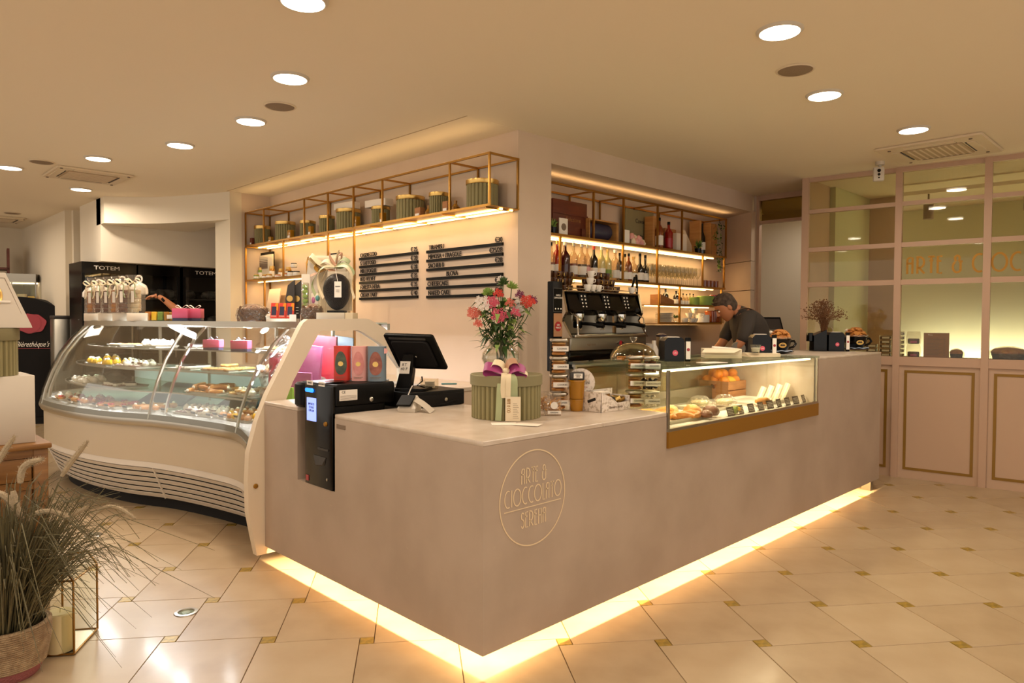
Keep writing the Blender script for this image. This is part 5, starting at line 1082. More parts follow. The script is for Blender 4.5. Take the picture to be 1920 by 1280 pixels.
for k in range(13): obj('menu_line', M().box(-.075, -.0042, .025+.012*k, .02+.012*(k % 3), -.003, .028+.012*k).box(.052, -.0042, .025+.012*k, .068, -.003, .028+.012*k), 'ink_soft', bd)
def wrapped_cake(x, y, z, r, h, lab, rz=0, m='pastry_dark', mt='straw'):
    t = thing('wrapped_cake', lab, 'cake', (x, y, z), rz, None); obj('cake', M().lathe([(r*.8, .004), (r*.9, h*.45), (r*1.0, h*.6), (r*.8, h*.85), (r*.3, h*.96), (0, h)], 18), 'pastry_gold', t); obj('paper_band', M().lathe([(r*.84, 0), (r*.96, h*.48), (r*.95, h*.48), (r*.82, 0)], 18, cap=False), 'chocolate', t)
    L = []
    for z_, q in ((0, .98), (h*.3, 1.12), (h*.65, 1.10), (h*.95, .7), (h*1.08, .25)): L.append([(r*q*(1+.05*sin(7*a)+.03*sin(13*a+z_*50))*cos(a), r*q*(1+.05*sin(7*a)+.03*sin(13*a+z_*50))*sin(a), z_) for a in [2*pi*k/26 for k in range(26)]])
    obj('wrapper', M().loops(L), 'cellophane', t); return t
wrapped_cake(*ledge(-.345, .10), .05, .08, 'small wrapped cake beside the brown menu'); wrapped_cake(*ledge(-.70, .12), .125, .105, 'large cellophane-wrapped dome cake right of the last mullion'); wrapped_cake(*ledge(-.99, .12), .12, .095, 'cellophane-wrapped cake cut by the right edge of the picture')
# ================================================================== MENU RAILS
MW = 1.779
def rail(y0, y1, z, left, price, lab, xo=.012):
    t = thing('menu_rail', lab, 'menu rail', (MW, y0, z), -pi/2, 'menu rails on the wall'); L = y0-y1
    obj('rail', M().box(0, -.016, -.011, L, 0, .011), 'black_satin', t)
    T = lambda x: frame((x, -.010, .031), (1, 0, 0), (0, 0, 1))
    if left: text('letters', left, T(xo), .052, 'ink_soft' if 0 else 'ink', t, .003, .86, 'LEFT')
    if price: text('price', price, T(L-.004), .052, 'ink', t, .003, .9, 'RIGHT')
LM = [('CASERECCIO', '€ 25'), ('S. LATTOSIO', '€ 28'), ('MILLEFOGLIE', '€ 28'), ('RED VELVET', '€ 35'), ('FORESTA NERA', '€ 35'), ('CREAM TART', '€ 40')]
RM = [('TIRAMISU', '€30', .03), ('MIMOSA + FRAGOLE', '€25/28', .02), ('SACHER 8', '€28', .02), ('BLOVA', None, .25), ('CHEESECAKE', '€35', .01), ('NAKED CAKE', '€40', .02)]
for k, (a, b) in enumerate(LM): rail(3.622, 2.749, 1.911-.0722*k, a, b, 'dark menu rail in the left column reading '+a.title())
for k, (a, b, xo) in enumerate(RM): rail(2.628, 1.738, 1.909-.0730*k, a, b, 'dark menu rail in the right column reading '+a.title().replace('+', 'and'), xo)
# ================================================================== RIBBED BOXES ON THE WALL SHELF
SZ = 2.142
def hat(p0, p1, yt, lab, kind=0):
    pc_ = (p0+p1)/2; c = at(pc_, yt, 'x', 1.645); D = (Vector((c.x, c.y, 1.3455))-CAM).dot(_f); r = (p1-p0)/2/FPX*D*.97; h = c.z-SZ
    r = min(r, .128)
    t = thing('ribbed_hat_box', lab, 'gift box', (1.645, c.y, SZ), random.uniform(0, .1), 'ribbed boxes on the upper wall shelf')
    lh = h*.16; obj('box_body', ribbed(M(), r*.97, 0, h-lh*.9, 24, .009), 'sage_card', t); obj('lid', M().lathe([(r, h-lh), (r*1.02, h-lh*.9), (r*1.02, h-.002), (r*.99, h), (0, h)], 32), 'gold_foil', t)
    return t, c, r, h
hb = [(477, 507, 424, 'small ribbed green box with gold lid at the far left end of the wall shelf'), (516, 554, 416, 'wider ribbed box with gold lid, second from the left on the wall shelf'), (562, 592, 414.5, 'small ribbed gold-lidded box, third from the left on the wall shelf'),
      (598, 628, 405, 'narrow ribbed box with gold lid just left of the one under a white carton'), (630, 677, 393, 'ribbed gold-lidded box under a white carton, left of two such'), (696, 732, 388, 'ribbed gold-lidded box under a white carton, right of two such'),
      (742, 797, 369, 'wide ribbed gold-lidded box, third from the right end of the shelf'), (804, 842, 362, 'tall ribbed gold-lidded box, second from the right end'), (873, 936, 339, 'biggest ribbed gold-lidded box at the right end of the wall shelf')]
HB = [hat(*a) for a in hb]
for i, l in ((4, 'left'), (5, 'right')):
    t, c, r, h = HB[i]; solo('white_carton', M().rbox(-.045, -.13, 0, .045, .13, .058, .003), 'paper', 'flat white carton lying on a ribbed box, the '+l+' of two', 'carton', (1.64, c.y+.02, SZ+h+.001), .12)
k = 0
for px, yb, w, h, m, l in ((472.5, 0, .045, .085, 'box_wood_red', 'small brown pot at the far left of the wall shelf'), (508, 0, .05, .06, 'honey', 'amber box with a white tag right of the first ribbed box'), (545, 0, .06, .09, 'honey', 'amber box beside the second ribbed box'), (583, 0, .05, .09, 'honey', 'amber box in front of the third ribbed box'),
                           (668, 0, .06, .10, 'honey', 'amber jar right of the left white-topped box'), (718, 0, .05, .09, 'honey', 'small amber box before the right white-topped box'), (787, 0, .07, .075, 'crate_wood', 'brown carton with a white tag before the wide ribbed box'), (838, 0, .06, .085, 'crate_wood', 'brown carton with a white tag beside the tall ribbed box')):
    c = at(px, 440, 'x', 1.545); t = thing('small_carton', l, 'box', (1.545, c.y, SZ), 0, 'small cartons on the wall shelf'); obj('carton', M().rbox(-w/2*.7, -w/2, 0, w/2*.7, w/2, h, .003), m, t); obj('tag', M().box(-w*.38, -w*.35, h*.12, -w*.355, w*.35, h*.40), 'label_white', t)
for px, l in ((851, 'amber glass bottle right of the tall ribbed box'), (801, 'small amber bottle behind the wide ribbed box')):
    c = at(px, 400, 'x', 1.66); solo('amber_bottle', M().lathe([(.03, 0), (.032, .06), (.012, .085), (.014, .11), (0, .112)], 14), 'honey', l, 'bottle', (1.66, c.y-.02, SZ))
# ================================================================== CORNER SHELF (under the wall shelf, left end)
SZ2 = 1.783
def onx(px, py, x=1.62): p = at(px, py, 'x', x); return p
def jarx(px, yt, m, lab, r=.028, lidm='gold_foil', grp='jars on the corner shelf', x=1.58, base=SZ2, lbl=True):
    c = onx(px, yt, x); h = max(.03, c.z-base); t = thing('preserve_jar', lab, 'jar', (x, c.y, base), 0, grp)
    obj('jar', M().lathe([(r*.92, 0), (r, .004), (r, h*.74), (r*.8, h*.80)], 14), m, t); obj('lid', M().lathe([(r*.86, h*.78), (r*.88, h*.97), (0, h)], 14), lidm, t)
    if lbl: obj('label', M().lathe([(r*1.01, h*.2), (r*1.01, h*.6)], 14, cap=False), 'label_white', t)
c0 = onx(466, 500); c1 = onx(503, 500)
t = thing('framed_print', 'black framed cream print standing at the left end of the corner shelf', 'picture', (1.66, (c0.y+c1.y)/2, SZ2), radians(-90)); w = abs(c0.y-c1.y); h = onx(480, 479).z-SZ2
obj('frame', M().box(-w/2-.02, .01, 0, w/2, .03, h+.03), 'black_satin', t); pr = obj('print', M().box(-w*.28, -.002, .01, w/2+.02, .009, h), 'paper_cream', t)
for k in range(7): obj('print_line', M().box(-w*.2, -.004, h*.9-.02*k, w*.3, -.002, h*.9-.016*k), 'ink_soft', pr)
jl = [(481, 514, 'leaf_light'), (489, 501, 'leaf_light'), (497, 514, 'honey'), (505, 513, 'honey'), (510, 498, 'honey'), (521, 514, 'petal_coral'), (527, 503, 'honey'), (536, 511, 'petal_coral'), (541, 500, 'honey')]
for k, (px, yt, m) in enumerate(jl): jarx(px, yt, m, {'leaf_light': 'green-filled preserve jar by the framed print', 'honey': 'amber-filled preserve jar on the corner shelf', 'petal_coral': 'reddish preserve jar on the corner shelf'}[m]+[', in the front row', ', standing taller behind'][yt < 505], .030, x=1.56 if yt > 505 else 1.66)
for px, yt, l in ((545, 508, 'left of the black-lidded pair'), (556, 508, 'right of the black-lidded pair')): jarx(px, yt, 'label_white', 'white-labelled jar with black lid, '+l, .034, 'black_satin', 'black-lidded jars', 1.56, lbl=False)
c = onx(551, 508, 1.58); jarx(551, 493, 'label_white', 'white-labelled black-lidded jar stacked on top of the pair', .032, 'black_satin', 'black-lidded jars', 1.58, base=SZ2+.088, lbl=False)
c = onx(570, 510, 1.5); t = thing('coffee_packet', 'gold packet with a green oval standing at the end of the corner shelf jars', 'packet', (1.55, c.y-.05, SZ2), radians(-90+10)); obj('packet', M().loops([[(-.05, -.02, 0), (.05, -.02, 0), (.05, .02, 0), (-.05, .02, 0)], [(-.052, -.025, .11), (.052, -.025, .11), (.052, .025, .11), (-.052, .025, .11)], [(-.05, -.002, .17), (.05, -.002, .17), (.05, .002, .17), (-.05, .002, .17)]]), 'brass', t); obj('green_oval', M().tf(FR(0, -.027, .09)).lathe([(.026, 0), (.026, .002)], 16), 'leaf_green', t)
c = onx(577, 480, 1.7); solo('leaning_frame', M().box(-.10, -.01, 0, .10, .01, .20).mt(1).box(-.085, -.012, .015, .085, -.0101, .185), ['black_satin', 'paper'], 'dark framed picture partly behind the large white gift box', 'picture', (1.70, 3.95, SZ2), -pi/2)
# back cabinet under the corner shelf, along the menu wall
t = thing('back_cabinet', 'low beige cabinet along the menu wall behind the pastry case', 'cabinet', (0, 0, 0)); obj('cabinet', M().box(1.42, 1.80, 0, 1.775, 5.40, .86), 'wall_beige', t); obj('worktop', M().box(1.40, 1.79, .86, 1.776, 5.41, .885), 'stone_top', t)
for k in range(5): obj('door', M().box(1.408, 1.85+.71*k, .08, 1.4195, 2.53+.71*k, .84), 'case_panel', t)
def oncab(px, py, x=1.55): p = at(px, py, 'x', x); return p
t = thing('peach_folder', 'large peach board leaning on the wall under the corner shelf', 'board', (1.60, 5.18, .886), radians(-90)); b = M(); b.loops([[(-.15, -.02, 0), (.14, -.02, 0), (.14, -.01, 0), (-.15, -.01, 0)], [(-.10, .10, .80), (.16, .10, .80), (.16, .11, .80), (-.10, .11, .80)]]); obj('board', b, 'wall_cream' if 0 else 'pink_tube', t); t.children[0].data.materials[0] = MATS['wall_beige']
# ================================================================== THINGS ON THE PASTRY CASE
CT = 1.3395
def nest_cake(x, y, r, h, lab, seed):
    random.seed(seed); t = thing('wrapped_cake', lab, 'cake', (x, y, CT), FC, 'wrapped cakes on the pastry case')
    obj('cake', M().lathe([(r*.75, .003), (r*.9, h*.4), (r*.8, h*.75), (r*.35, h*.92), (0, h*.94)], 18), 'pastry_dark', t)
    b = M()
    for k in range(46):
        a = random.uniform(0, 6.28); z = random.uniform(.1, .85)*h; q = r*(.98-.25*(z/h)**3)
        b.tube([(q*cos(a+j*.25), q*sin(a+j*.25), z+h*.12*sin(j*2+k)) for j in range(5)], .0035, 4)
    obj('straw', b, 'dried', t, kind='stuff')
    b = M()
    for k in range(8): a0 = k*.8; b.tube([(r*.7*cos(a0), r*.7*sin(a0), h*.75), (r*.2*cos(a0+.8), r*.2*sin(a0+.8), h*1.02), (r*.6*cos(a0+2.2), r*.6*sin(a0+2.2), h*.82)], .004, 4)
    obj('ribbons', b, 'ribbon_taupe', t)
    L = [[(r*q*(1.06+.05*sin(6*a))*cos(a), r*q*(1.06+.05*sin(6*a))*sin(a), z) for a in [2*pi*k/22 for k in range(22)]] for z, q in ((0, .9), (h*.4, 1.0), (h*.8, .9), (h*1.08, .4))]
    obj('wrapper', M().loops(L), 'cellophane', t)
nest_cake(.440, 2.90, .108, .115, 'straw-trimmed cake in clear wrap on the case top, left of the red bars', 1)
nest_cake(.60, 2.36, .072, .115, 'straw-trimmed cake in clear wrap beside the big black egg', 2)
t = thing('white_packet', 'small white paper packet right of the left wrapped cake', 'packet', (.47, 2.70, CT), FC); obj('paper', M().ball(0, 0, .035, .04, .03, .036, 9, 6, .12), 'cellophane', t); obj('inside', M().ball(0, 0, .03, .032, .022, .028, 8, 5, .12), 'paper', t)
t = thing('display_tray', 'low white tray holding the red chocolate bars', 'tray', (.50, 2.545, CT), FC); obj('tray', M().box(-.115, -.04, 0, .085, .04, .022), 'paper', t); obj('front_card', M().box(.045, -.05, 0, .09, -.042, .05), 'label_white', t)
for k in range(3):
    q = thing('chocolate_bar', 'red chocolate bar with dark label in the white tray, '+['left', 'middle', 'right'][k]+' of three', 'chocolate bar', (.50+.707*(-.075+.054*k), 2.545-.707*(-.075+.054*k), CT+.024), FC, 'red chocolate bars'); q.rotation_euler = (radians(-12), 0, FC)
    obj('bar', M().rbox(-.025, -.006, 0, .025, .006, .105, .002), 'red_tube', q); obj('label', M().box(-.018, -.0075, .02, .014, -.0062, .08), 'navy', q); obj('orange_corner', M().loops([[(0, -.0068, .07), (.024, -.0068, .05), (.024, -.0062, .05), (0, -.0062, .07)], [(.008, -.0068, .104), (.024, -.0068, .104), (.024, -.0062, .104), (.008, -.0062, .104)]]), 'orange_peel', q); obj('print_line', M().box(-.02, -.0078, .012, .016, -.0062, .015), 'label_white', q)
for k, (px, l) in enumerate(((545, 'left'), (558, 'right'))):
    c = at(px, 560, 'y', 2.75); q = thing('dark_chocolate_bag', 'black bag with gold seal behind the red chocolate bars, '+l+' one', 'bag', (c.x, 2.75, CT), FC, 'black bags with gold seals')
    obj('bag', M().loops([[(-.03, -.015, 0), (.03, -.015, 0), (.03, .015, 0), (-.03, .015, 0)], [(-.032, -.018, .16), (.032, -.018, .16), (.032, .018, .16), (-.032, .018, .16)], [(-.02, -.004, .26), (.03, -.004, .30), (.03, .004, .30), (-.02, .004, .26)]]), 'dark_grey', q)
    obj('gold_seal', M().tf(FR(0, -.020, .165)).lathe([(.022, 0), (.022, .002)], 18), 'gold_foil', q)
    for j in range(3): obj('print_line', M().box(-.018, -.0205, .10-.02*j, .012, -.018, .104-.02*j), 'label_white', q)
c = at(575, 560, 'y', 2.5); t = thing('green_strip_pack', 'clear strip pack of bright green sweets in the white rack', 'packet', (c.x, 2.52, CT), FC)
for k in range(6): obj('green_sweet', M().ball(0, 0, .08+.032*k, .020, .012, .017, 8, 5, .1), 'green_pack', t)
obj('wrapper', M().rbox(-.025, -.014, .05, .025, .014, .27, .01), 'cellophane', t); obj('holder', M().box(-.03, .015, 0, .03, .02, .33).box(-.03, -.02, 0, .03, .02, .05), 'paper', t)
c = at(592, 560, 'y', 2.5); t = thing('teal_pack', 'small pack of blue-green and pink sweets behind the wrapped cake', 'packet', (c.x+.005, 2.5, CT), FC); obj('pack', M().rbox(-.035, -.01, .09, .035, .01, .20, .006), 'paper', t); obj('teal_sweet', M().ball(.012, -.012, .165, .016, .01, .02, 8, 5), 'teal_pack', t); obj('pink_sweet', M().ball(-.018, -.012, .15, .012, .01, .024, 8, 5), 'pink_bag', t); obj('stand', M().box(-.03, 0, 0, .03, .006, .10), 'acrylic', t)
# big white gift box behind, the chocolate egg in front
c = at(614, 560, 'y', 2.62)
t = thing('white_gift_box', 'tall white gift box with a cream ribbon bow behind the chocolate egg', 'gift box', (c.x, 2.62, CT), FC+.06)
obj('box', M().loops([[(-.17, -.05, 0), (.16, -.05, 0), (.16, .05, 0), (-.17, .05, 0)], [(-.125, -.05, .44), (.135, -.05, .44), (.135, .05, .44), (-.125, .05, .44)]]), 'white_paint', t)
obj('pillow_top', M().rbox(-.13, -.03, .44, .14, .05, .475, .02, .012), 'pink_tube', t); t.children[-1].data.materials[0] = MATS['paper_cream']
obj('panel_line', M().box(-.145, -.0525, .10, .04, -.0505, .103).box(-.145, -.0525, .17, .04, -.0505, .172), 'wall_beige', t)
bw = obj('bow', M().ball(.02, -.075, .385, .022, .02, .02, 10, 6), 'ribbon_cream', t)
for pts, w, m in (([(.02, -.08, .385), (-.04, -.11, .42), (-.09, -.10, .47), (-.10, -.08, .44), (-.04, -.07, .40), (.02, -.08, .385)], .045, 'ribbon_cream'), ([(.02, -.08, .385), (.07, -.10, .42), (.095, -.10, .50), (.09, -.08, .47), (.05, -.08, .41), (.02, -.08, .385)], .035, 'ribbon_cream'),
                  ([(.02, -.08, .385), (-.03, -.12, .36), (-.06, -.13, .39), (-.05, -.10, .41), (.02, -.08, .385)], .04, 'gold_foil'), ([(.02, -.08, .385), (.07, -.11, .35), (.09, -.12, .385), (.06, -.10, .40), (.02, -.08, .385)], .04, 'ribbon_taupe'),
                  ([(.02, -.085, .38), (-.04, -.10, .35), (-.10, -.10, .325), (-.145, -.09, .30)], .035, 'ribbon_taupe'), ([(.02, -.085, .38), (.0, -.12, .33), (-.02, -.11, .28)], .03, 'ribbon_cream')):
    obj('bow_loop', M().ribbon(catmull(pts, 4), w, (.2, .6, .6), .002), m, bw)
c = at(632, 580, 'y', 2.07)
t = thing('chocolate_egg', 'big dark chocolate egg in a clear box with ribbons and a white tag', 'chocolate egg', (c.x, 2.07, CT), FC)
obj('white_base', M().rbox(-.115, -.07, 0, .065, .09, .060, .003), 'white_paint', t); obj('cream_side', M().rbox(.066, -.065, 0, .115, .085, .060, .003), 'paper_cream', t)
obj('black_stand', M().rbox(-.055, -.04, .061, .055, .04, .074, .003), 'black_satin', t)
eg = [(0, .076)]+[(.086*sin(pi*k/16)*(1-.14*cos(pi-pi*k/16)*-1*.9), .076+.118*(1-cos(pi*k/16))) for k in range(1, 16)]+[(0, .312)]
obj('egg', M().lathe(eg, 28), 'chocolate', t)
obj('clear_box', M().box(-.098, -.092, .062, .098, -.089, .335).box(-.098, .089, .062, .098, .092, .335).box(-.098, -.09, .062, -.095, .09, .335).box(.095, -.09, .062, .098, .09, .335), 'acrylic', t)
obj('arch_card', M().box(-.08, .07, .075, .08, .074, .33), 'paper', t)
tg = obj('tag', M().box(.008, -.099, .155, .052, -.096, .255), 'label_white', t); obj('tag_print', M().box(.014, -.1005, .222, .044, -.099, .226).box(.018, -.1005, .20, .040, -.099, .202).box(.018, -.1005, .19, .040, -.099, .192), 'ink', tg); obj('tag_cord', M().tube([(.03, -.098, .25), (.02, -.098, .30), (.015, -.095, .335)], .002, 5), 'label_white', tg)
bw = obj('bow', M().ball(0, -.03, .36, .018, .016, .016, 9, 6), 'ribbon_taupe', t)
for pts, w, m in (([(0, -.03, .355), (-.05, -.05, .39), (-.09, -.04, .37), (-.04, -.03, .35), (0, -.03, .355)], .03, 'ribbon_cream'), ([(0, -.03, .355), (.05, -.05, .40), (.09, -.04, .375), (.04, -.03, .35), (0, -.03, .355)], .03, 'ribbon_sage'), ([(0, -.03, .355), (.02, -.05, .42), (.04, -.04, .43), (.03, -.03, .38), (0, -.03, .355)], .025, 'ribbon_taupe'),
                  ([(0, -.04, .355), (-.07, -.09, .34), (-.12, -.10, .27), (-.13, -.10, .22), (-.11, -.10, .17)], .024, 'ribbon_sage'), ([(0, -.04, .355), (-.06, -.09, .345), (-.095, -.10, .29), (-.09, -.10, .22), (-.06, -.10, .15)], .022, 'ribbon_cream'), ([(0, -.04, .355), (.08, -.09, .35), (.115, -.08, .29), (.11, -.08, .22), (.13, -.08, .15)], .022, 'ribbon_cream'),
                  ([(0, -.04, .355), (.06, -.06, .37), (.11, -.05, .33), (.12, -.05, .30)], .024, 'ribbon_sage'), ([(0, -.04, .36), (-.03, -.05, .41), (-.035, -.04, .44)], .02, 'ribbon_taupe')):
    obj('ribbon_strand', M().ribbon(catmull(pts, 4), w, (.3, .5, .7), .0018), m, bw)
# left end of the case top
def onct(px, y): p = at(px, 590, 'y', y); return p.x, y
x, y = onct(217, 4.35)
for k in range(4): 
    xx, yy = onct(177+27*k, 4.72-.26*k); o = solo('white_pastry_box', M().rbox(-.068, -.05, 0, .068, .05, .062, .003), 'paper', 'flat white pastry box under the bags, '+['leftmost', 'second from the left', 'third from the left', 'rightmost'][k]+' of four', 'box', (xx, yy, CT), FC+.35, 'white pastry boxes in a row')
def gift_pouch(px, y, w, h, z, lab, m='biscuit', seed=0):
    random.seed(seed+px); xx, yy = onct(px, y); t = thing('ribboned_bag', lab, 'bag', (xx, yy, z), FC, 'ribboned clear bags on the pastry case')
    b = M()
    for k in range(5): b.rbox(-w*.32, -.02, .006+h*.12*k, w*.32, .02, .004+h*.12*(k+1), .008)
    obj('cookies', b, m, t); obj('wrapper', M().loops([[(-w/2, -.028, 0), (w/2, -.028, 0), (w/2, .028, 0), (-w/2, .028, 0)], [(-w/2, -.028, h*.66), (w/2, -.028, h*.66), (w/2, .028, h*.66), (-w/2, .028, h*.66)], [(-w*.10, -.008, h*.80), (w*.10, -.008, h*.80), (w*.10, .008, h*.80), (-w*.10, .008, h*.80)], [(-w*.4, -.01, h), (w*.4, -.01, h), (w*.4, .01, h), (-w*.4, .01, h)]]), 'cellophane', t)
    obj('tag', M().box(-.008, -.032, h*.28, .014, -.030, h*.58), 'label_white', t)
    bw = obj('bow', M().ball(0, -.01, h*.80, .010, n=8, m=5), 'ribbon_cream', t)
    for s in (-1, 1):
        obj('bow_loop', M().ribbon(catmull([(0, -.015, h*.80), (s*.03, -.03, h*.90), (s*.055, -.02, h*.86), (s*.03, -.015, h*.78), (0, -.015, h*.80)], 4), .014, (.1, .7, .5), .0015), 'ribbon_cream', bw); obj('ribbon_tail', M().ribbon(catmull([(0, -.02, h*.80), (s*.025, -.034, h*.72), (s*.02, -.034, h*.55), (s*.035, -.034, h*.40)], 4), .009, (1, 0, 0), .0012), 'ribbon_sage' if s > 0 else 'ribbon_cream', bw)
for k, (px, m, l) in enumerate(((172, 'pastry_gold', 'leftmost ribboned clear bag of biscuits on the case'), (187, 'pastry_dark', 'ribboned clear bag of dark biscuits, second from the left'), (202, 'pastry_dark', 'ribboned clear bag of dark chocolates, third from the left'), (217, 'pastry_gold', 'ribboned clear bag of small biscuits, fourth from the left'), (231, 'pastry_dark', 'ribboned clear bag of brown biscuits, left of the big pale one'))): gift_pouch(px, 4.62-.13*k, .085, .29, CT+.063, l, m, k)
gift_pouch(252, 4.10, .15, .30, CT+.063, 'widest ribboned bag of pale breadsticks on the case', 'bread_white', 9)
for px, y, s, l in ((186, 5.15, .13, 'large white ceramic dome cover with a ring handle'), (230, 5.05, .075, 'smaller white dome cover with ring handle, behind the bags'), (261, 4.80, .075, 'smaller white ring-handled cover, right of the other')):
    xx, yy = onct(px, y); t = thing('dome_cover', l, 'cover', (xx, yy, CT), FC); h0 = .20 if s > .1 else .23
    obj('stand', M().lathe([(.05, 0), (.05, .01), (.015, .02), (.015, h0), (s*.95, h0+.005), (s*.95, h0+.012), (0, h0+.012)], 20), 'ceramic_white', t); obj('dome', M().lathe([(s, h0+.012), (s*.98, h0+.05), (s*.8, h0+.085), (s*.3, h0+.11), (0, h0+.115)], 24), 'ceramic_white', t); obj('ring_handle', M().tf(Tr(0, 0, h0+.14)).tube([(.028*cos(2*pi*k/12), 0, .028*sin(2*pi*k/12)) for k in range(13)], .008, 6), 'ceramic_white', t)
xx, yy = onct(299, 4.0); t = thing('biscuit_box', 'long clear-lidded box of yellow biscuits and jars', 'box', (xx, yy, CT), FC+.3)
for k in range(5): obj('biscuit_row', M().rbox(-.10+.045*k, -.03, .006, -.062+.045*k, .03, .075, .008), ['pastry_gold', 'lemon_peel', 'leaf_light', 'honey', 'honey'][k], t)
obj('box', M().rbox(-.15, -.04, 0, .13, .04, .092, .004), 'acrylic', t); obj('dark_jar', M().cyl(-.13, 0, .004, .08, .018, 12), 'chocolate', t); obj('label', M().box(.06, -.043, .02, .11, -.041, .05), 'label_white', t)
for px, l in ((341, 'left'), (365, 'right')):
    xx, yy = onct(px, 3.75); t = thing('pink_cake_box', 'small pink cake box with navy base and white bow, the '+l+' of two', 'cake box', (xx, yy, CT), FC+.15, 'pink cake boxes')
    obj('base', M().rbox(-.056, -.05, 0, .056, .05, .025, .003), 'navy', t); obj('box', M().rbox(-.058, -.052, .025, .058, .052, .10, .004), 'pink_box', t)
    for s in (-1, 1): obj('bow_loop', M().ribbon(catmull([(0, 0, .10), (s*.03, 0, .125), (s*.045, 0, .115), (s*.02, 0, .102), (0, 0, .10)], 4), .02, (0, 1, .2), .0015), 'label_white', t)
for px, l in ((400, 'left pink box'), (452, 'right pink box')):
    c = at(px, 640, 'y', 3.1 if px < 430 else 2.75); t = thing('pink_shelf_box', 'pink cake box with dark bow on the top shelf inside the case, '+('left' if px < 430 else 'right')+' one', 'cake box', (c.x, c.y, 1.137), FC, 'pink boxes inside the case')
    obj('base', M().rbox(-.056, -.04, 0, .056, .04, .02, .003), 'navy', t); obj('box', M().rbox(-.058, -.042, .02, .058, .042, .075, .004), 'pink_box', t)
    for s in (-1, 1): obj('bow_loop', M().ribbon(catmull([(0, 0, .075), (s*.02, 0, .095), (s*.03, 0, .085), (s*.012, 0, .077), (0, 0, .075)], 4), .014, (0, 1, .2), .0015), 'navy', t)
# ================================================================== BAR: BOTTLES, GLASSES, BOXES
YB_ = BY+.12
def ony(px, py, y=None): return at(px, py, 'y', YB_ if y is None else y)
def bottle(px, yt, r, body, lab, z=None, neck=.32, cap='black_satin', label='label_white', fill=None, y=None, shoulder=.62, grp='bottles on the bar shelf', l0=.12, l1=.42):
    yy = YB_ if y is None else y; z = ZM+.007 if z is None else z; c = ony(px, yt, yy); h = min(c.z-z, (ZU-ZM-.03) if z < ZU-.05 else 1); h = min(h, ZM-ZL-.03) if z < ZM-.05 else h
    t = thing('liquor_bottle', lab, 'bottle', (c.x, yy, z), FC*.6, grp)
    P = [(r*.9, 0), (r, .006), (r, h*shoulder), (r*.8, h*(shoulder+.06)), (r*neck, h*(shoulder+.16)), (r*neck*.92, h*.93)]
    obj('bottle', M().lathe(P, 14), body, t); obj('cap', M().lathe([(r*neck*1.08, h*.90), (r*neck*1.08, h), (0, h)], 10), cap, t)
    if label: obj('label', M().lathe([(r*1.015, h*l0), (r*1.015, h*l1)], 14, cap=False), label, t)
    if fill: obj('liquid', M().lathe([(0, .005), (r*.93, .006), (r*.93, h*.42), (0, h*.42)], 12), fill, t)
    return t
wd, rl, dl, pl3, al, gb = 'wine_glass_dark', 'red_liquor', 'dark_red_liquor', 'pale_liquor', 'amber_liquor', 'glass_bottle'
for a in ((1033.5, 454, .034, gb, 'clear bottle with black cap, leftmost on the lower bar shelf', 'black_satin', rl), (1044.5, 451, .036, rl, 'bottle of red aperitif beside the pillar edge', 'gold_foil', None), (1059.5, 453, .044, dl, 'broad dark bottle with a pale cap, third from the pillar', 'label_white', None), (1075.5, 447, .038, gb, 'clear bottle with a pouring spout and red liquid, left one', 'steel', rl),
          (1090.5, 451, .046, gb, 'wide clear bottle with pouring spout and dark red liquid', 'steel', dl), (1101, 457, .030, gb, 'slim clear bottle with pink label right of the wide spouted one', 'steel', rl), (1113.5, 461, .036, wd, 'dark wine bottle with reddish neck and white label', 'red_tube', None), (1128, 458, .036, pl3, 'pale yellow spirit bottle with white cap', 'label_white', None),
          (1139.5, 467, .036, pl3, 'pale bottle with green label in the middle of the bar shelf', 'gold_foil', None), (1153.5, 468, .042, gb, 'wide clear bottle with white cap and a cream label', 'label_white', None), (1162, 474, .030, wd, 'slim dark bottle behind the brass post', 'black_satin', None), (1172, 476, .032, gb, 'clear bottle with dark cap right of the brass post', 'black_satin', pl3),
          (1179, 475, .032, al, 'amber bottle with dark cap right of the brass post', 'black_satin', None), (1188, 481, .042, gb, 'broad clear bottle with white label left of the champagne pair', 'gold_foil', pl3), (1200, 475, .037, wd, 'dark sparkling wine bottle with white label, left of the pair', 'black_satin', None), (1210, 478, .037, wd, 'dark sparkling wine bottle with white label, right of the pair', 'black_satin', None)):
    bottle(a[0], a[1], a[2], a[3], a[4], cap=a[5], fill=a[6], label='dark_red_liquor' if 'third from' in a[4] else ('leaf_light' if 'green label' in a[4] else ('pink_tube' if 'pink label' in a[4] else 'label_white')), shoulder=.5 if 'spark' in a[4] else .6, l1=.36)
random.seed(21)
gm = M().lathe([(.030, 0), (.031, .002), (.004, .008), (.0035, .075), (.012, .085), (.034, .12), (.036, .15), (.031, .19), (.030, .19), (.034, .15), (.032, .12), (.011, .087), (0, .085)], 12)
gme = mesh('wine_glass', gm, 'glass_clear'); n = 0
for row, (yy, z) in enumerate(((BY+.20, 0), (BY+.13, 0), (BY+.06, 0))):
    for k in range(14):
        px = 1219+7.4*k+(3 if row % 2 else 0); c = ony(px, 520, yy)
        if c.x > sx_(4.36): continue
        o = solo('wine_glass', gme, None, 'clear stemmed wine glass standing in rows at the right of the lower bar shelf', 'glass', (c.x, yy, ZM+.007), 0, 'wine glasses on the bar shelf')
tm2 = mesh('tumbler', M().lathe([(.022, 0), (.028, .004), (.031, .075), (.028, .075), (.020, .006), (0, .006)], 12), 'amber_liquor')
for k in range(8):
    c = ony(1321+7.0*(k % 4), 530, BY+.05+.07*(k//4)); solo('small_tumbler', tm2, None, 'small brown tumbler at the far right end of the lower bar shelf', 'glass', (c.x, c.y, ZM+.007), 0, 'brown tumblers on the bar shelf')
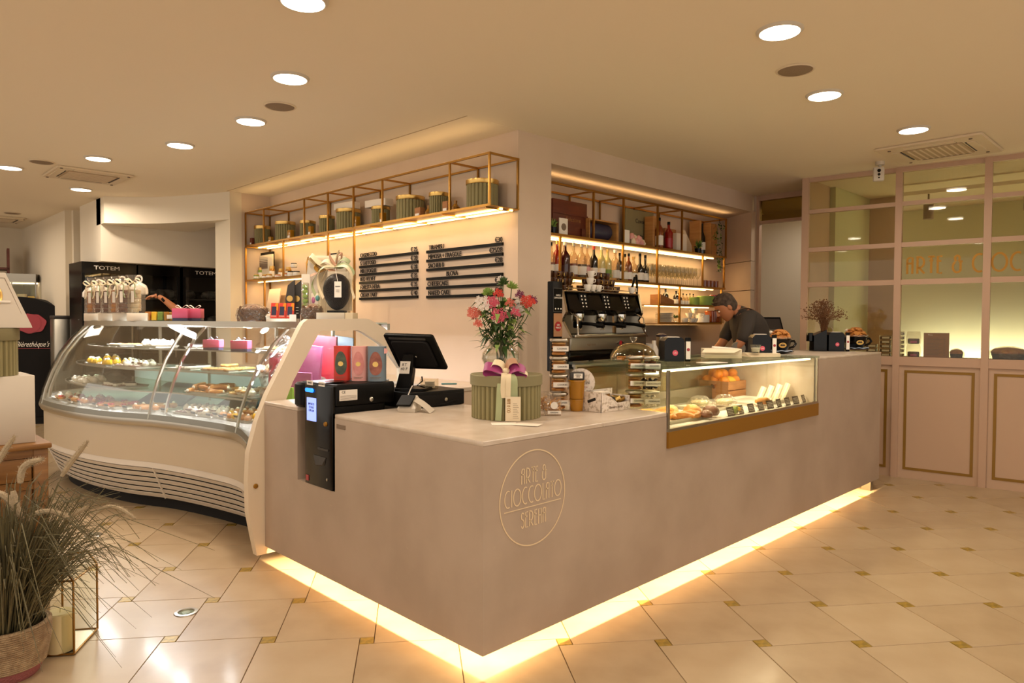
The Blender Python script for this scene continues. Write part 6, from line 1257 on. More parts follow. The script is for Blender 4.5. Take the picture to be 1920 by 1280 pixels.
# upper shelf
Zu = ZU+.007
def boxat(px0, px1, yt, y, d, lab, m, name, cat='box', z=None, tilt=0, grp=None, extra=None):
    z = Zu if z is None else z; a = ony(px0, yt, y); b_ = ony(px1, yt, y); w = b_.x-a.x; h = ony((px0+px1)/2, yt, y).z-z
    t = thing(name, lab, cat, ((a.x+b_.x)/2, y, z), 0, grp); obj('body', M().rbox(-w/2, 0, 0, w/2, d, h, .004), m, t); return t, w, h
t, w, h = boxat(1037, 1101, 377, BY+.10, .10, 'large reddish wooden gift chest on the upper bar shelf', 'box_wood_red', 'wooden_chest'); obj('lid_edge', M().box(-w/2-.01, -.006, h*.62, w/2+.005, .0, h*.66), 'box_wood_red', t); text('engraving', 'Selezione', FR(.03, -.007, h*.5), .05, 'crate_wood', t); obj('corner_block', M().box(w/2-.09, -.02, 0, w/2-.04, 0, .09), 'box_wood_red', t)
t, w, h = boxat(1049, 1065, 409, BY+.02, .01, 'white card standing before the reddish wooden chest', 'label_white', 'small_card', 'card'); obj('ring_print', M().tf(FR(0, -.001, h*.5)).lathe([(w*.28, 0), (w*.28, .001), (w*.24, .001)], 20), 'ink_soft', t)
c = ony(1101, 440, BY+.15); solo('paper_roll', M().rbox(0, 0, 0, .07, .02, .26, .004), 'paper_cream', 'cream carton upright between the chest and the boxed bottle', 'box', (c.x-.02, BY+.2, Zu))
def potplant(px, yt, y, lab, z=None, hang=0, n=34, s=1.0, pot='black_gloss'):
    z = Zu if z is None else z; c = ony(px, yt, y); H = max(.08, c.z-z); t = thing('potted_plant', lab, 'plant', (c.x, y, z), 0); ph = .06*s
    if pot: obj('pot', M().lathe([(.026*s, 0), (.036*s, ph), (.030*s, ph), (0, ph*.8)], 14), pot, t)
    else: ph = 0
    for k in range(n):
        a = random.uniform(0, 6.28); e = random.uniform(.1, 1.4); p0 = Vector((0, 0, ph)); p1 = Vector((cos(a)*cos(e)*.07*s, sin(a)*cos(e)*.06*s, ph+(H-ph)*sin(e)*random.uniform(.4, 1))); m_ = (p0+p1)/2+Vector((0, 0, .01)); d = (p1-p0).normalized(); q = d.cross(Vector((0, 1, 0))).normalized()*.010*s
        obj('leaf', M().add([tuple(p0), tuple(m_+q), tuple(p1), tuple(m_-q)], [(0, 1, 2, 3)]).tube([tuple(p0), tuple(m_)], .0012, 3), 'leaf_light' if k % 3 else 'leaf_green', t)
    return t
potplant(1037, 405, BY+.05, 'small green plant in a dark pot by the pillar on the upper bar shelf', n=24)
t, w, h = boxat(1105, 1160, 413, BY+.06, .16, 'open wooden box with a dark blue bottle lying inside', 'crate_wood', 'bottle_box'); t.children[0].data.materials[0] = MATS['oak_light']; bo = t.children[0]; me = mesh('body', M().box(-w/2, 0, 0, w/2, .15, .012).box(-w/2, 0, h-.012, w/2, .15, h).box(-w/2, 0, .012, -w/2+.012, .15, h-.012).box(w/2-.03, 0, .012, w/2, .15, h-.012).box(-w/2, .14, .012, w/2, .15, h-.012), 'oak_light'); bo.data = me
obj('lying_bottle', M().tf(Matrix.Translation((-w/2+.02, .07, h/2)) @ Matrix.Rotation(pi/2, 4, 'Y')).lathe([(h*.36, 0), (h*.38, .01), (h*.38, w*.72), (h*.30, w*.78), (h*.12, w*.84), (h*.12, w*.86)], 16), 'navy', t)
t, w, h = boxat(1173, 1226, 395, BY+.20, .03, 'olive wooden box lid with script lettering leaning at the back', 'sage_lid', 'wine_crate', 'box'); text('script', 'Cuvee', FR(.0, -.002, h*.72), .06, 'ink', t); text('script', 'vino', FR(.02, -.002, h*.35), .04, 'ink', t)
boxat(1171.5, 1181, 431, BY+.02, .02, 'small white card left of the rolled cloth', 'label_white', 'small_card', 'card')
c0 = ony(1182, 440, BY+.06); t = thing('cloth_roll', 'pinkish ruffled cloth flower heap before the olive box lid', 'cloth', (c0.x, BY+.06, Zu))
for k in range(9): obj('ruffle', M().ball(.02+.045*(k % 5), random.uniform(-.02, .02), .035+.045*(k > 4)-.008*(k % 5)*(k > 4), .034, .03, .036, 9, 6, .12), 'pink_tube' if k % 2 else 'paper_cream', t)
t, w, h = boxat(1225, 1231, 405, BY+.08, .10, 'narrow upright wooden case with a pale side next to the brass post', 'oak_light', 'wine_case')
bottle(1236.5, 408, .038, al, 'dark amber bottle on the upper bar shelf in front of the post', z=Zu, y=BY+.05, grp='bottles on the upper bar shelf'); bottle(1254, 416, .042, rl, 'amber-red bottle with label before a brown carton', z=Zu, y=BY+.07, label='red_seal', grp='bottles on the upper bar shelf')
boxat(1247, 1268, 429, BY+.16, .06, 'brown carton behind the amber-red bottle', 'crate_wood', 'carton'); boxat(1269, 1288, 438, BY+.10, .08, 'white carton on the upper bar shelf', 'paper', 'carton')
t = thing('slanted_card', 'pale slanted card leaning right of the white carton', 'card', (ony(1295, 450, BY+.18).x, BY+.18, Zu)); obj('card', M().loops([[(-.10, 0, 0), (.12, 0, 0), (.12, .006, 0), (-.10, .006, 0)], [(-.10, .03, .26), (-.06, .03, .26), (-.06, .036, .26), (-.10, .036, .26)]]), 'paper_cream', t)
potplant(1309, 438, BY+.05, 'small green plant in a black pot beside the boxed wine bottle', n=26)
t, w, h = boxat(1312, 1334, 415, BY+.10, .12, 'open wooden case with an upright dark wine bottle', 'oak_light', 'wine_case'); t.children[0].data = mesh('body', M().box(-w/2, 0, 0, -w/2+.035, .12, h).box(w/2-.012, 0, 0, w/2, .12, h).box(-w/2+.035, .11, 0, w/2-.012, .12, h).box(-w/2+.035, 0, 0, w/2-.012, .11, .01), 'oak_light'); obj('wine_bottle', M().lathe([(.036, .011), (.038, .02), (.038, h*.55), (.016, h*.72), (.015, h*.95), (0, h*.95)], 14, .012, .05), 'wine_glass_dark', t); obj('bottle_label', M().lathe([(.0385, .07), (.0385, .15)], 14, .012, .05, cap=False), 'label_white', t)
boxat(1336, 1345, 420, BY+.18, .06, 'narrow wooden board behind the trailing plant', 'oak_light', 'wooden_board', 'board')
c = ony(1349, 440, BY+.02); t = thing('trailing_plant', 'trailing green plant hanging at the right end of the bar shelves', 'plant', (c.x, BY+.02, ZT-.02)); random.seed(3)
obj('hook', M().tube([(0, 0, .02), (0, 0, -.02), (.02, 0, -.03)], .003, 5), 'black_satin', t)
for k in range(90):
    q = random.random(); z = -.02-.52*q; sp = .055*(1-q*.7); p = Vector((random.uniform(-sp, sp), random.uniform(-sp, sp), z)); a = random.uniform(0, 6.28); d = Vector((cos(a), sin(a), -.7)).normalized()*.035; s = d.cross(Vector((0, 0, 1))).normalized()*.011
    obj('leaf', M().add([tuple(p), tuple(p+d*.5+s), tuple(p+d), tuple(p+d*.5-s)], [(0, 1, 2, 3)]).tube([tuple(p), tuple(p*.96+Vector((0, 0, .03)))], .001, 3), 'leaf_green' if k % 3 else 'leaf_light', t)
# small lower shelves
Zl = ZL+.007; Zb = ZB+.007
t, w, h = boxat(1239, 1264, 552, BY+.05, .12, 'orange wedge-shaped box on the small lower bar shelf', 'crate_wood', 'wedge_box', z=Zl); t.children[0].data = mesh('body', M().tf(frame((-w/2, 0, 0), (1, 0, 0), (0, 0, 1))).prism([(0, 0), (w, 0), (w, h*.45), (0, h)], -.12, 0), 'crate_wood')
for px, yt, m, l in ((1248, 541, 'wine_glass_dark', 'dark bottle lying behind the orange wedge box'), (1268, 545, 'wine_glass_dark', 'dark bottle with white label right of the wedge box'), (1273, 549, 'wine_glass_dark', 'second dark bottle beside the brass post')): bottle(px, yt, .030, m, l, z=Zl, y=BY+.15, grp='bottles on the small shelf')
for k in range(4): bottle(1281+6.3*k, 550+(k % 2), .020, 'glass_bottle', 'small clear slim bottle in the row on the small lower shelf', z=Zl, y=BY+.12, fill='pale_liquor', grp='slim bottles on the small shelf')
def pot(px0, px1, yt, m, name, lab, cat, z, y=None, hdl=False):
    y = BY+.08 if y is None else y; a = ony(px0, yt, y); b_ = ony(px1, yt, y); r = (b_.x-a.x)/2; h = min(ony((px0+px1)/2, yt, y).z-z, .13); t = thing(name, lab, cat, ((a.x+b_.x)/2, y, z)); obj('body', M().lathe([(r*.85, 0), (r, h*.1), (r, h*.95), (r*.9, h), (r*.8, h*.9), (0, h*.85)], 16), m, t)
    if hdl: obj('handle', M().tube([(r*.9, 0, h*.75), (r*1.4, 0, h*.7), (r*1.4, 0, h*.35), (r*.9, 0, h*.25)], .005, 6), m, t)
    return t
pot(1297, 1307, 557, 'leaf_light', 'green_jar', 'green jar left of the green mug', 'jar', Zl); pot(1314, 1331, 555, 'leaf_light', 'green_mug', 'bright green mug above the man’s head', 'mug', Zl, hdl=True); pot(1334, 1345, 553, 'red_liquor', 'red_jar', 'dark red jar at the end of the small shelf', 'jar', Zl)
for k in range(8): 
    c = ony(1248, 600, BY+.12); solo('plate', M().lathe([(.05, 0), (.09, .008), (.092, .012), (.05, .006), (0, .006)], 24), 'ceramic_white', 'white plate in the stack at the left of the lowest bar shelf', 'plate', (c.x, BY+.13, Zb+.0125*k), 0, 'stacked white plates')
potplant(1267, 588, BY+.08, 'green-topped glass jar right of the plate stack', z=Zb, n=20, s=.8, pot='glass_clear')
cupm = mesh('teacup', M().lathe([(.016, 0), (.018, .003), (.034, .03), (.037, .05), (.034, .05), (.028, .02), (0, .008)], 14).tube([(.033, 0, .04), (.052, 0, .038), (.050, 0, .018), (.028, 0, .014)], .004, 6), 'ceramic_white')
for k in range(12):
    c = ony(1284+9*(k % 5)+4*(k//5), 600, BY+.07+.08*(k % 2)); solo('teacup', cupm, None, 'white teacup heaped on the lowest bar shelf', 'cup', (c.x, c.y, Zb+(.052 if k > 6 else 0)+(.0 if k < 11 else .05)), k*1.3, 'white teacups heaped on the lowest shelf')
t = pot(1311, 1324, 590, 'ceramic_white', 'white_jug', 'white jug right of the heaped teacups', 'jug', Zb, hdl=True)
pot(1329, 1345, 578, 'amber_liquor', 'copper_jar', 'copper-coloured storage jar at the right of the lowest shelf', 'jar', Zb); pot(1347, 1354, 583, 'glass_bottle', 'clear_canister', 'tall clear canister beside the copper jar', 'jar', Zb)
# ================================================================== BACK COUNTER, COFFEE MACHINE
t = thing('back_counter', 'dark back counter in the alcove under the coffee machine', 'counter'); obj('cabinet', M().box(2.14, 1.47, 0, 5.26, 2.07, .96), 'partition_paint', t); obj('worktop', M().box(2.135, 1.42, .96, 5.27, 2.08, 1.0), 'steel_brushed', t)
for k in range(5): obj('door', M().box(2.16+.62*k, 1.455, .08, 2.76+.62*k, 1.469, .94), 'partition_panel', t)
X0, X1, YF, CZ = 2.17, 3.13, 1.45, 1.001
t = thing('espresso_machine', 'chrome and black three-group espresso machine with cups stacked on top', 'coffee machine', (X0, YF, CZ))
Wm = X1-X0; SFL = lambda x, z, y=0: frame((x, y, z), (1, 0, 0), (0, 0, 1))
for x, y in ((.08, .06), (Wm-.08, .06), (.08, .5), (Wm-.08, .5)): obj('foot', M().lathe([(.022, 0), (.022, .055)], 12, x, y), 'black_satin', t)
obj('base', M().rbox(.01, .0, .055, Wm-.01, .53, .135, .01), 'black_gloss', t)
bp_ = obj('front_panel', M().rbox(0, -.02, .135, Wm, .0, .228, .006), 'steel_brushed', t)
obj('emblem', M().tf(SFL(.60, .182, -.022)).add([(-.05, 0, 0), (0, -.022, 0), (.05, 0, 0), (0, .022, 0), (-.05, 0, .003), (0, -.022, .003), (.05, 0, .003), (0, .022, .003)], [(0, 3, 2, 1), (4, 5, 6, 7), (0, 1, 5, 4), (1, 2, 6, 5), (2, 3, 7, 6), (3, 0, 4, 7)]), 'chrome', bp_); obj('emblem_core', M().tf(SFL(.60, .182, -.0255)).lathe([(.018, 0), (.018, .002)], 14), 'red_seal', bp_)
text('badge', 'ASTORIA'[:0]+'espresso', SFL(.24, .178, -.0215), .03, 'ink_soft', bp_)
obj('drip_tray', M().rbox(.03, -.04, .228, Wm-.03, .30, .25, .008), 'steel', t)
for k in range(12): obj('grate_bar', M().bar((.05, -.03+.025*k, .253), (Wm-.05, -.03+.025*k, .253), .006), 'chrome', t)
obj('splash_back', M().box(.04, .30, .25, Wm-.04, .32, .42), 'steel', t)
obj('group_head_housing', M().loops([[(.03, .10, .40), (Wm-.03, .10, .40), (Wm-.03, .52, .40), (.03, .52, .40)], [(.03, .02, .44), (Wm-.03, .02, .44), (Wm-.03, .52, .44), (.03, .52, .44)], [(.05, .07, .57), (Wm-.05, .07, .57), (Wm-.05, .52, .57), (.05, .52, .57)]]), 'black_gloss', t)
tr_ = obj('cup_tray', M().rbox(.02, .04, .57, Wm-.02, .53, .582, .01), 'steel', t); obj('tray_rail', M().tube([(.03, .05, .60), (Wm-.03, .05, .60)], .004, 6), 'chrome', tr_)
for k, x in enumerate((.22, .50, .76)):
    kp = obj('keypad', M().loops([[(x-.055, .030, .445), (x+.055, .030, .445), (x+.055, .05, .445), (x-.055, .05, .445)], [(x-.045, .055, .565), (x+.045, .055, .565), (x+.045, .075, .565), (x-.045, .075, .565)]]), 'black_satin', t)
    for i in range(4):
        for j in (-1, 1): obj('button', M().tf(frame((x+.02*j, .031+.0062*i, .462+.027*i), (1, 0, 0), (0, .2, 1))).lathe([(.007, 0), (.007, .003), (0, .0032)], 8), 'label_white', kp)
    g = obj('group_head', M().lathe([(.045, .35), (.05, .36), (.05, .41), (.04, .42)], 18, x, .10), 'chrome', t)
    obj('portafilter', M().lathe([(.030, .30), (.036, .31), (.036, .35), (0, .35)], 16, x, .10).tube([(x, .07, .335), (x+.02, -.02, .33), (x+.05, -.11, .315)], [.012, .013, .016], 8), 'black_satin', g); obj('spout', M().tube([(x-.015, .09, .31), (x-.015, .08, .285)], .007, 6).tube([(x+.015, .09, .31), (x+.015, .08, .285)], .007, 6), 'chrome', g)
for x, s in ((.0, -1), (Wm, 1)):
    obj('side_panel', M().tf(frame((x-.012, 0, 0), (0, 1, 0), (0, 0, 1))).prism([(-.03, .228), (.20, .228), (.53, .135), (.53, .58), (.06, .58), (.02, .42), (.06, .36)], 0, .024), 'chrome', t)
obj('steam_wand', M().tube([(Wm-.07, .04, .42), (Wm-.06, -.03, .38), (Wm-.055, -.05, .27)], .006, 8), 'chrome', t); obj('steam_wand', M().tube([(.07, .04, .42), (.06, -.03, .38), (.05, -.05, .25)], .006, 8), 'chrome', t); obj('steam_knob', M().lathe([(.022, 0), (.024, .02), (.015, .035), (0, .036)], 12, Wm-.07, .03, .43), 'black_satin', t)
obj('rear_frame', M().tube([(Wm-.06, .10, .58), (Wm-.03, .08, .72), (Wm+.02, .10, .74), (Wm+.06, .12, .66), (Wm+.05, .12, .10)], .010, 8), 'black_satin', t)
csm = mesh('espresso_cup', M().lathe([(.018, 0), (.020, .003), (.029, .03), (.031, .05), (.028, .05), (.022, .02), (0, .01)], 10).mt(1).tube([(.028, 0, .04), (.044, 0, .037), (.042, 0, .018), (.024, 0, .014)], .0035, 5), ['cup_brown', 'gold_foil'])
csw = mesh('espresso_cup', M().lathe([(.018, 0), (.020, .003), (.029, .03), (.031, .05), (.028, .05), (.022, .02), (0, .01)], 10).tube([(.028, 0, .04), (.044, 0, .037), (.042, 0, .018), (.024, 0, .014)], .0035, 5), 'ceramic_white')
for l in range(3):
    for i in range(7-l*2):
        for j in range(2): solo('espresso_cup', csm, None, 'dark brown espresso cup stacked on the middle of the coffee machine', 'cup', (X0+.36+.062*i+.06*l, YF+.12+.075*j, CZ+.583+.052*l), random.uniform(3, 5.5), 'brown cups on the middle of the machine')
for k, (x, z) in enumerate(((.27, 0), (.33, 0), (.30, .052), (.40, 0), (.84, 0), (.31, .104))): solo('espresso_cup', csw, None, 'white espresso cup, '+['left of the front row', 'second of the front row', 'stacked on the front pair', 'third of the front row', 'alone at the right end of the machine', 'topmost of the white stack'][k]+' on the coffee machine', 'cup', (X0+x, YF+.045, CZ+.583+z), 5, 'white cups on the machine')
t = thing('coffee_grinder', 'black coffee grinder with a lit-up menu screen and a red logo sticker beside the pillar', 'coffee grinder', (2.145, 1.66, CZ))
# stands at the pillar edge, in front of the machine's left side
t.location = (2.02, 1.38, CZ); t['label'] = 'black coffee dispenser with a small menu screen and red logo sticker beside the pillar'
t.location = (2.135, 1.60, CZ)
obj('body', M().rbox(0, 0, 0, .03, .30, .60, .006), 'black_satin', t)
for l in range(3):
    for i in range(6): solo('espresso_cup', csm, None, 'dark brown espresso cup stacked at the left of the coffee machine by the pillar', 'cup', (X0+.0+.058*(i % 6)-.0, YF+.25+.0*l, CZ+.583+.052*l), random.uniform(3, 5.5), 'brown cups by the pillar')
c = at(1043, 605, 'y', 1.30); t2 = thing('menu_stand', 'narrow black stand with white writing and a red logo sticker by the pillar edge', 'sign', (c.x+.012, 1.30, CZ))
obj('stand', M().rbox(-.052, 0, -.12, .052, .05, .50, .006), 'black_satin', t2); obj('screen_frame', M().box(-.046, -.004, .29, .046, -.001, .455), 'dark_grey', t2); l = obj('screen', M().box(-.042, -.006, .295, .042, -.004, .45), 'black_gloss', t2)
text('screen_text', 'CAFFE E\nCAPPUCCINO', FR(0, -.0065, .395), .017, 'label_white', l, xs=.8)
for k in range(3): obj('cup_icon', M().tf(FR(-.028+.028*k, -.0065, .312)).lathe([(.006, 0), (.006, .001)], 10), 'label_white', l)
l = obj('sticker', M().box(-.044, -.006, .12, .044, -.004, .28), 'menu_paper', t2); obj('round_logo', M().tf(FR(.0, -.0065, .19)).lathe([(.034, 0), (.034, .001)], 22), 'red_seal', l); text('logo_text', 'SAN\nMARCO', FR(0, -.0085, .19), .018, 'label_white', l, xs=.8)
t2.location.z = CZ+.125
# to the right of the machine
for k in range(5): solo('paper_cup', M().lathe([(.028, 0), (.040, .09), (.042, .092), (.038, .092), (.026, .004)], 14), 'ceramic_white' if k else 'steel', 'upturned steel and white cup in the stack right of the machine' , 'cup', (3.27, 1.50, CZ+.018*k), 0, 'stacked cups right of the machine')
t = thing('glass_rack', 'stack of clear glasses and dark cups right of the coffee machine', 'rack', (3.24, 1.62, CZ)); 
for k in range(4): obj('glass', M().lathe([(.03, .08*k), (.036, .08*k+.07), (.033, .07+.08*k), (.028, .08*k+.004)], 12), 'glass_clear', t)
obj('rack_wire', M().tube([(-.05, 0, 0), (-.05, 0, .34), (.05, 0, .34), (.05, 0, 0)], .004, 5), 'black_satin', t)
c = at(1226, 640, 'y', 1.5); solo('milk_bottle', M().lathe([(.036, 0), (.040, .01), (.040, .11), (.018, .16), (.018, .19), (0, .19)], 18), 'ceramic_white', 'white plastic milk bottle right of the coffee machine', 'bottle', (c.x, 1.5, CZ))
c = at(1240, 640, 'y', 1.55); t = thing('milk_jug', 'steel milk pitcher with a dark lid right of the white bottle', 'jug', (c.x, 1.55, CZ)); obj('jug', M().lathe([(.045, 0), (.05, .01), (.046, .14), (.042, .22), (.040, .22), (0, .21)], 18), 'steel', t); obj('lid', M().lathe([(.046, .22), (.05, .235), (.02, .25), (0, .25)], 16), 'navy', t); obj('handle', M().tube([(.045, -.01, .19), (.08, -.02, .17), (.085, -.02, .08), (.05, -.01, .05)], .006, 6), 'black_satin', t)
# ================================================================== PERSON BEHIND THE BAR
PX, PY = 4.13, 1.00; fw = Vector((-_r.x, -_r.y, 0)).normalized(); sd = Vector((-_f.x, -_f.y, 0)).normalized()      # forward = towards the machine, side = towards the shop
PT = Matrix(((fw.x, sd.x, 0, PX), (fw.y, sd.y, 0, PY), (0, 0, 1, 0), (0, 0, 0, 1)))
def skin(name, chains, mt, parent, sub=2, loc=None):
    V = []; E_ = []; R = []
    for ch in chains:
        prev = None
        for (p, r) in ch:
            k = None
            for i, q in enumerate(V):
                if (Vector(q)-Vector(p)).length < 1e-5: k = i
            if k is None: V.append(tuple(p)); R.append(r if isinstance(r, tuple) else (r, r)); k = len(V)-1
            if prev is not None: E_.append((prev, k))
            prev = k
    me = bpy.data.meshes.new(name); me.from_pydata(V, E_, []); o = bpy.data.objects.new(name, me); COL.objects.link(o)
    m1 = o.modifiers.new('s', 'SKIN'); m1.use_smooth_shade = True; m2 = o.modifiers.new('u', 'SUBSURF'); m2.levels = sub; m2.render_levels = sub
    if not me.skin_vertices: 
        bpy.context.view_layer.objects.active = o
    for i, sv in enumerate(me.skin_vertices[0].data): sv.radius = R[i]; sv.use_root = (i == 0)
    dg = bpy.context.evaluated_depsgraph_get(); m = bpy.data.meshes.new_from_object(o.evaluated_get(dg)); bpy.data.objects.remove(o)
    m.materials.clear(); m.materials.append(MATS[mt])
    for p in m.polygons: p.use_smooth = True
    q = bpy.data.objects.new(name, m); COL.objects.link(q)
    if parent: q.parent = parent
    return q
pr = thing('person', 'man with short greying hair in dark shirt and apron leaning over behind the bar', 'person', (PX, PY, 0)); pr.matrix_world = PT
# body (skin) : legs, torso, neck, head, arms in one surface; local x = forward, y = towards the viewer
tor = [((0, 0, .95), (.13, .16)), ((-.02, 0, 1.10), (.12, .155)), ((.0, 0, 1.24), (.125, .175)), ((.05, 0, 1.35), (.11, .17)), ((.10, 0, 1.42), (.07, .09)), ((.15, 0, 1.465), .052), ((.19, 0, 1.485), .055)]
body = skin('body', [tor[:], [((.19, 0, 1.485), .055), ((.225, 0, 1.49), (.085, .075)), ((.27, 0, 1.475), (.07, .065))],
    [((.05, 0, 1.35), (.11, .17)), ((.085, .16, 1.385), .062), ((.13, .205, 1.27), .050), ((.18, .21, 1.15), .041), ((.25, .16, 1.09), .033), ((.32, .10, 1.06), .026)],
    [((.05, 0, 1.35), (.11, .17)), ((.085, -.16, 1.385), .062), ((.15, -.20, 1.26), .050), ((.21, -.20, 1.15), .041), ((.30, -.14, 1.08), .033), ((.36, -.08, 1.05), .026)],
    [((0, 0, .95), (.13, .16)), ((.01, .09, .80), .085), ((.02, .10, .47), .060), ((-.01, .10, .09), .042)], [((0, 0, .95), (.13, .16)), ((.01, -.09, .80), .085), ((.0, -.10, .47), .060), ((-.03, -.10, .09), .042)]], 'skin', pr)
def hand(base, d, s, par):
    base = Vector(base); d = Vector(d).normalized(); up = Vector((0, 0, 1)); w = d.cross(up).normalized()*s
    ch = [[(tuple(base), .022), (tuple(base+d*.05), (.030, .016))]]
    for k in range(4):
        o = base+d*.05+w*(-.027+.018*k); L = (.030, .036, .034, .026)[k]
        ch.append([(tuple(base+d*.05), (.030, .016)), (tuple(o+d*.02), .009), (tuple(o+d*(.02+L)-up*.012), .008), (tuple(o+d*(.02+L*1.5)-up*.035), .0065)])
    ch.append([(tuple(base), .022), (tuple(base+d*.02-w*.035*1), .010), (tuple(base+d*.05-w*.045-up*.015), .008)])
    return skin('hand', ch, 'skin', par, 1)
hand((.325, .095, 1.058), (1, -.4, -.35), 1, pr); hand((.365, -.075, 1.048), (1, .3, -.35), -1, pr)
# head shape: skull, jaw, nose, ears, eyes, hair
HC = Vector((.235, 0, 1.487)); HT = Matrix.Translation(HC) @ Matrix.Rotation(radians(38), 4, 'Y') @ Matrix.Scale(.96, 4)
hb2 = M().tf(HT); hb2.loops([[(x+rx*cos(a), ry*sin(a), z) for a in [2*pi*k/20 for k in range(20)]] for z, x, rx, ry in ((-.118, .045, .018, .022), (-.112, .042, .036, .038), (-.09, .028, .058, .052), (-.055, .012, .080, .064), (-.01, .0, .094, .073), (.04, -.004, .097, .077), (.08, -.006, .086, .070), (.108, -.008, .055, .048), (.118, -.008, .018, .016))])
hd = obj('head', hb2, 'skin', pr)
obj('nose', M().tf(HT).loops([[(.088, -.008, .02), (.088, .008, .02), (.096, .004, .02), (.096, -.004, .02)], [(.085, -.016, -.03), (.085, .016, -.03), (.116, .008, -.026), (.116, -.008, -.026)], [(.080, -.012, -.038), (.080, .012, -.038), (.098, .007, -.038), (.098, -.007, -.038)]]), 'skin', hd)
for s in (-1, 1):
    obj('ear', M().tf(HT).ball(-.008, s*.076, -.012, .018, .008, .028, 8, 6), 'skin', hd); obj('eye', M().tf(HT).ball(.082, s*.030, .008, .011, .012, .009, 8, 6), 'ceramic_white', hd); obj('eyebrow', M().tf(HT).rbox(.078, s*.03-.017, .026, .096, s*.03+.017, .032, .004), 'hair_grey', hd)
obj('mouth', M().tf(HT).rbox(.070, -.022, -.068, .086, .022, -.062, .003), 'dark_red_liquor', hd)
hr = M().tf(HT); random.seed(2)
hr.loops([[(x+rx*cos(a), ry*sin(a), z+(.0 if cos(a) < .2 else .045*cos(a)*(z < .07))) for a in [2*pi*k/24 for k in range(24)]] for z, x, rx, ry in ((-.065, -.028, .060, .060), (-.03, -.022, .084, .076), (.02, -.014, .096, .082), (.06, -.010, .100, .082), (.095, -.010, .082, .068), (.122, -.010, .045, .040), (.130, -.010, .010, .010))])
for k in range(120):
    a = random.uniform(0, 6.28); e = random.uniform(-.2, 1.5)
    if cos(a) > .5 and e < .7: continue
    d = Vector((cos(a)*cos(e)*.098-.01, sin(a)*cos(e)*.082, .035+sin(e)*.093)); hr.tube([tuple(d*.95), tuple(d*1.05+Vector((.012, random.uniform(-.008, .008), .004)))], [.006, .001], 4)
obj('hair', hr, 'hair_grey', pr)
sh = skin('shirt', [[((0, 0, .93), (.145, .175)), ((-.02, 0, 1.10), (.138, .172)), ((.0, 0, 1.24), (.142, .19)), ((.05, 0, 1.35), (.128, .182)), ((.095, 0, 1.415), (.085, .10)), ((.125, 0, 1.445), (.066, .07)), ((.15, 0, 1.463), .060)],
    [((.05, 0, 1.35), (.128, .182)), ((.085, .165, 1.385), .078), ((.13, .212, 1.27), .064), ((.175, .215, 1.165), .056)], [((.05, 0, 1.35), (.128, .182)), ((.085, -.165, 1.385), .078), ((.15, -.207, 1.26), .064), ((.205, -.205, 1.165), .056)]], 'shirt', pr)
obj('sleeve_cuff', M().tf(frame((.19, .212, 1.125), (1, 0, .5), (0, 1, 0)) @ Matrix.Rotation(pi/2, 4, 'X')).lathe([(.056, -.022), (.060, -.018), (.060, .022), (.052, .026)], 16), 'cuff', sh)
skin('trousers', [[((0, 0, .98), (.135, .165)), ((0, 0, .86), (.13, .16)), ((.01, .09, .78), .095), ((.02, .10, .47), .075), ((-.01, .10, .06), .062)], [((0, 0, .86), (.13, .16)), ((.01, -.09, .78), .095), ((.0, -.10, .47), .075), ((-.03, -.10, .06), .062)]], 'black_matte', pr)
for s in (-1, 1): obj('shoe', M().rbox(-.09, s*.10-.045, 0, .17, s*.10+.045, .075, .035, .02), 'black_satin', pr)
ap = obj('apron', M().loops([[(r_*cos(a)*.97, .195*sin(a)*(1 if z > .8 else 1.1), z) for a in [radians(-125+250*k/20) for k in range(21)]] for z, r_ in ((.45, .19), (.75, .185), (1.0, .165), (1.08, .16))], False, False, False), 'apron', pr)
for s in (-1, 1): obj('strap', M().ribbon(catmull([(.15, s*.075, 1.455), (.09, s*.10, 1.475), (.0, s*.105, 1.44), (-.07, s*.06, 1.36), (-.135, -s*.01, 1.24), (-.160, -s*.09, 1.12), (-.148, -s*.13, 1.04)], 4), .026, (.0, 1, .3), .004), 'strap_brown', ap)
obj('waist_tie', M().ribbon([(.1*cos(a)-.0+.06*cos(a), .19*sin(a), 1.045) for a in [radians(120+120*k/12) for k in range(13)]], .03, (0, 0, 1), .004), 'apron', ap)
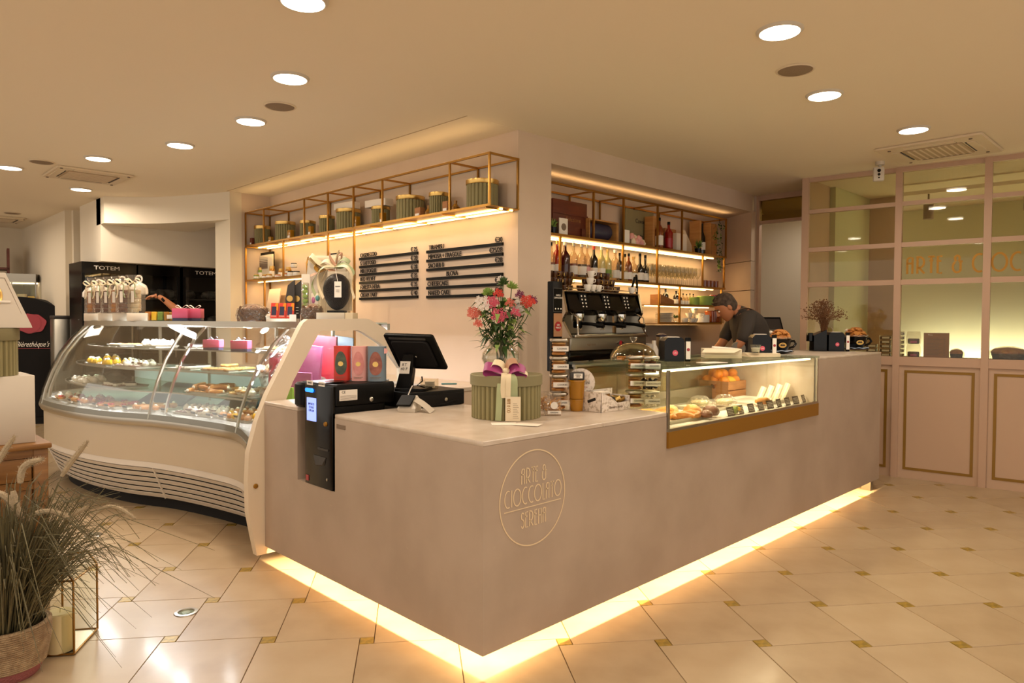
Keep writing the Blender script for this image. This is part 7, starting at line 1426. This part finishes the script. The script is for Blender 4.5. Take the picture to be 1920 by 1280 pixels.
# ================================================================== FAR LEFT: REFRIGERATORS AND BEER SIGN
def onf(px, py=500, y=7.0): return at(px, py, 'y', y)
def fridge(p0, p1, lab, name='display_refrigerator', sign=True, depth=.55):
    a, b_ = onf(p0).x, onf(p1).x; w = b_-a; t = thing(name, lab, 'refrigerator', (a, 7.0, 0)); H = 2.0
    obj('cabinet', M().box(0, .02, 0, .03, depth, H).box(w-.03, .02, 0, w, depth, H).box(.03, depth-.03, 0, w-.03, depth, H).box(.03, .02, H-.04, w-.03, depth-.03, H).box(.03, .02, 0, w-.03, depth-.03, .30), 'black_gloss', t)
    hd_ = obj('header', M().box(0, 0, H-.125, w, .02, H), 'black_gloss', t); obj('base_panel', M().box(0, 0, 0, w, .02, .30), 'black_gloss', t)
    if sign: text('header_text', 'TOTEM', FR(w*.45, -.002, H-.065), .062, 'label_white', hd_, .002, 1.3)
    dd = obj('glass_door', M().box(.03, .004, .30, w-.03, .012, H-.125), 'glass_case', t); obj('door_handle', M().bar((w-.06, -.02, .9), (w-.06, -.02, 1.5), .015), 'steel', dd); obj('door_edge', M().box(.0, -.004, .30, .03, .02, H-.125).box(w-.03, -.004, .30, w, .02, H-.125), 'black_satin', t)
    for z in (.62, .95, 1.28, 1.60): 
        obj('wire_shelf', M().box(.04, .06, z, w-.04, depth-.05, z+.012), 'dark_grey', t)
        b = M(); random.seed(int(z*100)+p0)
        for k in range(9): b.ball(random.uniform(.08, w-.08), random.uniform(.12, .35), z+.07, random.uniform(.05, .10), .06, .055, 9, 6, .15)
        if z > 1.0 or 1: obj('stored_packs', b, 'case_store', t, kind='stuff')
    return t
mat('case_store', '6a655e', .6, col2='2b2826', scale=14, bump=.4)
fridge(153, 256, 'black glass-door refrigerator at the left with bags standing before it'); fridge(259, 337, 'dark middle refrigerator bay between the two headed ones', sign=False); fridge(343, 436, 'black refrigerator at the right beside the cream pillar')
xs, ys_ = .29, 9.0; t = thing('beer_sign_cooler', 'black arched-top drinks cooler with a red wax seal and script lettering', 'cooler', (xs, ys_, 0), YAW-pi/2+radians(20)); T = FR(0, -.202, 0)
b = M().tf(frame((0, .2, 0), (1, 0, 0), (0, 0, 1))); b.prism([(-.26, .10), (.26, .10), (.26, 1.52), (.16, 1.57), (.04, 1.615), (-.10, 1.64), (-.26, 1.65)], 0, .4); obj('cabinet', b, 'black_matte', t); obj('plinth', M().box(-.24, -.18, 0, .24, .18, .10), 'shadow_gap', t)
obj('wax_seal', M().tf(FR(-.02, -.2015, 1.30)).prism([(.17*cos(a)*(1+.05*sin(5*a)), .125*sin(a)*(1+.06*sin(7*a+1))) for a in [2*pi*k/36 for k in range(36)]], 0, .012).lathe([(.11, .012), (.115, .016), (.10, .016)], 24), 'red_seal', t)
text('script_lettering', "Bièrethèque's", FR(.0, -.2025, 1.03) @ Matrix(((1, .35, 0, 0), (0, 1, 0, 0), (0, 0, 1, 0), (0, 0, 0, 1))), .095, 'label_white', t, .001, .70); obj('underline', M().box(-.22, -.204, .975, .20, -.2015, .980), 'red_seal', t)
t = thing('glass_cabinet', 'lit glass cabinet with a steel top behind the black drinks cooler', 'cabinet', (.17, 9.7, 0), YAW-pi/2+radians(20)); obj('base', M().box(-.28, -.15, 0, .28, .25, 1.45), 'black_matte', t); obj('steel_top', M().box(-.28, -.15, 1.86, .28, .25, 1.97), 'steel_brushed', t)
obj('glass', M().box(-.28, -.15, 1.45, .28, -.145, 1.86).box(-.28, .245, 1.45, .28, .25, 1.86), 'glass_pane', t); obj('back_light', M().box(-.24, .235, 1.47, .26, .243, 1.84), 'lit_back', t) if 0 else None
for x in (-.275, 0, .275): obj('corner_post', M().box(x-.008, -.15, 1.45, x+.008, -.135, 1.86), 'steel', t)
for k in range(4): obj('bottle_box', M().rbox(-.22+.12*k, 0, 1.451, -.13+.12*k, .1, 1.70-.03*(k % 2), .004), ['honey', 'crate_wood', 'paper_cream', 'lemon_peel'][k], t)
obj('shelf_lamp', M().box(-.25, .02, 1.84, .25, .06, 1.855), 'led_case', t)
t = thing('brown_rack', 'dark brown shelf rack with boxes against the far back wall', 'rack', (-.25, 10.3, 0), radians(-8)); 
for z in (.4, 1.0, 1.6, 2.05): obj('shelf', M().box(-.5, -.15, z, .45, .2, z+.03), 'box_wood_red', t)
for x in (-.5, .42): obj('upright', M().box(x, -.15, 0, x+.03, .2, 2.35), 'box_wood_red', t)
for k in range(5): obj('stored_box', M().rbox(-.42+.17*k, -.1, 1.63, -.30+.17*k, .1, 1.80+.05*(k % 3), .004), ['crate_wood', 'box_wood_red', 'dark_grey'][k % 3], t)
t = thing('grey_bin', 'tall grey metal bin between the drinks cooler and the refrigerator', 'bin', (.60-.25, 8.0, 0)); obj('body', M().rbox(-.10, -.1, 0, .10, .1, 1.36, .01), 'steel_brushed', t); obj('lid', M().rbox(-.105, -.105, 1.36, .105, .105, 1.40, .01), 'dark_grey', t)
# arm of someone reaching behind the case
AP = onf(296, 560, 5.9); ag = thing('person', 'person hidden behind the pastry case with one bare forearm reaching left', 'person', (AP.x, AP.y, 0)); ag.matrix_world = Matrix(((fw.x, sd.x, 0, AP.x), (fw.y, sd.y, 0, AP.y), (0, 0, 1, 0), (0, 0, 0, 1)))
hz = AP.z
skin('arm', [[((.0, 0, hz+.03), .026), ((-.06, 0, hz-.005), .030), ((-.15, -.03, hz-.09), .042), ((-.24, -.08, hz-.19), .050), ((-.28, -.2, hz-.28), .058)]], 'skin', ag); hand((.0, 0, hz+.03), (1, 0, -.05), .8, ag)
obj('bracelet', M().tf(Matrix.Translation((-.065, 0, hz-.01)) @ Matrix.Rotation(radians(-52), 4, 'Y')).lathe([(.031, -.012), (.033, -.010), (.033, .010), (.031, .012)], 14), 'black_satin', ag)
skin('torso', [[((-.30, -.25, .62), (.13, .16)), ((-.32, -.25, .90), (.13, .17)), ((-.30, -.24, 1.08), (.11, .16)), ((-.24, -.24, 1.14), .06), ((-.18, -.24, 1.12), (.085, .07))], [((-.30, -.24, 1.08), (.11, .16)), ((-.28, -.2, hz-.28), .07)], [((-.30, -.25, .62), (.13, .16)), ((-.10, -.25, .50), .09), ((-.20, -.25, .06), .06)]], 'black_matte', ag)
# ================================================================== FOREGROUND LEFT
cr = at(95, 1165, 'z', 0); KX, KY = cr.x, cr.y; KH = at(93, 829, 'y', KY).z
t = thing('wooden_sideboard', 'warm brown wooden sideboard at the left edge under the stacked white boxes', 'sideboard', (KX, KY, 0))
obj('top', M().rbox(-.75, -.015, KH-.022, .012, .42, KH, .005), 'oak', t)
for x0, x1 in ((-.055, 0), (-.74, -.685)):
    for y0 in (0, .35): obj('leg', M().rbox(x0, y0, 0, x1, y0+.055, KH-.022, .004), 'oak', t)
obj('top_rail', M().box(-.685, .006, KH-.06, -.055, .03, KH-.022), 'oak', t); obj('mid_rail', M().box(-.685, .006, KH-.20, -.055, .03, KH-.165), 'oak', t); obj('low_rail', M().box(-.685, .006, .06, -.055, .03, .11), 'oak', t)
dw = obj('drawer', M().rbox(-.68, .010, KH-.162, -.06, .026, KH-.063, .003), 'oak', t); obj('drawer_inset', M().box(-.37, .004, KH-.155, -.365, .011, KH-.07), 'box_wood_red', dw); obj('drawer_knob', M().tf(frame((-.37, .008, KH-.11), (1, 0, 0), (0, 0, 1))).lathe([(.006, 0), (.006, .012), (.014, .018), (0, .024)], 12), 'brass', dw)
for k in range(4): obj('door_plank', M().rbox(-.68+.156*k, .012, .112, -.526+.156*k, .028, KH-.202, .003), 'oak', t)
obj('side_panel', M().box(-.012, .055, .06, -.004, .35, KH-.022), 'oak', t); obj('back_panel', M().box(-.73, .40, .06, -.01, .408, KH-.022), 'oak', t); obj('shelf_board', M().box(-.70, .03, .08, -.02, .40, .10), 'oak', t)
wr = at(67, 822, 'y', KY+.05); wt = at(67, 703, 'y', KY+.05)
t = thing('white_plinth_box', 'plain white box on the wooden sideboard under the ribbed green box', 'box', (wr.x, KY+.05, KH+.001), 0); bw_h = wt.z-KH-.002
obj('box', M().rbox(-.34, 0, 0, 0, .30, bw_h, .003), 'white_paint', t)
hr_ = at(36, 705, 'y', KY+.17); ht = at(36, 614, 'y', KY+.17); RR = .14
t = thing('ribbed_gift_box', 'ribbed olive-green round box on the white box, cut by the left edge', 'gift box', (hr_.x-RR, KY+.17, KH+bw_h+.002)); hh = ht.z-(KH+bw_h)-.004
obj('box_body', ribbed(M(), RR*.97, 0, hh*.78, 36, .010), 'sage_card', t); obj('lid', M().lathe([(RR, hh*.74), (RR*1.02, hh*.76), (RR*1.02, hh), (0, hh)], 40), 'sage_lid', t)
pt = at(58, 613, 'y', KY+.10); p2_ = at(14, 510, 'y', KY+.10); zt = KH+bw_h+hh+.004; w_ = pt.x-hr_.x+RR
t = thing('white_pyramid_box', 'white tapered gift box with a round floral window, topmost at the left edge', 'gift box', (hr_.x-RR, KY+.17, zt)); hp = p2_.z-zt
b0 = pt.x-(hr_.x-RR); b1 = p2_.x-(hr_.x-RR); 
obj('box', M().loops([[(-b0, -.10, 0), (b0, -.10, 0), (b0, .10, 0), (-b0, .10, 0)], [(-b0*.99, -.10, .008), (b0*.99, -.10, .008), (b0*.99, .10, .008), (-b0*.99, .10, .008)], [(-b1, -.02, hp), (b1, -.02, hp), (b1, .06, hp), (-b1, .06, hp)]]), 'white_paint', t)
sl = atan2(.08, hp); T = frame((0, -.101, .0), (1, 0, 0), (0, .08, hp)); L_ = sqrt(.08**2+hp**2)
obj('border_line', M().tf(T).ribbon2([(-b0*.85, L_*.1), (b0*.86, L_*.1), (b1*.95, L_*.9), (-b1*.95, L_*.9), (-b0*.85, L_*.1)], .002, .001), 'ink_soft', t)
q = obj('round_window', M().tf(T @ Matrix.Translation((0, L_*.58, 0))).lathe([(.075, 0), (.075, .002), (.07, .004), (.066, .002)], 30), 'gold_foil', t); obj('floral_print', M().tf(T @ Matrix.Translation((0, L_*.58, 0))).lathe([(.066, 0), (.066, .0015)], 24), 'floral', q) if 0 else None
b = M().tf(T @ Matrix.Translation((0, L_*.58, .002)));
for k in range(12): b.ball(.05*cos(2.4*k)*sqrt(k/12), .05*sin(2.4*k)*sqrt(k/12), .004, .016, .012, .006, 7, 4)
obj('flowers', b, 'paper_cream', q); obj('white_ribbon', M().tf(T).tube(catmull([(-b0*.9, L_*.25, .004), (-.03, L_*.28, .008), (.02, L_*.44, .006), (b1*1.1, L_*.46, .004)], 4), .005, 5), 'label_white', t)
# pot with fountain grass
GX0, GY0 = -1.262, 1.285; random.seed(31)
t = thing('potted_grass', 'tall fountain grass with fluffy plumes in a woven basket pot at the lower left', 'plant', (GX0, GY0, 0))
L = [(.095, 0), (.110, .02), (.128, .08), (.136, .14), (.136, .192), (.130, .200), (.122, .195), (.120, .14), (0, .13)]
b = M(); P = []
for k in range(20): z = .045+.0078*k; P += [(.114+.026*min(1, z/.14)-.002, z), (.118+.026*min(1, z/.14), z+.0039)]
b.lathe([(.11, .04)]+P+[(.137, .203), (.126, .203), (.12, .14), (0, .14)], 40); obj('basket', b, 'woven', t); obj('painted_base', M().lathe([(.095, 0), (.104, .01), (.115, .042), (0, .045)], 40), 'woven_pink', t); obj('soil', M().lathe([(0, .150), (.121, .150)], 24), 'chocolate', t)
b = M(); fwr = Vector((_r.x, _r.y, 0)).normalized()
for k in range(620):
    a = random.uniform(0, 6.28); r0 = random.uniform(0, .085); base = Vector((r0*cos(a), r0*sin(a), .15)); 
    out = Vector((cos(a), sin(a), 0))*random.uniform(.05, .26)*(1+r0*5)+fwr*random.uniform(-.02, .10); hgt = random.uniform(.25, .62)*(1-out.length*.35); droop = random.choice((0, 0, .1, .28))
    m1 = base+out*.35+Vector((0, 0, hgt*.62)); e = base+out*1.15+Vector((0, 0, hgt*(1-droop))); 
    if droop > .2: e += out*.55-Vector((0, 0, .12))
    w = random.uniform(.0016, .003); m2 = base+out*.75+Vector((0, 0, hgt*.95)); b.tube([tuple(base), tuple(m1), tuple(m2), tuple(e)], [w, w, w*.8, w*.25], 3, False)
obj('blades', b, 'grass_green', t, kind='stuff')
b = M()
for k in range(26):
    a = radians(random.uniform(-75, 30)); d = Vector((cos(a), sin(a), 0)); base = Vector((.03*cos(a), .03*sin(a), .17)); R_ = random.uniform(.28, .52); h = random.uniform(.18, .42)
    b.tube([tuple(v) for v in catmull([tuple(base), tuple(base+d*R_*.3+Vector((0, 0, h*.8))), tuple(base+d*R_*.7+Vector((0, 0, h))), tuple(base+d*R_+Vector((0, 0, h*.55)))], 4)], .0011, 3, False)
obj('drooping_blades', b, 'grass_green', t, kind='stuff')
def plume(pxs, r=.011, yy=None, depth=2.65):
    P = []
    for px, py in pxs:
        d = (_f*FPX+_r*(px-960)-_u*(py-640)).normalized(); k = depth/d.dot(_f); q = CAM+d*k; P.append(tuple(q-Vector((GX0, GY0, 0))))
    C_ = catmull(P, 5); n = len(C_); rs = [r*(.35+.65*sin(pi*min(1, .12+.88*i/(n-1)))**.6) for i in range(n)]; rs[-1] = r*.2
    bb = M().tube(C_, rs, 7)
    for i in range(1, n-1):
        for j in range(22): 
            p = Vector(C_[i])+(Vector(C_[i+1])-Vector(C_[i]))*random.random(); d = Vector([random.gauss(0, 1) for _ in range(3)]).normalized(); d = (d+(Vector(C_[i+1])-Vector(C_[i])).normalized()*.9).normalized(); bb.tube([tuple(p+d*rs[i]*.5), tuple(p+d*rs[i]*1.9)], [.0009, .0002], 3, False)
    pl_o = obj('plume', bb, 'plume', t); s = M().tube(catmull([(0, 0, .16), tuple((Vector((0, 0, .16))+Vector(P[0]))/2+Vector((0, 0, .03))), P[0]], 5), .0016, 4); obj('plume_stalk', s, 'grass_green', pl_o)
plume([(-4, 868), (8, 845), (28, 818)], .011); plume([(38, 905), (42, 880), (58, 866), (80, 861)], .013); plume([(116, 892), (132, 868), (150, 845), (164, 828)], .010, depth=2.7); plume([(-5, 922), (12, 932), (30, 950), (40, 968)], .013)
plume([(55, 975), (68, 962), (95, 958), (118, 965), (134, 974)], .010); plume([(134, 968), (148, 958), (164, 950)], .008); plume([(182, 962), (200, 950), (222, 952), (240, 962), (254, 973)], .008, depth=2.75); plume([(24, 920), (30, 945), (33, 962)], .012)
# geometric lantern with candle
A_, B_, C_2 = at(68, 1233, 'z', 0), at(139, 1228, 'z', 0), at(183, 1180, 'z', 0); D_ = C_2+(A_-B_); LO = (A_+C_2)/2
t = thing('glass_lantern', 'brass-edged glass house-shaped lantern with a thick cream candle on the floor', 'lantern', (LO.x, LO.y, 0)); Q = [Vector((p.x-LO.x, p.y-LO.y, .006)) for p in (A_, B_, C_2, D_)]; hw = [.30, .295, .285, .29]
Tq = [q+Vector((0, 0, hw[i])) for i, q in enumerate(Q)]; R1 = (Tq[0]+Tq[3])/2*.9+(Tq[1]+Tq[2])*.05+Vector((0, 0, .03)); R1 = (Tq[3]*.75+Tq[0]*.25)+Vector((0, 0, .045)); R2 = (Tq[2]*.72+Tq[3]*.28)+Vector((0, 0, .055))
eds = [(Q[i], Q[(i+1) % 4]) for i in range(4)]+[(Q[i], Tq[i]) for i in range(4)]+[(Tq[0], Tq[1]), (Tq[1], Tq[2]), (Tq[0], R1), (Tq[3], R1), (Tq[2], R2), (Tq[3], R2), (R1, R2), (Tq[1], R1)]
for a, b_ in eds: obj('edge_bar', M().tube([tuple(a), tuple(b_)], .0042, 6), 'brass_dark', t)
def gp(*v): obj('pane', M().loops([[tuple(p) for p in v], [tuple(p+Vector((0, 0, .0015))) for p in v]]) if 0 else M().add([tuple(p) for p in v], [tuple(range(len(v)))]), 'glass_pane', t)
gp(Q[0], Q[1], Tq[1], Tq[0]); gp(Q[1], Q[2], Tq[2], Tq[1]); gp(Q[2], Q[3], Tq[3], Tq[2]); gp(Q[3], Q[0], Tq[0], Tq[3]); gp(Tq[0], Tq[1], R1); gp(Tq[1], Tq[2], R2, R1)
obj('mirror_base', M().prism([(q.x, q.y) for q in Q], .002, .005), 'steel', t)
cn_ = Vector(((Q[0].x+Q[1].x)/2*.62, (Q[0].y+Q[1].y)/2*.62)); solo('pillar_candle', M().lathe([(.050, 0), (.052, .003), (.052, .152), (.046, .157), (.012, .152), (0, .152)], 28).tube([(0, 0, .15), (.002, 0, .168)], .0015, 5), 'wax', 'thick cream pillar candle standing inside the brass glass lantern', 'candle', (LO.x+cn_.x, LO.y+cn_.y, .008))
